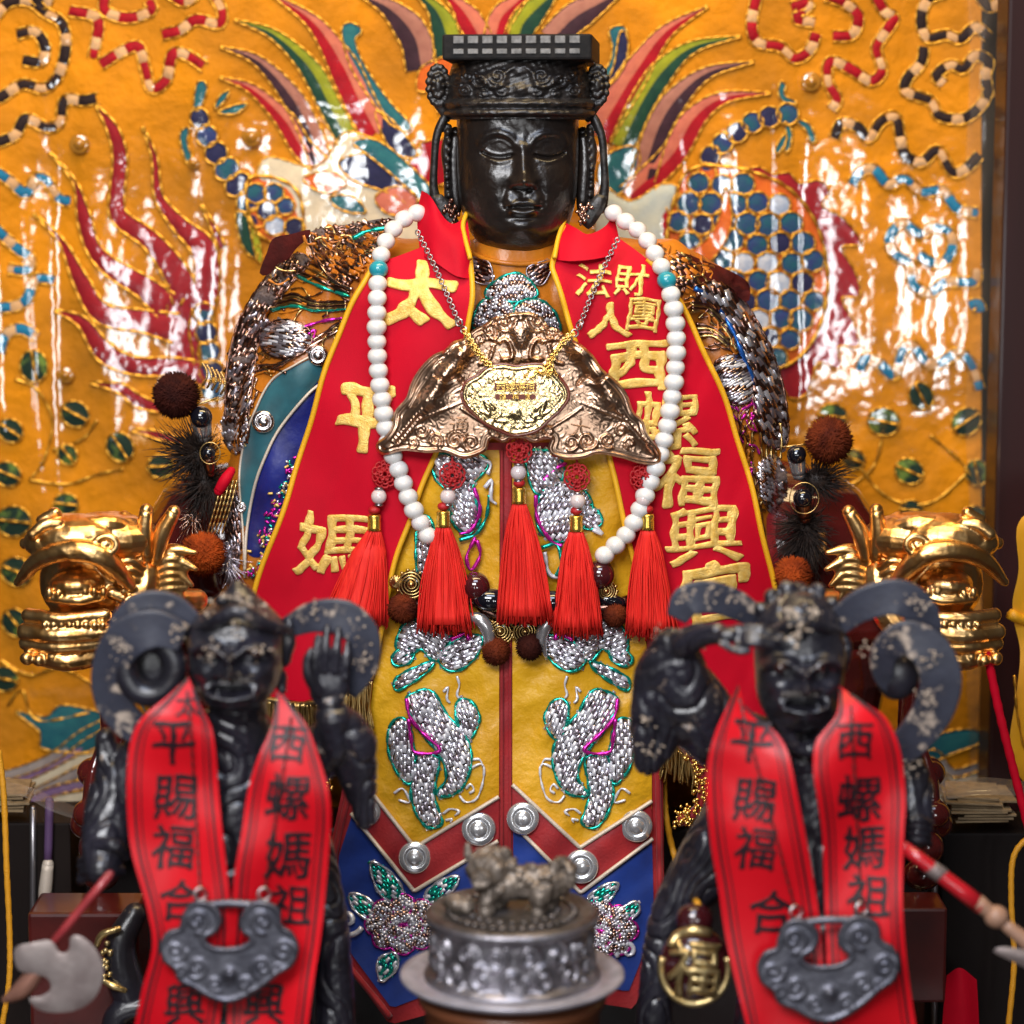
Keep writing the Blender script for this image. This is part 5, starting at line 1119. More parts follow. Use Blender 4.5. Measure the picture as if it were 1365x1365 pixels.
def eye(x, y, d, r, wire=False):
    gem(x, y, d, r, r, m_blackb, 0, 'glass_eye'); mb = MB(); cap(mb, [(x, y+4, d+6), (x+3, y+26, d+10)], [r*.95, r*.7], 20); mb.build('eye_socket', m_tusk if not wire else m_cop2, belt)
    if wire:
        mb = MB(); t = np.linspace(0, 6.28, 30); tube_w(mb, VN(x+2+r*1.5*np.cos(t), y+r*1.6*np.sin(t), np.full(30, d-r*.6)), .8*K(d), 5, False); mb.build('eye_ring', m_bronze, belt)
sd = 60
pom(235, 527, sd-10, 33, m_pom2); eye(268, 556, sd-10, 15); fur(262, 606, sd, 24, 26, 420, 40, bias=(-.35, -.1)); eye(278, 604, sd-24, 9, True); fur(274, 646, sd+4, 22, 28, 300, 44, bias=(-.2, .35))
pom(270, 739, sd-30, 32, m_pom3); 
for i in range(5):
    mb = MB(); t = np.linspace(0, 1, 40); q = np.stack([270+6*i+6*np.sin(t*6.28*.5), 484+30*t+3*i, np.full(40, sd-6)-6*np.sin(t*3.14)], -1); tube_w(mb, VN(q[:, 0], q[:, 1], q[:, 2]), (1.7+.5*np.sin(np.arange(40)*1.6))*S, 6); mb.build('wire_coil', m_bronze, belt)
mb = MB(); cap(mb, [(246, 545, sd), (290, 530, sd+6)], [1.4, 1.4], 6); mb.build('pompom_wire', m_bronze, belt)
mb = MB(); cap(mb, [(292, 654, sd-16), (300, 640, sd-18), (308, 628, sd-14)], [7, 8, 6], 12); mb.build('red_ribbon_knot', m_red, belt)
for i in range(5):
    mb = MB(); q = spl([(300+5*i-4, 640, sd-12), (292+5*i-4, 672, sd-16), (284+5*i-8, 712, sd-14)], 14); tube_w(mb, VN(q[:, 0], q[:, 1], q[:, 2]), (1.5+.5*np.sin(np.arange(len(q))*1.9))*S, 6); mb.build('gold_strand', m_bronze, belt)
fur(306, 748, sd+6, 10, 30, 60, 26, m_sil2, 1.2, (.2, .4)); fur(256, 690, sd, 10, 14, 40, 22, m_cop, 1.1, (-.2, .4))
pom(1105, 587, sd-10, 33, m_pom); eye(1062, 606, sd-10, 13); eye(1070, 664, sd-24, 13, True); fur(1090, 640, sd+4, 26, 22, 260, 32, bias=(.3, -.15)); fur(1074, 710, sd, 22, 44, 460, 40, bias=(-.1, .4))
pom(1056, 768, sd-30, 28, m_pom3); mb = MB(); cap(mb, [(1044, 596, sd), (1090, 590, sd+6)], [1.4, 1.4], 6); mb.build('pompom_wire', m_bronze, belt)
# ================================================================== throne with gilt dragon-head arms
m_redlac = mat('red_lacquer', (.11, .010, .008), (.07, .008, .006), rough=.16, vs=40, coat=1, crough=.06, bump=.2, bs=60, bdist=.003)
m_gilt = mat('gilt', (1.0, .64, .27), (.92, .46, .13), rough=.31, vs=70, metal=1.0, bump=.25, bs=140, bdist=.002)
m_dark = mat('dark_wood', (.022, .010, .008), (.012, .006, .006), rough=.45, vs=30, stretch=(1, 1, .1))
throne = thing('dragon_throne', 'dark red lacquer throne with two gilded dragon-head arms, behind and beside the large statue', 'throne', V(690, 1365, 250))
mb = MB(); cap(mb, [(300, 730, 205), (690, 680, 230), (1064, 730, 205)], [112, 120, 112], 28); cap(mb, [(290, 900, 215), (1074, 900, 215)], [110, 110], 28)
remesh(mb, 'throne_back', m_redlac, 3.5*S, throne, 3)
mb = MB(); rbox(mb, V(690, 1240, 235), 330*S, 60*S, 170*S, 6*S); mb.build('throne_seat', m_dark, throne, smooth=False)
def dragon(s):
    X = lambda x: x if s < 0 else 1363-x
    d = -90
    c = lambda mb, pts, r, seg=12: cap(mb, [(X(p[0]), p[1], d+(p[2] if len(p) > 2 else 0)) for p in pts], r, seg)
    e = lambda mb, x, y, dd, rx, ry, rz: egg(mb, X(x), y, d+dd, rx, ry, rz)
    mb = MB()
    e(mb, 140, 716, 10, 74, 55, 34); e(mb, 100, 716, -18, 62, 48, 32); e(mb, 62, 722, -22, 30, 34, 22); e(mb, 118, 776, 30, 66, 44, 60); e(mb, 110, 840, 30, 62, 40, 40); e(mb, 160, 745, 40, 55, 55, 42)
    c(mb, [(24, 776, -22), (50, 748, -46), (88, 734, -62), (126, 738, -64), (152, 756, -52), (172, 778, -28)], [6, 12, 14, 15, 13, 9], 16)
    c(mb, [(44, 712, -52), (60, 700, -50), (78, 698, -48)], [8, 9, 7]); c(mb, [(56, 694, -30), (74, 684, -30)], [8, 8]); e(mb, 34, 724, -16, 8, 8, 8); e(mb, 72, 684, -20, 9, 9, 8); e(mb, 60, 700, -30, 8, 8, 7)
    c(mb, [(120, 700, -30), (150, 700, -24), (185, 712, 0)], [12, 13, 9])
    t = np.linspace(0, 2*math.pi, 14); c(mb, [(141+14*math.cos(a), 726+11*math.sin(a), -62) for a in t], 5, 10)
    e(mb, 141, 726, -56, 9, 9, 8)
    e(mb, 102, 778, -14, 36, 36, 20); c(mb, [(66, 796, -34), (100, 800, -42), (136, 794, -34)], [7, 7, 7])
    for i in range(7): e(mb, 66+12*i, 790+2*math.sin(i), -40, 5, 6, 8)
    c(mb, [(38, 820, -26), (80, 824, -42), (140, 820, -34)], [10, 9, 9]); c(mb, [(34, 842, -26), (80, 846, -42), (142, 842, -32)], [12, 13, 12])
    for i in range(8): e(mb, 60+11*i, 833, -46, 5, 5, 5)
    c(mb, [(34, 858, -24), (80, 862, -40), (146, 856, -28)], [9, 10, 10]); c(mb, [(44, 872, -18), (84, 880, -30), (122, 876, -22)], [13, 15, 14])
    for i, x in enumerate((36, 52, 70, 88, 106)): e(mb, x, 872+8*math.sin(i+.8), -34, 9, 10, 9)
    c(mb, [(150, 852, -10), (180, 812, 0), (192, 770, 8), (186, 735, 20)], [20, 24, 24, 18]); c(mb, [(150, 790, -10), (170, 800, -6), (160, 830, -8)], [9, 10, 8])
    c(mb, [(165, 690, 10), (186, 704, 8), (200, 730, 12), (204, 765, 14)], [9, 8, 8, 6])
    for i in range(6): c(mb, [(152+7*i, 702+9*i, -20+5*i), (172+7*i, 694+9*i, -8+5*i), (186+5*i, 704+9*i, 6)], [4.5, 5, 4], 10)
    for i in range(5): c(mb, [(152+4*i, 752+12*i, -22), (176, 748+12*i, -18), (196, 762+10*i, -4)], [4.5, 5.5, 4], 10)
    h = remesh(mb, 'dragon_head', m_gilt, 1.6*S, throne, 1, disp=lambda co, no: no*((1.5*np.exp(-(np.sin(hnoise(co, 130, 21)*7)/.5)**2)*.45+.6*hnoise(co, 600, 22))*S)[:, None]); ROOT[h.name] = ROOT[throne.name]
    mb = MB(); c(mb, [(196, 742, -6), (192, 712, -12), (195, 680, -16)], [8, 11, 9]); mb.build('horn', m_gilt, h)
    mb = MB(); c(mb, [(208, 748, -4), (216, 712, -8), (232, 682, -12)], [7, 12, 9]); mb.build('horn', m_gilt, h)
    mb = MB()
    for i in range(4):
        a = -.5+.36*i; c(mb, [(196+8*math.cos(a), 752+10*math.sin(a), 14), (200+34*math.cos(a), 752+40*math.sin(a), 8), (206+56*math.cos(a+.25), 752+62*math.sin(a+.25), 4)], [8, 9, 3.5])
    for i in range(5): c(mb, [(200, 760+8*i, 10), (226, 744+10*i, 4), (248, 752+8*i, 6)], [7, 8, 4])
    c(mb, [(190, 790, 14), (230, 800, 20), (262, 800, 40)], [16, 18, 16])
    remesh(mb, 'mane', m_gilt, 1.9*S, h, 1)
    mb = MB(); c(mb, [(140, 850, 30), (150, 960, 60), (148, 1120, 70)], [18, 17, 18]); c(mb, [(150, 830, 20), (220, 840, 60), (300, 860, 150)], [26, 26, 26])
    for i in range(5): e(mb, 128+10*math.sin(i*2.2), 1030+34*i, 26, 26-6*(i % 2), 22, 22)
    e(mb, 118, 1085, 0, 22, 20, 20); e(mb, 128, 1130, 0, 24, 20, 26); c(mb, [(132, 1000, 20), (122, 1040, 10), (120, 1090, 4)], [6, 10, 12])
    remesh(mb, 'carved_arm', m_redlac, 2.0*S, throne, 2)
dragon(-1); dragon(1)

# ================================================================== two black guardians in front
m_gblack = mat('weathered_black', (.012, .011, .015), (.022, .020, .030), rough=.34, vs=40, bump=.3, bs=170, coat=.35, crough=.25, spec=.7, spots=((.40, .30, .23), 70, .635, .69), bdist=.0015)
m_fleck = mat('flaking_gold', (.62, .50, .38), (.40, .30, .22), rough=.6, vs=400)
m_band = mat('scarf_black', (.052, .055, .078), (.034, .035, .050), rough=.38, vs=60, spec=.6, bump=.2, bs=240, spots=((.48, .38, .30), 60, .57, .64), bdist=.001)
m_grib = mat('red_ribbon', (.72, .008, .016), (.58, .004, .012), rough=.36, vs=10, spec=.3, bump=.15, bs=30, bdist=.003)
m_ink = mat('black_ink', (.018, .004, .008), rough=.5)
m_pewter = mat('pewter', (.17, .17, .20), (.10, .10, .125), rough=.42, vs=80, metal=.75, bump=.35, bs=150, bdist=.002)
def demon(cx, cy, w, mouth):
    def f(x, y):
        u = (x-cx)/w; v = (y-cy)/w; q = np.stack([u, v], -1); h = np.zeros(len(x))
        for s in (-1, 1):
            h += .20*ridge(q, [(s*.10, -.08), (s*.30, -.26), (s*.62, -.30), (s*.85, -.14)], .11)
            h -= .12*gauss(u, v, s*.42, .0, .24, .13)
            h += .17*gauss(u, v, s*.42, .0, .16, .12)
            h -= .05*ridge(q, [(s*.26, .04), (s*.42, .10), (s*.60, .02)], .04)
            h += .12*gauss(u, v, s*.62, .28, .24, .2)
            h += .13*gauss(u, v, s*.22, .30, .13, .11)
            h += .09*ridge(q, [(s*.22, .24), (s*.48, .40), (s*.58, .62)], .08)
            h += .08*gauss(u, v, s*.5, .75, .2, .15)
        h += .30*gauss(u, v, 0, .26, .13, .15)+.2*np.exp(-(u/.12)**2)*smoothstep(v, -.2, 0)*(1-smoothstep(v, .3, .42))
        h += .09*gauss(u, v, 0, -.2, .06, .14)+.05*np.sin(v*30)*gauss(u, v, 0, -.25, .3, .1)
        h += .11*ridge(q, [(-.50, .62), (-.25, .50), (0, .52), (.25, .50), (.50, .62)], .07)+.13*ridge(q, [(-.48, .72), (-.2, .80), (.2, .80), (.48, .72)], .08)
        h -= mouth*ridge(q, [(-.48, .66), (-.2, .64), (0, .65), (.2, .64), (.48, .66)], .07)
        h += .14*gauss(u, v, 0, .98, .3, .14)
        return h*w*1.4
    return f
def guardian_head(mb, cx, cy, w, top, chin, d, mouth):
    H = chin-top; ys = [top+H*t for t in (0, .12, .3, .5, .68, .82, .92, 1.0)]
    P, f = head_mesh(cx, d, ys, [w*.35, w*.80, w, w, w*.96, w*.82, w*.6, w*.12], [w*.35, w*.75, w*.92, w*.9, w*.95, w*.95, w*.8, w*.2], [w*.7, w*.9, w*.95, w*.95, w*.85, w*.7, w*.5, w*.1], demon(cx, cy, w, mouth), 200, 200, .9, y0=cy); mb.add(P, f)
def c3(mb, pts, r, d0, seg=14): cap(mb, [(p[0], p[1], d0+(p[2] if len(p) > 2 else 0)) for p in pts], r, seg)
def ribbon(mb, pts, wid, thk, d0, twist=0.0):
    thk *= .68; wid = np.atleast_1d(wid)*1.18
    """flat carved scarf: a band with rounded section along (px, py, depth) points, its width running across the picture"""
    p = spl(np.array([(a[0], a[1], d0+(a[2] if len(a) > 2 else 0)) for a in pts], float), 8); n = len(p)
    w = np.interp(np.linspace(0, 1, n), np.linspace(0, 1, np.size(wid)), np.atleast_1d(wid)); k = K(d0)
    W_ = VN(p[:, 0], p[:, 1], p[:, 2]); t = np.gradient(W_, axis=0); t /= np.linalg.norm(t, axis=1)[:, None]
    up = np.array([math.sin(twist), -math.cos(twist), 0]); a = np.linspace(0, 2*math.pi, 17)[:-1]; v = []
    for i in range(n):
        nrm = np.cross(t[i], np.array([0, -1.0, 0])); nrm /= np.linalg.norm(nrm)+1e-9; bb = np.cross(nrm, t[i])
        v.append(W_[i]+np.outer(np.sign(np.cos(a))*np.abs(np.cos(a))**.4, nrm)*w[i]*k*(1+.0*a[:, None])+np.outer(np.sign(np.sin(a))*np.abs(np.sin(a))**.4*(.72+.5*np.abs(np.cos(a))**3), bb)*thk*k)
    f = [(i*16+j, i*16+(j+1) % 16, (i+1)*16+(j+1) % 16, (i+1)*16+j) for i in range(n-1) for j in range(16)]+[tuple(range(15, -1, -1)), tuple((n-1)*16+j for j in range(16))]
    mb.add(np.concatenate(v), f)
def flecks(pts, n, sp, d, parent, r=(.8, 2.4)):
    mb = MB(); sp = sp*.8
    for i in range(int(n*1.2)):
        p = pts[rng.integers(len(pts))]; s = rng.uniform(*r); egg(mb, p[0]+rng.normal(0, sp), p[1]+rng.normal(0, sp), d+(p[2] if len(p) > 2 else 0), s, 1.2, s*.8, None, 8, 6)
    return mb.build('gold_flake', m_fleck, parent)
G = -430
def carve(keep):
    """chiselled cloth folds and tool marks, left off the face and hands"""
    ks = [(np.array(V(x, y, G)), r*K(G)) for x, y, r in keep]
    def f(co, no):
        m = np.ones(len(co))
        for c, r in ks: m *= 1-np.exp(-(np.linalg.norm((co-c)*np.array([1, .35, 1]), axis=1)/r)**4)
        n1 = hnoise(co, 75, 11)*2.2+hnoise(co, 160, 12)*.7; fold = np.exp(-(np.sin(n1*5.5)/.42)**2)
        return no*((-3.4*fold*m+1.0*hnoise(co, 420, 13)+.6*hnoise(co, 900, 14))*K(G))[:, None]
    return f
# ---- left guardian, hand raised with open palm
ga = thing('guardian_figure', 'black carved guardian with pointed cap and open raised hand, left of the silver censer', 'guardian', V(312, 1400, G))
mb = MB()
guardian_head(mb, 314, 868, 63, 800, 948, G-10, .12)
c3(mb, [(316, 935, 10), (314, 985, 20)], [40, 46], G); c3(mb, [(312, 1000, 40), (310, 1150, 40), (308, 1420, 40)], [66, 84, 120], G, 24)
c3(mb, [(262, 985, 40), (205, 1010, 45), (160, 1050, 40), (140, 1120, 10), (136, 1158, -20)], [42, 44, 40, 33, 24], G, 18)
c3(mb, [(142, 985, 40), (150, 1020, 40), (165, 1060, 40)], [16, 24, 30], G)
for q in ([(118, 1130, -10), (150, 1126, -26), (168, 1140, -10)], [(116, 1156, -8), (140, 1160, -30), (160, 1160, -10)]): c3(mb, q, [9, 10, 8], G)
for i in range(4): c3(mb, [(108, 1146+9*i, 0), (124, 1144+9*i, -24), (144, 1146+9*i, -28)], [6, 6.5, 6], G)
c3(mb, [(360, 1000, 40), (410, 1010, 30), (445, 985, 5), (444, 958, -10)], [42, 40, 34, 26], G, 18)
c3(mb, [(444, 958, -6), (474, 985, 4), (482, 1035, 14), (486, 1092, 18)], [24, 28, 22, 15], G, 18); c3(mb, [(446, 968, 4), (462, 1010, 14), (476, 1060, 18)], [26, 24, 16], G)
# palm, four fingers and thumb
egg(mb, 438, 916, G-14, 27, 11, 32); c3(mb, [(441, 940, -12), (443, 962, -8)], [18, 22], G)
for q, r in (([(420, 900, -18), (421, 874, -20), (424, 850, -16)], [7.4, 6.6, 5]), ([(433, 892, -18), (434, 864, -21), (436, 838, -16)], [7.6, 6.8, 5]), ([(447, 893, -18), (449, 865, -20), (451, 841, -15)], [7.4, 6.6, 5]), ([(459, 902, -16), (462, 878, -17), (464, 858, -12)], [6.8, 6, 4.6]), ([(424, 922, -20), (412, 902, -28), (410, 880, -30), (415, 868, -30)], [9, 8, 7, 5])): c3(mb, q, r, G)
# pointed cap, ears
lathe(mb, V(318, 838, G+4), [(1e-5, 70*K(G)), (5*K(G), 68*K(G)), (17*K(G), 54*K(G)), (34*K(G), 37*K(G)), (52*K(G), 18*K(G)), (68*K(G), 0), (66*K(G), -6*K(G)), (1e-5, -7*K(G))], 40); c3(mb, [(250, 840, -10), (282, 830, -54), (318, 814, -68), (352, 830, -54), (384, 840, -10)], [7, 10, 11, 10, 7], G)
c3(mb, [(254, 860, 10), (246, 838, 8), (243, 818, 6)], [9, 7, 3], G); c3(mb, [(378, 880, 6), (384, 852, 4), (386, 826, 6)], [10, 11, 4], G); c3(mb, [(374, 900, 2), (376, 920, 0)], [9, 6], G)
for x in (297, 318): egg(mb, x, 800, G-44, 11, 10, 9)
for x in (290, 338): c3(mb, [(x, 922, -66), (x+1, 934, -66)], [4, 2.4], G, 8)
c3(mb, [(396, 1110, 60), (438, 1230, 50), (450, 1400, 40)], [44, 28, 26], G, 18)
remesh(mb, 'body', m_gblack, 1.2*S, ga, 1, disp=carve([(315, 868, 92), (438, 890, 62), (135, 1150, 40)]))
mb = MB(); ribbon(mb, [(262, 838, 0), (228, 812, -5), (192, 812, -10), (166, 834, -8), (158, 858, 0)], [14, 18, 20, 18, 12], 11, G-4); mb.build('scarf', m_band, ga)
mb = MB(); ribbon(mb, [(244, 850, -20), (206, 838, -26), (168, 852, -24), (146, 892, -14), (152, 938, -6), (184, 972, 0), (232, 985, 6)], [16, 22, 24, 20, 20, 18, 12], 12, G-6); mb.build('scarf', m_band, ga)
mb = MB(); t = np.linspace(0, 2*math.pi, 26)[:-1]; P = VN(200+33*np.cos(t), 890+36*np.sin(t), G-14+0*t); tube_w(mb, np.concatenate([P, P[:2]]), 17*K(G), 14, False); egg(mb, 200, 890, G+22, 46, 20, 48); remesh(mb, 'scarf_scroll', m_gblack, 1.8*S, ga, 2)
mb = MB(); ribbon(mb, [(384, 836, 10), (420, 822, -4), (458, 824, -10), (484, 848, -8), (484, 888, 0), (466, 924, 14)], [12, 18, 21, 19, 17, 9], 10, G+6); mb.build('scarf', m_band, ga)
flecks([(160, 870, 0), (165, 850, 0), (210, 835, 0), (236, 838, 0)], 70, 10, G-34, ga); flecks([(297, 800), (318, 798), (330, 806), (350, 820), (282, 815)], 40, 7, G-56, ga, (1, 3.4)); flecks([(420, 818), (470, 838), (486, 880)], 40, 10, G-8, ga); flecks([(316, 838, 0), (280, 868, 0), (346, 866, 0)], 40, 9, G-72, ga)
mb = MB(); c3(mb, [(120, 1120, -34), (150, 1170, -46)], [3, 3], G)
m_geye = mat('lacquer_eye', (.035, .014, .012), rough=.12, coat=1, crough=.04)
def face_bits(par, cx, cy, w):
    for s in (-1, 1):
        mb = MB(); egg(mb, cx+s*.42*w, cy+.02*w, G-64, 9, 9, 7.5); mb.build('eye', m_geye, par)
    mb = MB()
    for i in range(7): egg(mb, cx+(i-3)*.12*w, cy+.61*w+abs(i-3)*.5, G-72+abs(i-3)**2*.9, 3.4, 3, 4.6)
    mb.build('teeth', mat('dark_teeth', (.10, .085, .075), rough=.3, coat=.4), par)
face_bits(ga, 314, 868, 63)
# ---- right guardian, shading its eyes with one hand
gb = thing('guardian_figure', 'black carved guardian shading its eyes with one hand, right of the silver censer', 'guardian', V(1075, 1400, G))
mb = MB()
guardian_head(mb, 1066, 888, 60, 808, 978, G-10, .13)
c3(mb, [(1068, 960, 10), (1074, 1010, 20)], [38, 46], G); c3(mb, [(1080, 1010, 40), (1084, 1160, 40), (1088, 1420, 40)], [66, 84, 120], G, 24)
c3(mb, [(1120, 1000, 40), (1170, 1010, 50), (1205, 1040, 40), (1218, 1090, 10), (1222, 1114, -10)], [44, 44, 38, 28, 20], G, 18)
for i in range(4): c3(mb, [(1200, 1096+9*i, -10), (1222, 1092+9*i, -30), (1238, 1098+9*i, -16)], [6, 7, 6], G)
c3(mb, [(1020, 1000, 40), (960, 980, 30), (915, 930, 20), (898, 880, 4)], [44, 48, 50, 38], G, 20)
c3(mb, [(895, 862, -8), (872, 900, 4), (864, 960, 10), (864, 1014, 14)], [26, 28, 25, 21], G, 18); c3(mb, [(905, 900, 10), (890, 960, 16), (878, 1000, 16)], [34, 30, 20], G, 18)
# forearm and the flat hand held above the brow: palm, four fingers, thumb
c3(mb, [(898, 864, -10), (930, 848, -40), (956, 844, -60)], [22, 18, 15], G, 16); egg(mb, 974, 846, G-70, 22, 15, 11)
for i, (yy, ln) in enumerate(((838, 50), (844, 58), (851, 56), (858, 46))): c3(mb, [(984, yy, -72-3*i), (984+ln*.5, yy-1, -80-3*i), (984+ln, yy+3, -78-3*i)], [6, 5.6, 4], G, 10)
c3(mb, [(962, 856, -78), (980, 868, -84), (998, 868, -86)], [6, 5.5, 4], G, 10)
# knobbed cap
c3(mb, [(1060, 800, 26), (1064, 822, 10), (1064, 842, 2)], [26, 50, 58], G, 24)
for x, y, r in ((1030, 796, 12), (1050, 786, 13), (1072, 792, 11), (1090, 788, 12), (1108, 806, 12), (1014, 812, 10)): egg(mb, x, y, G+6, r, r, r)
c3(mb, [(1010, 846, -20), (1040, 838, -52), (1066, 826, -62), (1096, 836, -50), (1120, 844, -14)], [7, 9, 10, 9, 7], G)
for x, y in ((1052, 818), (1082, 820), (1060, 834), (1074, 808), (1066, 846)): egg(mb, x, y, G-54, 9, 9, 8)
c3(mb, [(1122, 890, 4), (1128, 864, 4), (1126, 846, 6)], [9, 9, 4], G)
for x in (1044, 1090): c3(mb, [(x, 940, -64), (x+1, 950, -64)], [4, 2.4], G, 8)
c3(mb, [(1040, 960, -40), (1056, 990, -34), (1076, 1000, -30), (1094, 988, -34), (1104, 958, -38)], [9, 10, 11, 10, 8], G)
c3(mb, [(1000, 1090, 70), (935, 1165, 70), (886, 1240, 60), (868, 1390, 60)], [64, 44, 26, 24], G, 20)
remesh(mb, 'body', m_gblack, 1.2*S, gb, 1, disp=carve([(1066, 888, 92), (990, 850, 46), (1220, 1110, 34)]))
mb = MB(); ribbon(mb, [(1014, 826, 20), (980, 806, 8), (945, 796, 0), (916, 802, -4), (902, 824, 0)], [12, 17, 19, 19, 12], 10, G+10); mb.build('scarf', m_band, gb)
mb = MB(); ribbon(mb, [(1108, 836, 4), (1150, 806, -10), (1196, 796, -16), (1228, 816, -10), (1240, 850, 0)], [14, 19, 21, 19, 14], 12, G); mb.build('scarf', m_band, gb)
mb = MB(); ribbon(mb, [(1196, 920, 20), (1178, 900, 4), (1180, 868, -10), (1208, 850, -20), (1240, 868, -22), (1254, 906, -20), (1242, 950, -12), (1212, 990, 0), (1190, 1012, 10)], [8, 12, 16, 20, 23, 24, 23, 20, 12], 13, G); mb.build('scarf', m_band, gb)
mb = MB(); egg(mb, 1196, 900, G+16, 30, 16, 34); mb.build('scarf_scroll', m_gblack, gb)
flecks([(1190, 846), (1160, 866), (1240, 880), (1238, 930), (1216, 800), (1230, 806)], 80, 9, G-34, gb); flecks([(1052, 815), (1082, 818), (1066, 832), (1060, 850)], 46, 8, G-72, gb, (1, 4)); flecks([(915, 796), (945, 790), (970, 800), (930, 846)], 44, 9, G-20, gb); flecks([(868, 1000), (862, 960), (880, 850)], 34, 10, G-16, gb); flecks([(1214, 1024)], 24, 9, G-6, gb)

face_bits(gb, 1066, 888, 60)
# ---- their red ribbons, written in black ink
def gsurf(x, y, h=0):
    x = np.asarray(x, float); y = np.asarray(y, float)
    return VN(x, y, G-76-8*np.sin(y/50+x/85+.6*np.sin(x/60))-5*np.sin((x+.4*y)/29)-3*np.sin(y/21-x/37)*np.sin(y/130)**2+34*np.clip((1010-y)/95, 0, 1.3)**2-np.clip(y-1180, 0, 200)*.03-np.asarray(h, float))
def rib(label, loc, bands, words):
    t = thing('red_ribbon_stole', label, 'ribbon stole', loc, 'red ribbons on the two guardians')
    for L_, R_ in bands:
        L_ = spl(L_, 6); R_ = spl(R_, 6); o = np.concatenate([L_, R_[::-1]]); mb = MB(); puff(mb, o, gsurf, 1, 0, 5, 9, back=-1); b_ = mb.build('ribbon_band', m_grib, t); ROOT[b_.name] = ROOT[t.name]
        n = 40; a = resample(L_, 6); b2 = resample(R_, 6); m = min(len(a), len(b2)); ia = np.linspace(0, len(a)-1, n).astype(int); ib = np.linspace(0, len(b2)-1, n).astype(int); A = a[ia]; B = b2[ib]
        mb = MB()
        for f_, w in ((.085, 3.2), (.15, 1.6), (.915, 3.2), (.85, 1.6)): puff(mb, strip(A*(1-f_)+B*f_, w), gsurf, 2.2, 0, 3, 6, back=1)
        mb.build('ink_border', m_ink, b_)
    for ch, x, y, sz, rot in words:
        mb = MB(); glyph(mb, ch, (x, y), sz, gsurf, .8, rot, 1.0, -.5, .016, .014, base=1.4, tall=1.05); mb.build('ink_character', m_ink, t)
rib('red ribbon stole written in black ink on the guardian with the open raised hand', V(300, 1365, G-60),
    [([(251, 902), (226, 926), (189, 957), (174, 988), (169, 1036), (170, 1090), (176, 1140), (196, 1212), (203, 1262), (190, 1316), (178, 1372)], [(258, 918), (270, 946), (282, 969), (288, 1006), (291, 1050), (298, 1123), (306, 1190), (308, 1240), (302, 1300), (296, 1340), (292, 1372)]),
     ([(370, 922), (367, 945), (361, 972), (343, 1012), (330, 1056), (322, 1110), (313, 1160), (309, 1210), (306, 1260), (304, 1320), (302, 1372)], [(376, 926), (394, 948), (410, 969), (424, 1006), (437, 1050), (441, 1088), (438, 1140), (432, 1210), (426, 1260), (418, 1310), (410, 1372)])],
    [('太', 250, 938, 34, .0), ('平', 231, 988, 62, .02), ('賜', 234, 1062, 62, .06), ('福', 232, 1128, 60, .06), ('合', 240, 1200, 56, .05), ('興', 246, 1338, 58, .0), ('西', 384, 990, 52, .12), ('螺', 384, 1062, 62, .10), ('媽', 384, 1140, 66, .08), ('祖', 388, 1206, 56, .04), ('興', 352, 1338, 58, .05)])
rib('red ribbon stole written in black ink on the guardian shading its eyes', V(1080, 1365, G-60),
    [([(985, 911), (970, 940), (955, 972), (945, 1006), (942, 1040), (943, 1078), (948, 1130), (957, 1182), (967, 1250), (982, 1316), (996, 1372)], [(992, 943), (1016, 962), (1038, 980), (1052, 1008), (1063, 1060), (1077, 1130), (1090, 1206), (1096, 1260), (1098, 1316), (1098, 1345), (1098, 1372)]),
     ([(1119, 914), (1116, 950), (1100, 972), (1087, 990), (1084, 1028), (1090, 1068), (1096, 1112), (1098, 1160), (1100, 1230), (1102, 1310), (1102, 1372)], [(1134, 926), (1160, 942), (1182, 958), (1200, 1000), (1207, 1060), (1205, 1112), (1203, 1182), (1205, 1240), (1210, 1290), (1216, 1334), (1222, 1372)])],
    [('平', 1002, 986, 60, .14), ('賜', 1006, 1066, 60, .12), ('福', 1008, 1130, 58, .10), ('合', 1028, 1216, 60, .08), ('西', 1140, 986, 52, .02), ('螺', 1146, 1064, 62, .04), ('媽', 1152, 1130, 60, .02), ('祖', 1158, 1194, 60, .03)])
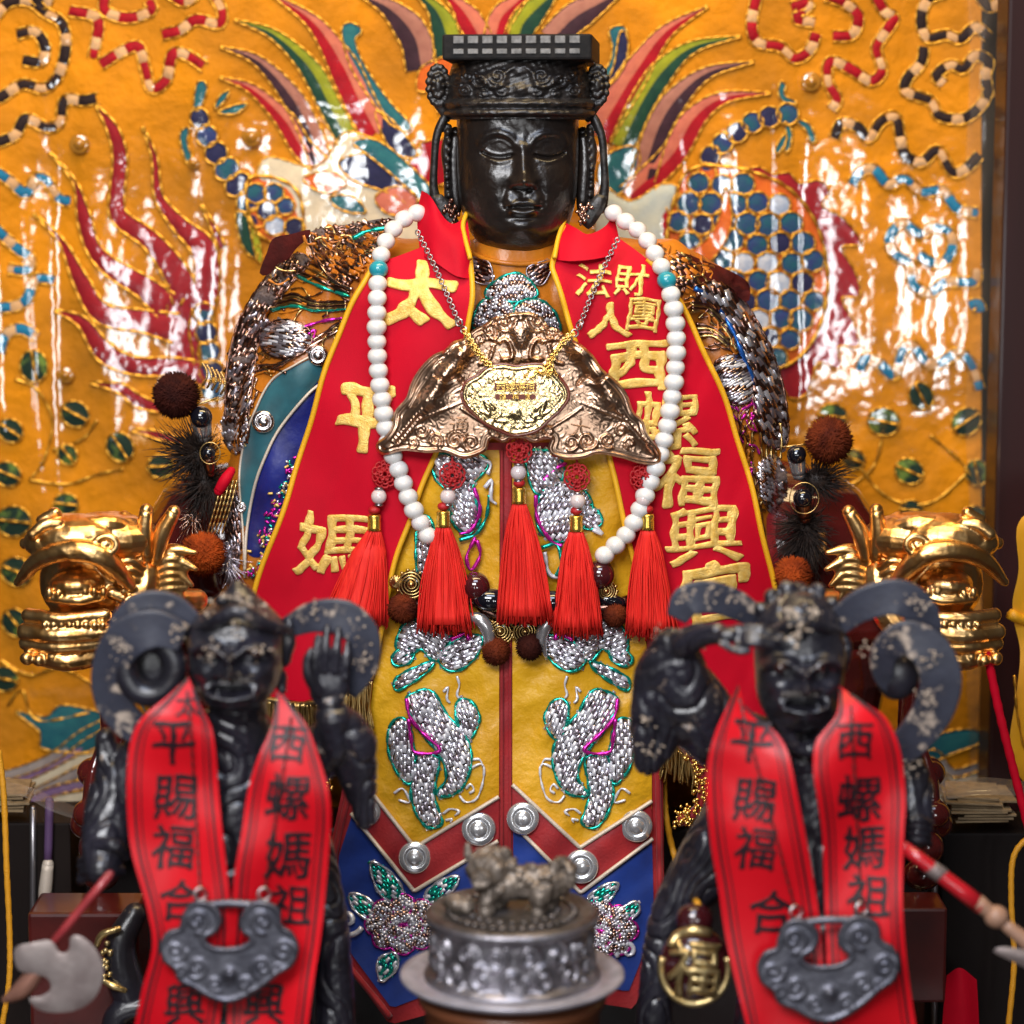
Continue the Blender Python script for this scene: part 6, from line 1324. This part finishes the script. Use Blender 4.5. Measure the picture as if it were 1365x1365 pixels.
# ---- their pewter lock pendants
lock = np.array([(260, 1200), (248, 1210), (241, 1224), (238, 1236), (224, 1240), (213, 1258), (217, 1281), (231, 1293), (238, 1309), (258, 1319), (278, 1331), (302, 1338), (327, 1331), (350, 1317), (372, 1300), (390, 1288), (399, 1265), (391, 1243), (376, 1232), (374, 1214), (360, 1202), (338, 1200), (325, 1212), (319, 1228), (322, 1243), (333, 1252), (320, 1260), (302, 1262), (284, 1260), (274, 1252), (288, 1244), (296, 1228), (292, 1212), (278, 1201)], float)
m_gchain = mat('blackened_chain', (.09, .08, .08), rough=.4, metal=.8)
def lockpend(label, dx, dy, sc, rot, ch):
    T = lambda p: (np.asarray(p, float)-np.array([306, 1268]))@np.array([[math.cos(rot), math.sin(rot)], [-math.sin(rot), math.cos(rot)]])*sc+np.array([306+dx, 1268+dy])
    lp = thing('pewter_lock_pendant', label, 'pendant', V(306+dx, 1335+dy, G-96), 'pewter lock pendants on the two guardians')
    sf = flat(lambda x, y: G-98-.03*(y-1268)); o = resample(spl(T(lock), 6, True), 4, True); sp = []
    for s in (-1, 1):
        m = lambda x: 306+s*x
        sp += [(spiral(m(44), 1228, 17, 1.3, 1.5, s), 2.4, 4), (spiral(m(72), 1268, 15, 1.4, 0, -s), 2, 3), (spiral(m(44), 1290, 15, 1.4, 2, s), 2, 3), (spiral(m(20), 1312, 11, 1.3, 1, -s), 1.8, 3), (spiral(m(66), 1292, 9, 1.2, 2, s), 1.6, 2.5)]
    def rel(v):
        dd = pdist(o, v); h = 4*np.exp(-((dd-4)/2.6)**2)
        for p, w, a in sp: h += a*np.exp(-(pdist(T(p), v, False)/(w*sc))**2)
        c = T([(306, 1300)])[0]; h += 7*gauss(v[:, 0], v[:, 1], c[0], c[1], 8, 8); return h
    mb = MB(); puff(mb, o, sf, 4, 3, 14, 2.6, relief=rel, back=-4); mb.build('lock_plate', m_pewter, lp)
    mb = MB(); q = T([(276, 1206), (306, 1204), (338, 1206)]); cord(mb, spl(q, 6), sf, 5, 2); mb.build('lock_bar', m_pewter, lp)
    for x, top in ((267, ch[0]), (352, ch[1])):
        p1 = T([(x, 1192)])[0]; mb = MB(); lathe(mb, sf(p1[:1], p1[1:], 4)[0], [(8*K(G)+2*K(G)*math.cos(b), 2*K(G)*math.sin(b)) for b in np.linspace(0, 6.28, 7)], 16, (.3, -1, .1)); mb.build('ring', m_chain, lp)
        mb = MB(); L = resample(np.array([top, (top[0]*.3+p1[0]*.7, top[1]*.3+p1[1]*.7), p1]), 4); w = gsurf(L[:, 0], L[:, 1], 6); tube_w(mb, w, (1.3+.6*np.sin(np.arange(len(L))*1.9))*K(G), 6); mb.build('chain', m_gchain, lp)
lockpend('dull pewter cloud-shaped lock pendant hanging from the guardian with the open raised hand', 0, 0, 1.0, 0, ((252, 936), (388, 955)))
lockpend('dull pewter cloud-shaped lock pendant hanging from the guardian shading its eyes', 799, 24, 1.03, -.05, ((985, 930), (1134, 940)))
# ---- axe and spear
m_shaft = mat('red_shaft', (.42, .05, .055), (.30, .03, .035), rough=.35, coat=.4, vs=60)
m_steel = mat('worn_steel', (.36, .30, .28), (.22, .17, .16), rough=.45, metal=.35, vs=60, bump=.3, bs=200)
axe = thing('battle_axe', 'small crescent-bladed axe with pinkish red shaft, held by the left guardian', 'axe', V(80, 1345, G-60))
mb = MB(); c3(mb, [(146, 1166, -66), (68, 1260, -72)], [6, 6], G, 14); mb.build('shaft', m_shaft, axe)
mb = MB(); puff(mb, spl([(20, 1264), (46, 1256), (68, 1254), (80, 1270), (92, 1266), (95, 1248), (112, 1250), (131, 1270), (138, 1296), (130, 1324), (112, 1342), (82, 1350), (52, 1346), (38, 1331), (54, 1328), (68, 1318), (62, 1303), (46, 1299), (24, 1292)], 5, True), flat(G-78), 2, 3, 26, 5, back=-3); mb.build('axe_blade', m_steel, axe)
mb = MB(); c3(mb, [(52, 1290, -70), (30, 1318, -70), (8, 1332, -68)], [12, 13, 6], G, 14); mb.build('axe_socket', mat('copper_socket', (.42, .20, .14), rough=.4, metal=.5), axe)
spear = thing('spear', 'spear with bright red shaft and pale socket, held by the right guardian', 'spear', V(1340, 1290, G-60))
mb = MB(); c3(mb, [(1206, 1130, -66), (1306, 1206, -78)], [9, 12], G, 16); mb.build('shaft', mat('bright_red_shaft', (.50, .012, .02), rough=.3, coat=.6), spear)
mb = MB(); c3(mb, [(1242, 1158, -70), (1254, 1166, -71)], [11, 11.5], G, 16); mb.build('silver_band', m_steel, spear)
mb = MB(); c3(mb, [(1304, 1204, -78), (1322, 1218, -79)], [12, 10], G, 16); egg(mb, 1328, 1222, G-80, 17, 16, 16); c3(mb, [(1334, 1228, -80), (1390, 1272, -84)], [8, 14], G, 16); mb.build('spear_socket', mat('wood_socket', (.36, .20, .13), rough=.45), spear)
mb = MB(); puff(mb, spl([(1324, 1268), (1340, 1262), (1380, 1272), (1400, 1300), (1380, 1296), (1350, 1282)], 5, True), flat(G-88), 4, 4, 10, 6, back=-8); mb.build('spear_blade', m_steel, spear)

# ================================================================== silver censer on its wooden stand
m_silver = mat('tarnished_silver', (.44, .42, .46), (.20, .185, .20), rough=.40, metal=.85, vs=55, bump=.3, bs=200, bdist=.0015)
m_silverd = mat('darkened_silver', (.20, .18, .18), (.09, .08, .075), rough=.45, metal=.8, vs=90, bump=.4, bs=260)
m_lion = mat('tan_silver', (.34, .28, .23), (.09, .07, .055), rough=.45, metal=.5, vs=75, bump=.8, bs=150, bdist=.003)
m_stand = mat('brown_wood', (.24, .08, .035), (.15, .05, .02), rough=.4, vs=20, stretch=(1, 1, .08), coat=.3)
CD = -470; ck = K(CD); cc = np.array(V(683, 1304, CD))
cens = thing('silver_censer', 'round tarnished silver censer with openwork wall, dished foot and lion on the lid', 'censer', cc+np.array([0, 0, -10*ck]))
mb = MB(); lathe(mb, cc, [(1e-5, -12*ck), (100*ck, -14*ck), (128*ck, -8*ck), (148*ck, 0), (153*ck, 5*ck), (153*ck, 9*ck), (146*ck, 8*ck), (128*ck, 1*ck), (124*ck, 6*ck), (119*ck, 4*ck), (1e-5, 4*ck)], 72); mb.build('dished_foot', mat('pale_silver', (.52, .50, .56), (.34, .32, .36), rough=.45, metal=.45, vs=60, bump=.3, bs=200), cens)
nt, nr = 420, 64; th = np.linspace(0, 2*math.pi, nt+1)[:-1]; zz = np.linspace(0, 90, nr); TH, ZZ = np.meshgrid(th, zz)
q = np.stack([(TH*118).ravel(), ZZ.ravel()], -1); rel = np.zeros(len(q)); L = 2*math.pi*118
for i in range(16):
    for j, (zc, rr) in enumerate(((26, 20), (56, 17))):
        cx = (i+.5*j)*L/16; s = 1 if (i+j) % 2 else -1; sp_ = spiral(cx, zc, rr, 1.25, i*1.3, s)
        near = np.abs((q[:, 0]-cx+L/2) % L-L/2) < 24; qq = q[near].copy(); qq[:, 0] = cx+((qq[:, 0]-cx+L/2) % L-L/2)
        rel[near] += 7*np.exp(-(pdist(sp_, qq, False)/3.6)**2)
rel = np.minimum(rel, 7)*smoothstep(q[:, 1], 6, 12)*(1-smoothstep(q[:, 1], 70, 76))
prof = np.interp(ZZ, [0, 4, 8, 12, 70, 76, 80, 86, 90], [121, 121, 116, 111, 110, 112, 118, 119, 116])
rad = (prof+rel.reshape(TH.shape)-3*((ZZ > 10) & (ZZ < 74)))*ck; base = cc+np.array([0, 0, 5*ck])
P = np.stack([rad*np.sin(TH), -rad*np.cos(TH), ZZ*ck], -1).reshape(-1, 3)+base
mb = MB(); mb.add(P, [(j*nt+i, j*nt+(i+1) % nt, (j+1)*nt+(i+1) % nt, (j+1)*nt+i) for j in range(nr-1) for i in range(nt)]); mb.build('openwork_wall', m_silver, cens)
mb = MB(); lathe(mb, cc, [(117*ck, 94*ck), (112*ck, 99*ck), (104*ck, 97*ck), (98*ck, 94*ck), (60*ck, 97*ck), (1e-5, 99*ck)], 72, wob=lambda a, j: (1.5*ck*math.sin(a*24) if j == 4 else 0)); lid = mb.build('lid', m_silverd, cens); ROOT[lid.name] = ROOT[cens.name]
mb = MB()
for i in range(40):
    a = i*2*math.pi/40; ball(mb, cc+np.array([85*math.cos(a), 85*math.sin(a), 97])*ck, np.array([6, 6, 3])*ck, 8, 6)
for i in range(24):
    a = i*2*math.pi/24; ball(mb, cc+np.array([62*math.cos(a), 62*math.sin(a), 98])*ck, np.array([6, 6, 3])*ck, 8, 6)
mb.build('lid_pattern', m_silverd, lid)
mb = MB(); b3 = lambda x, y, z, rx, ry, rz: ball(mb, cc+np.array([x*.9, y*.9, z*.88+100])*ck, np.array([rx, ry, rz])*ck*.88, 16, 12)
def l3(pts, r): 
    w = cc+(np.array(pts, float)*np.array([.9, .9, .88])+np.array([0, 0, 100]))*ck; r = np.array(r)*.88; q = spl(np.concatenate([w, np.array(r)[:, None]*ck], 1), 5) if len(pts) > 2 else np.concatenate([w, np.array(r)[:, None]*ck], 1)
    tube_w(mb, q[:, :3], q[:, 3], 12, True); ball(mb, q[0, :3], q[0, 3], 12, 8); ball(mb, q[-1, :3], q[-1, 3], 12, 8)
l3([(-30, 0, 40), (15, 4, 38), (56, 4, 38)], [30, 28, 30])
b3(-36, -8, 62, 33, 30, 30); b3(-46, -34, 54, 19, 16, 15); b3(-48, -44, 48, 12, 9, 8); b3(-46, -38, 66, 12, 8, 6)
for i in range(60):
    a = rng.uniform(0, 6.28); e_ = rng.uniform(-.5, 1.4); r_ = rng.uniform(5, 9); b3(-30+34*math.cos(a)*math.cos(e_), 2+30*math.sin(a)*math.cos(e_), 62+30*math.sin(e_), r_, r_, r_)
b3(-66, -6, 90, 8, 6, 16); b3(-10, -6, 86, 9, 6, 12); b3(-56, -46, 62, 4, 4, 4); b3(-38, -46, 62, 4, 4, 4)
for x, y in ((-34, -22), (-16, 18), (44, -22), (62, 16)): l3([(x, y, 32), (x-4, y-8, 16), (x+2, y-4, 8), (x-6, y-12, 3)], [18, 14, 10, 11])
for i in range(26):
    a = i*.45; r_ = rng.uniform(6, 10); b3(74+15*math.cos(a), 4+9*math.sin(a*1.7), 48+24*math.sin(a), r_, r_, r_)
l3([(-70, -20, 8), (-86, -10, 12), (-98, 0, 8)], [13, 14, 9]); b3(-84, -24, 10, 14, 12, 12)
for i in range(50): r_ = rng.uniform(4, 8); b3(rng.uniform(-30, 66), rng.uniform(-32, 8), rng.uniform(22, 66), r_, r_, r_)
remesh(mb, 'lion_finial', m_lion, 1.4*S, lid, 0, disp=lambda co, no: no*((2.2*hnoise(co, 520, 31)+1.6*hnoise(co, 900, 32))*ck)[:, None])
stand = thing('wooden_stand', 'turned brown wooden stand under the silver censer', 'stand', cc+np.array([0, 0, -350*ck]))
mb = MB(); lathe(mb, cc, [(1e-5, -14*ck), (124*ck, -15*ck), (130*ck, -20*ck), (128*ck, -30*ck), (120*ck, -36*ck), (116*ck, -250*ck), (134*ck, -320*ck), (134*ck, -348*ck), (1e-5, -350*ck)], 64); mb.build('turned_body', m_stand, stand)

# ================================================================== things round the edges
m_wall = mat('dark_wall', (.016, .009, .008), (.010, .006, .006), rough=.7, vs=5)
mb = MB(); box(mb, V(690, 700, 620), 1.6, .02, 1.2); mb.build('back_wall', m_wall, smooth=False).__setitem__('kind', 'structure')
m_table = mat('altar_lacquer', (.030, .008, .006), (.018, .005, .004), rough=.3, vs=12, coat=.4, stretch=(.2, 1, 1))
tz = float(cc[2]-350*ck); top = MB(); rbox(top, (0, -.02, tz-.02), .75, .38, .02, .004); o = top.build('altar_table', m_table, smooth=False); tag(o, 'dark red lacquered altar table on which the statues and censer stand', 'table')
post = MB(); rbox(post, V(1372, 640, 300), 52*K(300), 40*K(300), 1100*K(300), 5*K(300)); o = post.build('wooden_post', mat('maroon_wood', (.030, .008, .008), (.018, .006, .006), rough=.5, spec=.2, vs=26, stretch=(1, 1, .05), coat=.2), smooth=False); tag(o, 'tall dark maroon wooden post at the right edge beside the hanging', 'post')
# yellow banner hanging at the right edge
ban = thing('yellow_banner', 'yellow cloth banner hanging at the far right edge in front of the dark post', 'banner', V(1380, 1040, 60)); m_ban = mat('banner_yellow', (.80, .38, .012), (.68, .30, .010), rough=.5, vs=20, bump=.3, bs=60)
bs_ = flat(lambda x, y: 60+6*np.sin(y/40)+5*np.sin(x/9)); mb = MB(); puff(mb, spl([(1362, 690), (1358, 760), (1350, 800), (1352, 830), (1360, 870), (1354, 930), (1346, 985), (1352, 1020), (1372, 1046), (1440, 1060), (1450, 690)], 5, True), bs_, 2, 3, 12, 7, back=-4); mb.build('banner_cloth', m_ban, ban)
mb = MB(); cord(mb, spl([(1346, 818), (1362, 826), (1400, 828)], 6), bs_, 7, 4, .4); mb.build('banner_band', m_ban, ban); mb = MB(); cord(mb, spl([(1352, 900), (1356, 950), (1366, 1000), (1384, 1030)], 6), bs_, 2, 5, .6); mb.build('gold_seam', m_goldcord, ban)
def hang_cord(name, label, cat, pts, r, m):
    mb = MB(); q = spl(np.array(pts, float), 12); w = VN(q[:, 0], q[:, 1], q[:, 2]); tube_w(mb, w, r*K(pts[0][2])*(1+.08*np.sin(np.arange(len(w))*2.2)), 10); o = mb.build(name, m); tag(o, label, cat)
m_yc = mat('yellow_cord', (.78, .34, .015), rough=.5, bump=.6, bs=900)
hang_cord('red_string', 'taut bright red cord slanting down from the right dragon head', 'string', [(1312, 848, -120), (1330, 940, -110), (1352, 1030, -105), (1375, 1120, -100)], 6, m_red)
hang_cord('yellow_string', 'thin yellow cord curving down at the lower right edge', 'string', [(1380, 1108, -60), (1352, 1140, -60), (1348, 1200, -60), (1352, 1280, -60), (1344, 1372, -60)], 4.2, m_yc)
hang_cord('yellow_string', 'thin yellow cord hanging straight down at the far left edge', 'string', [(-2, 1000, -80), (5, 1060, -80), (9, 1160, -80), (13, 1250, -80), (12, 1310, -80), (2, 1372, -80)], 4.2, m_yc)
hang_cord('yellow_string', 'thick yellow cord running down beside the censer and the right guardian', 'string', [(884, 1020, 20), (888, 1090, 10), (902, 1150, 0), (918, 1180, -200), (930, 1206, -440)], 4.5, m_yc)
# beaded gold trims glimpsed beside the apron
def trim(label, pts, n, sp, d, red=True):
    t = thing('gold_tinsel', label, 'tinsel', V(pts[0][0], pts[-1][1], d)); p = resample(spl(pts, 8), 2.0); mb = MB()
    for i in range(n):
        c = p[rng.integers(len(p))]; r = rng.uniform(1.5, 3.4); egg(mb, c[0]+rng.normal(0, sp), c[1]+rng.normal(0, sp), d+rng.normal(0, 4), r, r, r, None, 7, 5)
    mb.build('gold_beads', m_gold, t)
    mb = MB(); cord(mb, spl(pts, 8), flat(d+6), 8 if red else 4, 0); mb.build('red_core', m_redband, t)
trim('sparkling gold and red tinsel behind the right guardian, beside the apron', [(905, 985), (925, 1010), (938, 1040), (930, 1080), (905, 1095)], 260, 6, -60)
trim('short gold bead tassel behind the left guardian, beside the apron', [(432, 1026), (437, 1044), (434, 1062)], 46, 4, -60, False)
# blessing ornament: dark gourd with a gilt character
orn = thing('blessing_ornament', 'round dark red ornament with raised gold character and rim, beside the silver censer', 'ornament', V(926, 1345, -440)); m_ogold = mat('soft_gold', (.80, .62, .30), (.62, .44, .18), rough=.3, metal=.9, vs=120, bump=.3, bs=300)
mb = MB(); egg(mb, 926, 1288, -440, 50, 36, 56); egg(mb, 926, 1226, -436, 26, 22, 24); m_ = remesh(mb, 'lacquered_gourd', mat('maroon_lacquer', (.045, .006, .008), rough=.2, coat=1), 2.4*S, orn, 3)
OS = onto([m_], -440)
mb = MB(); t = np.linspace(-.3, math.pi+.3, 40); cord(mb, np.stack([926+45*np.cos(t), 1290+48*np.sin(t)], -1), OS, 4.5, 2); cord(mb, spl([(894, 1262), (904, 1246), (926, 1240), (946, 1244)], 6), OS, 6, 3); mb.build('gold_rim', m_ogold, orn)
mb = MB(); glyph(mb, '福', (926, 1290), 74, OS, 9, .04, 1.0, 0, .020, .014, base=2, tall=1.1, soft=.06); mb.build('gold_character', m_ogold, orn)
# red seal box behind the right guardian and cloth beside it
m_rbox = mat('red_box', (.085, .010, .008), (.05, .007, .006), rough=.3, coat=.5, vs=30)
mb = MB(); rbox(mb, V(1222, 1262, -150), 34*K(-150), 40*K(-150), 66*K(-150), 4*K(-150)); o = mb.build('red_box', m_rbox, smooth=False); tag(o, 'small upright red lacquered box behind the right guardian', 'box')
mb = MB(); rbox(mb, V(120, 1290, -130), 74*K(-130), 50*K(-130), 92*K(-130), 5*K(-130)); o = mb.build('red_chest', m_rbox, smooth=False); tag(o, 'low red lacquered chest behind the axe of the left guardian', 'chest')
mb = MB(); sheet(mb, [[(1262, 1300, -40), (1258, 1340, -44), (1254, 1390, -46)], [(1280, 1290, -52), (1284, 1336, -56), (1286, 1390, -56)], [(1302, 1306, -40), (1304, 1340, -44), (1306, 1390, -46)]]); o = mb.build('red_cloth', m_red); tag(o, 'crumpled red cloth low down on the right, beside the red box', 'cloth')
# dark glazed cases and stacks of paper on either side
m_case = mat('dark_case', (.008, .006, .006), (.016, .010, .008), rough=.6, spec=.12, vs=8, stretch=(1, 1, .1)); m_edge = mat('steel_edge', (.35, .33, .34), rough=.35, metal=.9); m_paper = mat('old_paper', (.34, .24, .13), (.22, .15, .08), rough=.8, vs=160, stretch=(1, 1, 9))
def case(label, x0, x1, y0, y1, d, ex):
    t = thing('glass_case', label, 'case', V((x0+x1)/2, y1, d)); k = K(d); mb = MB(); rbox(mb, V((x0+x1)/2, (y0+y1)/2, d+60), (x1-x0)/2*k, 60*k, (y1-y0)/2*k, 3*k); mb.build('case_body', m_case, t, smooth=False)
    for x in ex:
        mb = MB(); cap(mb, [(x, y0+6, d-6), (x, y1, d-6)], [4.5, 4.5], 10); mb.build('edge_strip', m_edge, t)
    return t
case('dark glass-fronted case at the lower left edge with thin metal edge strips', -60, 110, 1072, 1380, 60, (44,)); case('dark glass-fronted case on the right behind the spear, with a thin metal edge strip', 1240, 1420, 1085, 1400, 60, (1246,))
mb = MB(); cap(mb, [(66, 1068, 50), (64, 1150, 50)], [6, 6], 8); o = mb.build('purple_cord', mat('purple_cloth', (.12, .06, .15), rough=.6)); tag(o, 'short purple cord hanging in front of the left glass case', 'cord')
mb = MB(); cap(mb, [(64, 1152, 48), (60, 1190, 48), (56, 1220, 48)], [8, 9, 3], 10); o = mb.build('cream_tassel', m_cream); tag(o, 'small cream tassel below the purple cord on the left', 'tassel')
def papers(label, x0, x1, y0, y1, d, n):
    t = thing('paper_stack', label, 'paper stack', V((x0+x1)/2, y1, d+40)); k = K(d)
    mb = MB()
    for i in range(n):
        y = y1-(i+.5)*(y1-y0)/n; w = (x1-x0)/2*rng.uniform(.9, 1.05); rbox(mb, V((x0+x1)/2+rng.normal(0, 5), y, d+50+rng.normal(0, 4)), w*k, 44*k, (y1-y0)/n*.42*k, .6*k, Matrix.Rotation(rng.normal(0, .06), 4, 'Z')@Matrix.Rotation(rng.normal(0, .02), 4, 'Y'))
    mb.build('paper_sheets', m_paper, t, smooth=False)
papers('stack of old yellowed papers on the right glass case', 1262, 1340, 1052, 1086, 40, 9); papers('small pile of old yellowed papers on the left glass case', -30, 40, 1048, 1072, 40, 6)
mb = MB(); sheet(mb, [[(1224, 1062, 30), (1236, 1050, 20), (1300, 1036, 20), (1390, 1044, 24)], [(1222, 1070, 6), (1240, 1064, -8), (1300, 1050, -10), (1390, 1052, -6)], [(1226, 1076, 0), (1244, 1072, -16), (1300, 1060, -20), (1390, 1062, -16)]]); o = mb.build('plastic_sheet', m_film); tag(o, 'crumpled clear plastic sheet over the papers on the right', 'plastic sheet')
mb = MB(); sheet(mb, [[(-20, 1040, 30), (30, 1046, 20), (70, 1062, 20), (128, 1088, 30)], [(-20, 1052, 6), (30, 1058, -8), (70, 1076, -10), (128, 1096, 6)], [(-20, 1056, 0), (30, 1062, -16), (70, 1082, -18), (128, 1100, 2)]]); o = mb.build('plastic_sheet', m_film); tag(o, 'sagging clear plastic sheet over the papers on the left', 'plastic sheet')
# gilt and black carved object half hidden behind the left guardian
cv = thing('carved_ornament', 'black and gilt carved ornament half hidden behind the left guardian ribbon', 'ornament', V(160, 1365, -200))
mb = MB(); c3(mb, [(180, 1218, 0), (160, 1260, -10), (168, 1310, -10), (190, 1350, 0)], [16, 22, 26, 24], -200); c3(mb, [(200, 1340, -20), (160, 1350, -20), (150, 1380, -20)], [14, 18, 18], -200); remesh(mb, 'carved_body', m_gblack, 2.4*S, cv, 2)
mb = MB(); c3(mb, [(128, 1262, -30), (136, 1246, -34), (158, 1238, -34)], [4, 5, 4], -200); c3(mb, [(136, 1306, -30), (150, 1314, -36), (166, 1320, -34)], [4, 5, 4], -200)
for i in range(14): egg(mb, 142+rng.normal(0, 6), 1276+rng.normal(0, 14), -232, 4, 4, 4)
mb.build('gilt_scroll', m_ogold, cv)
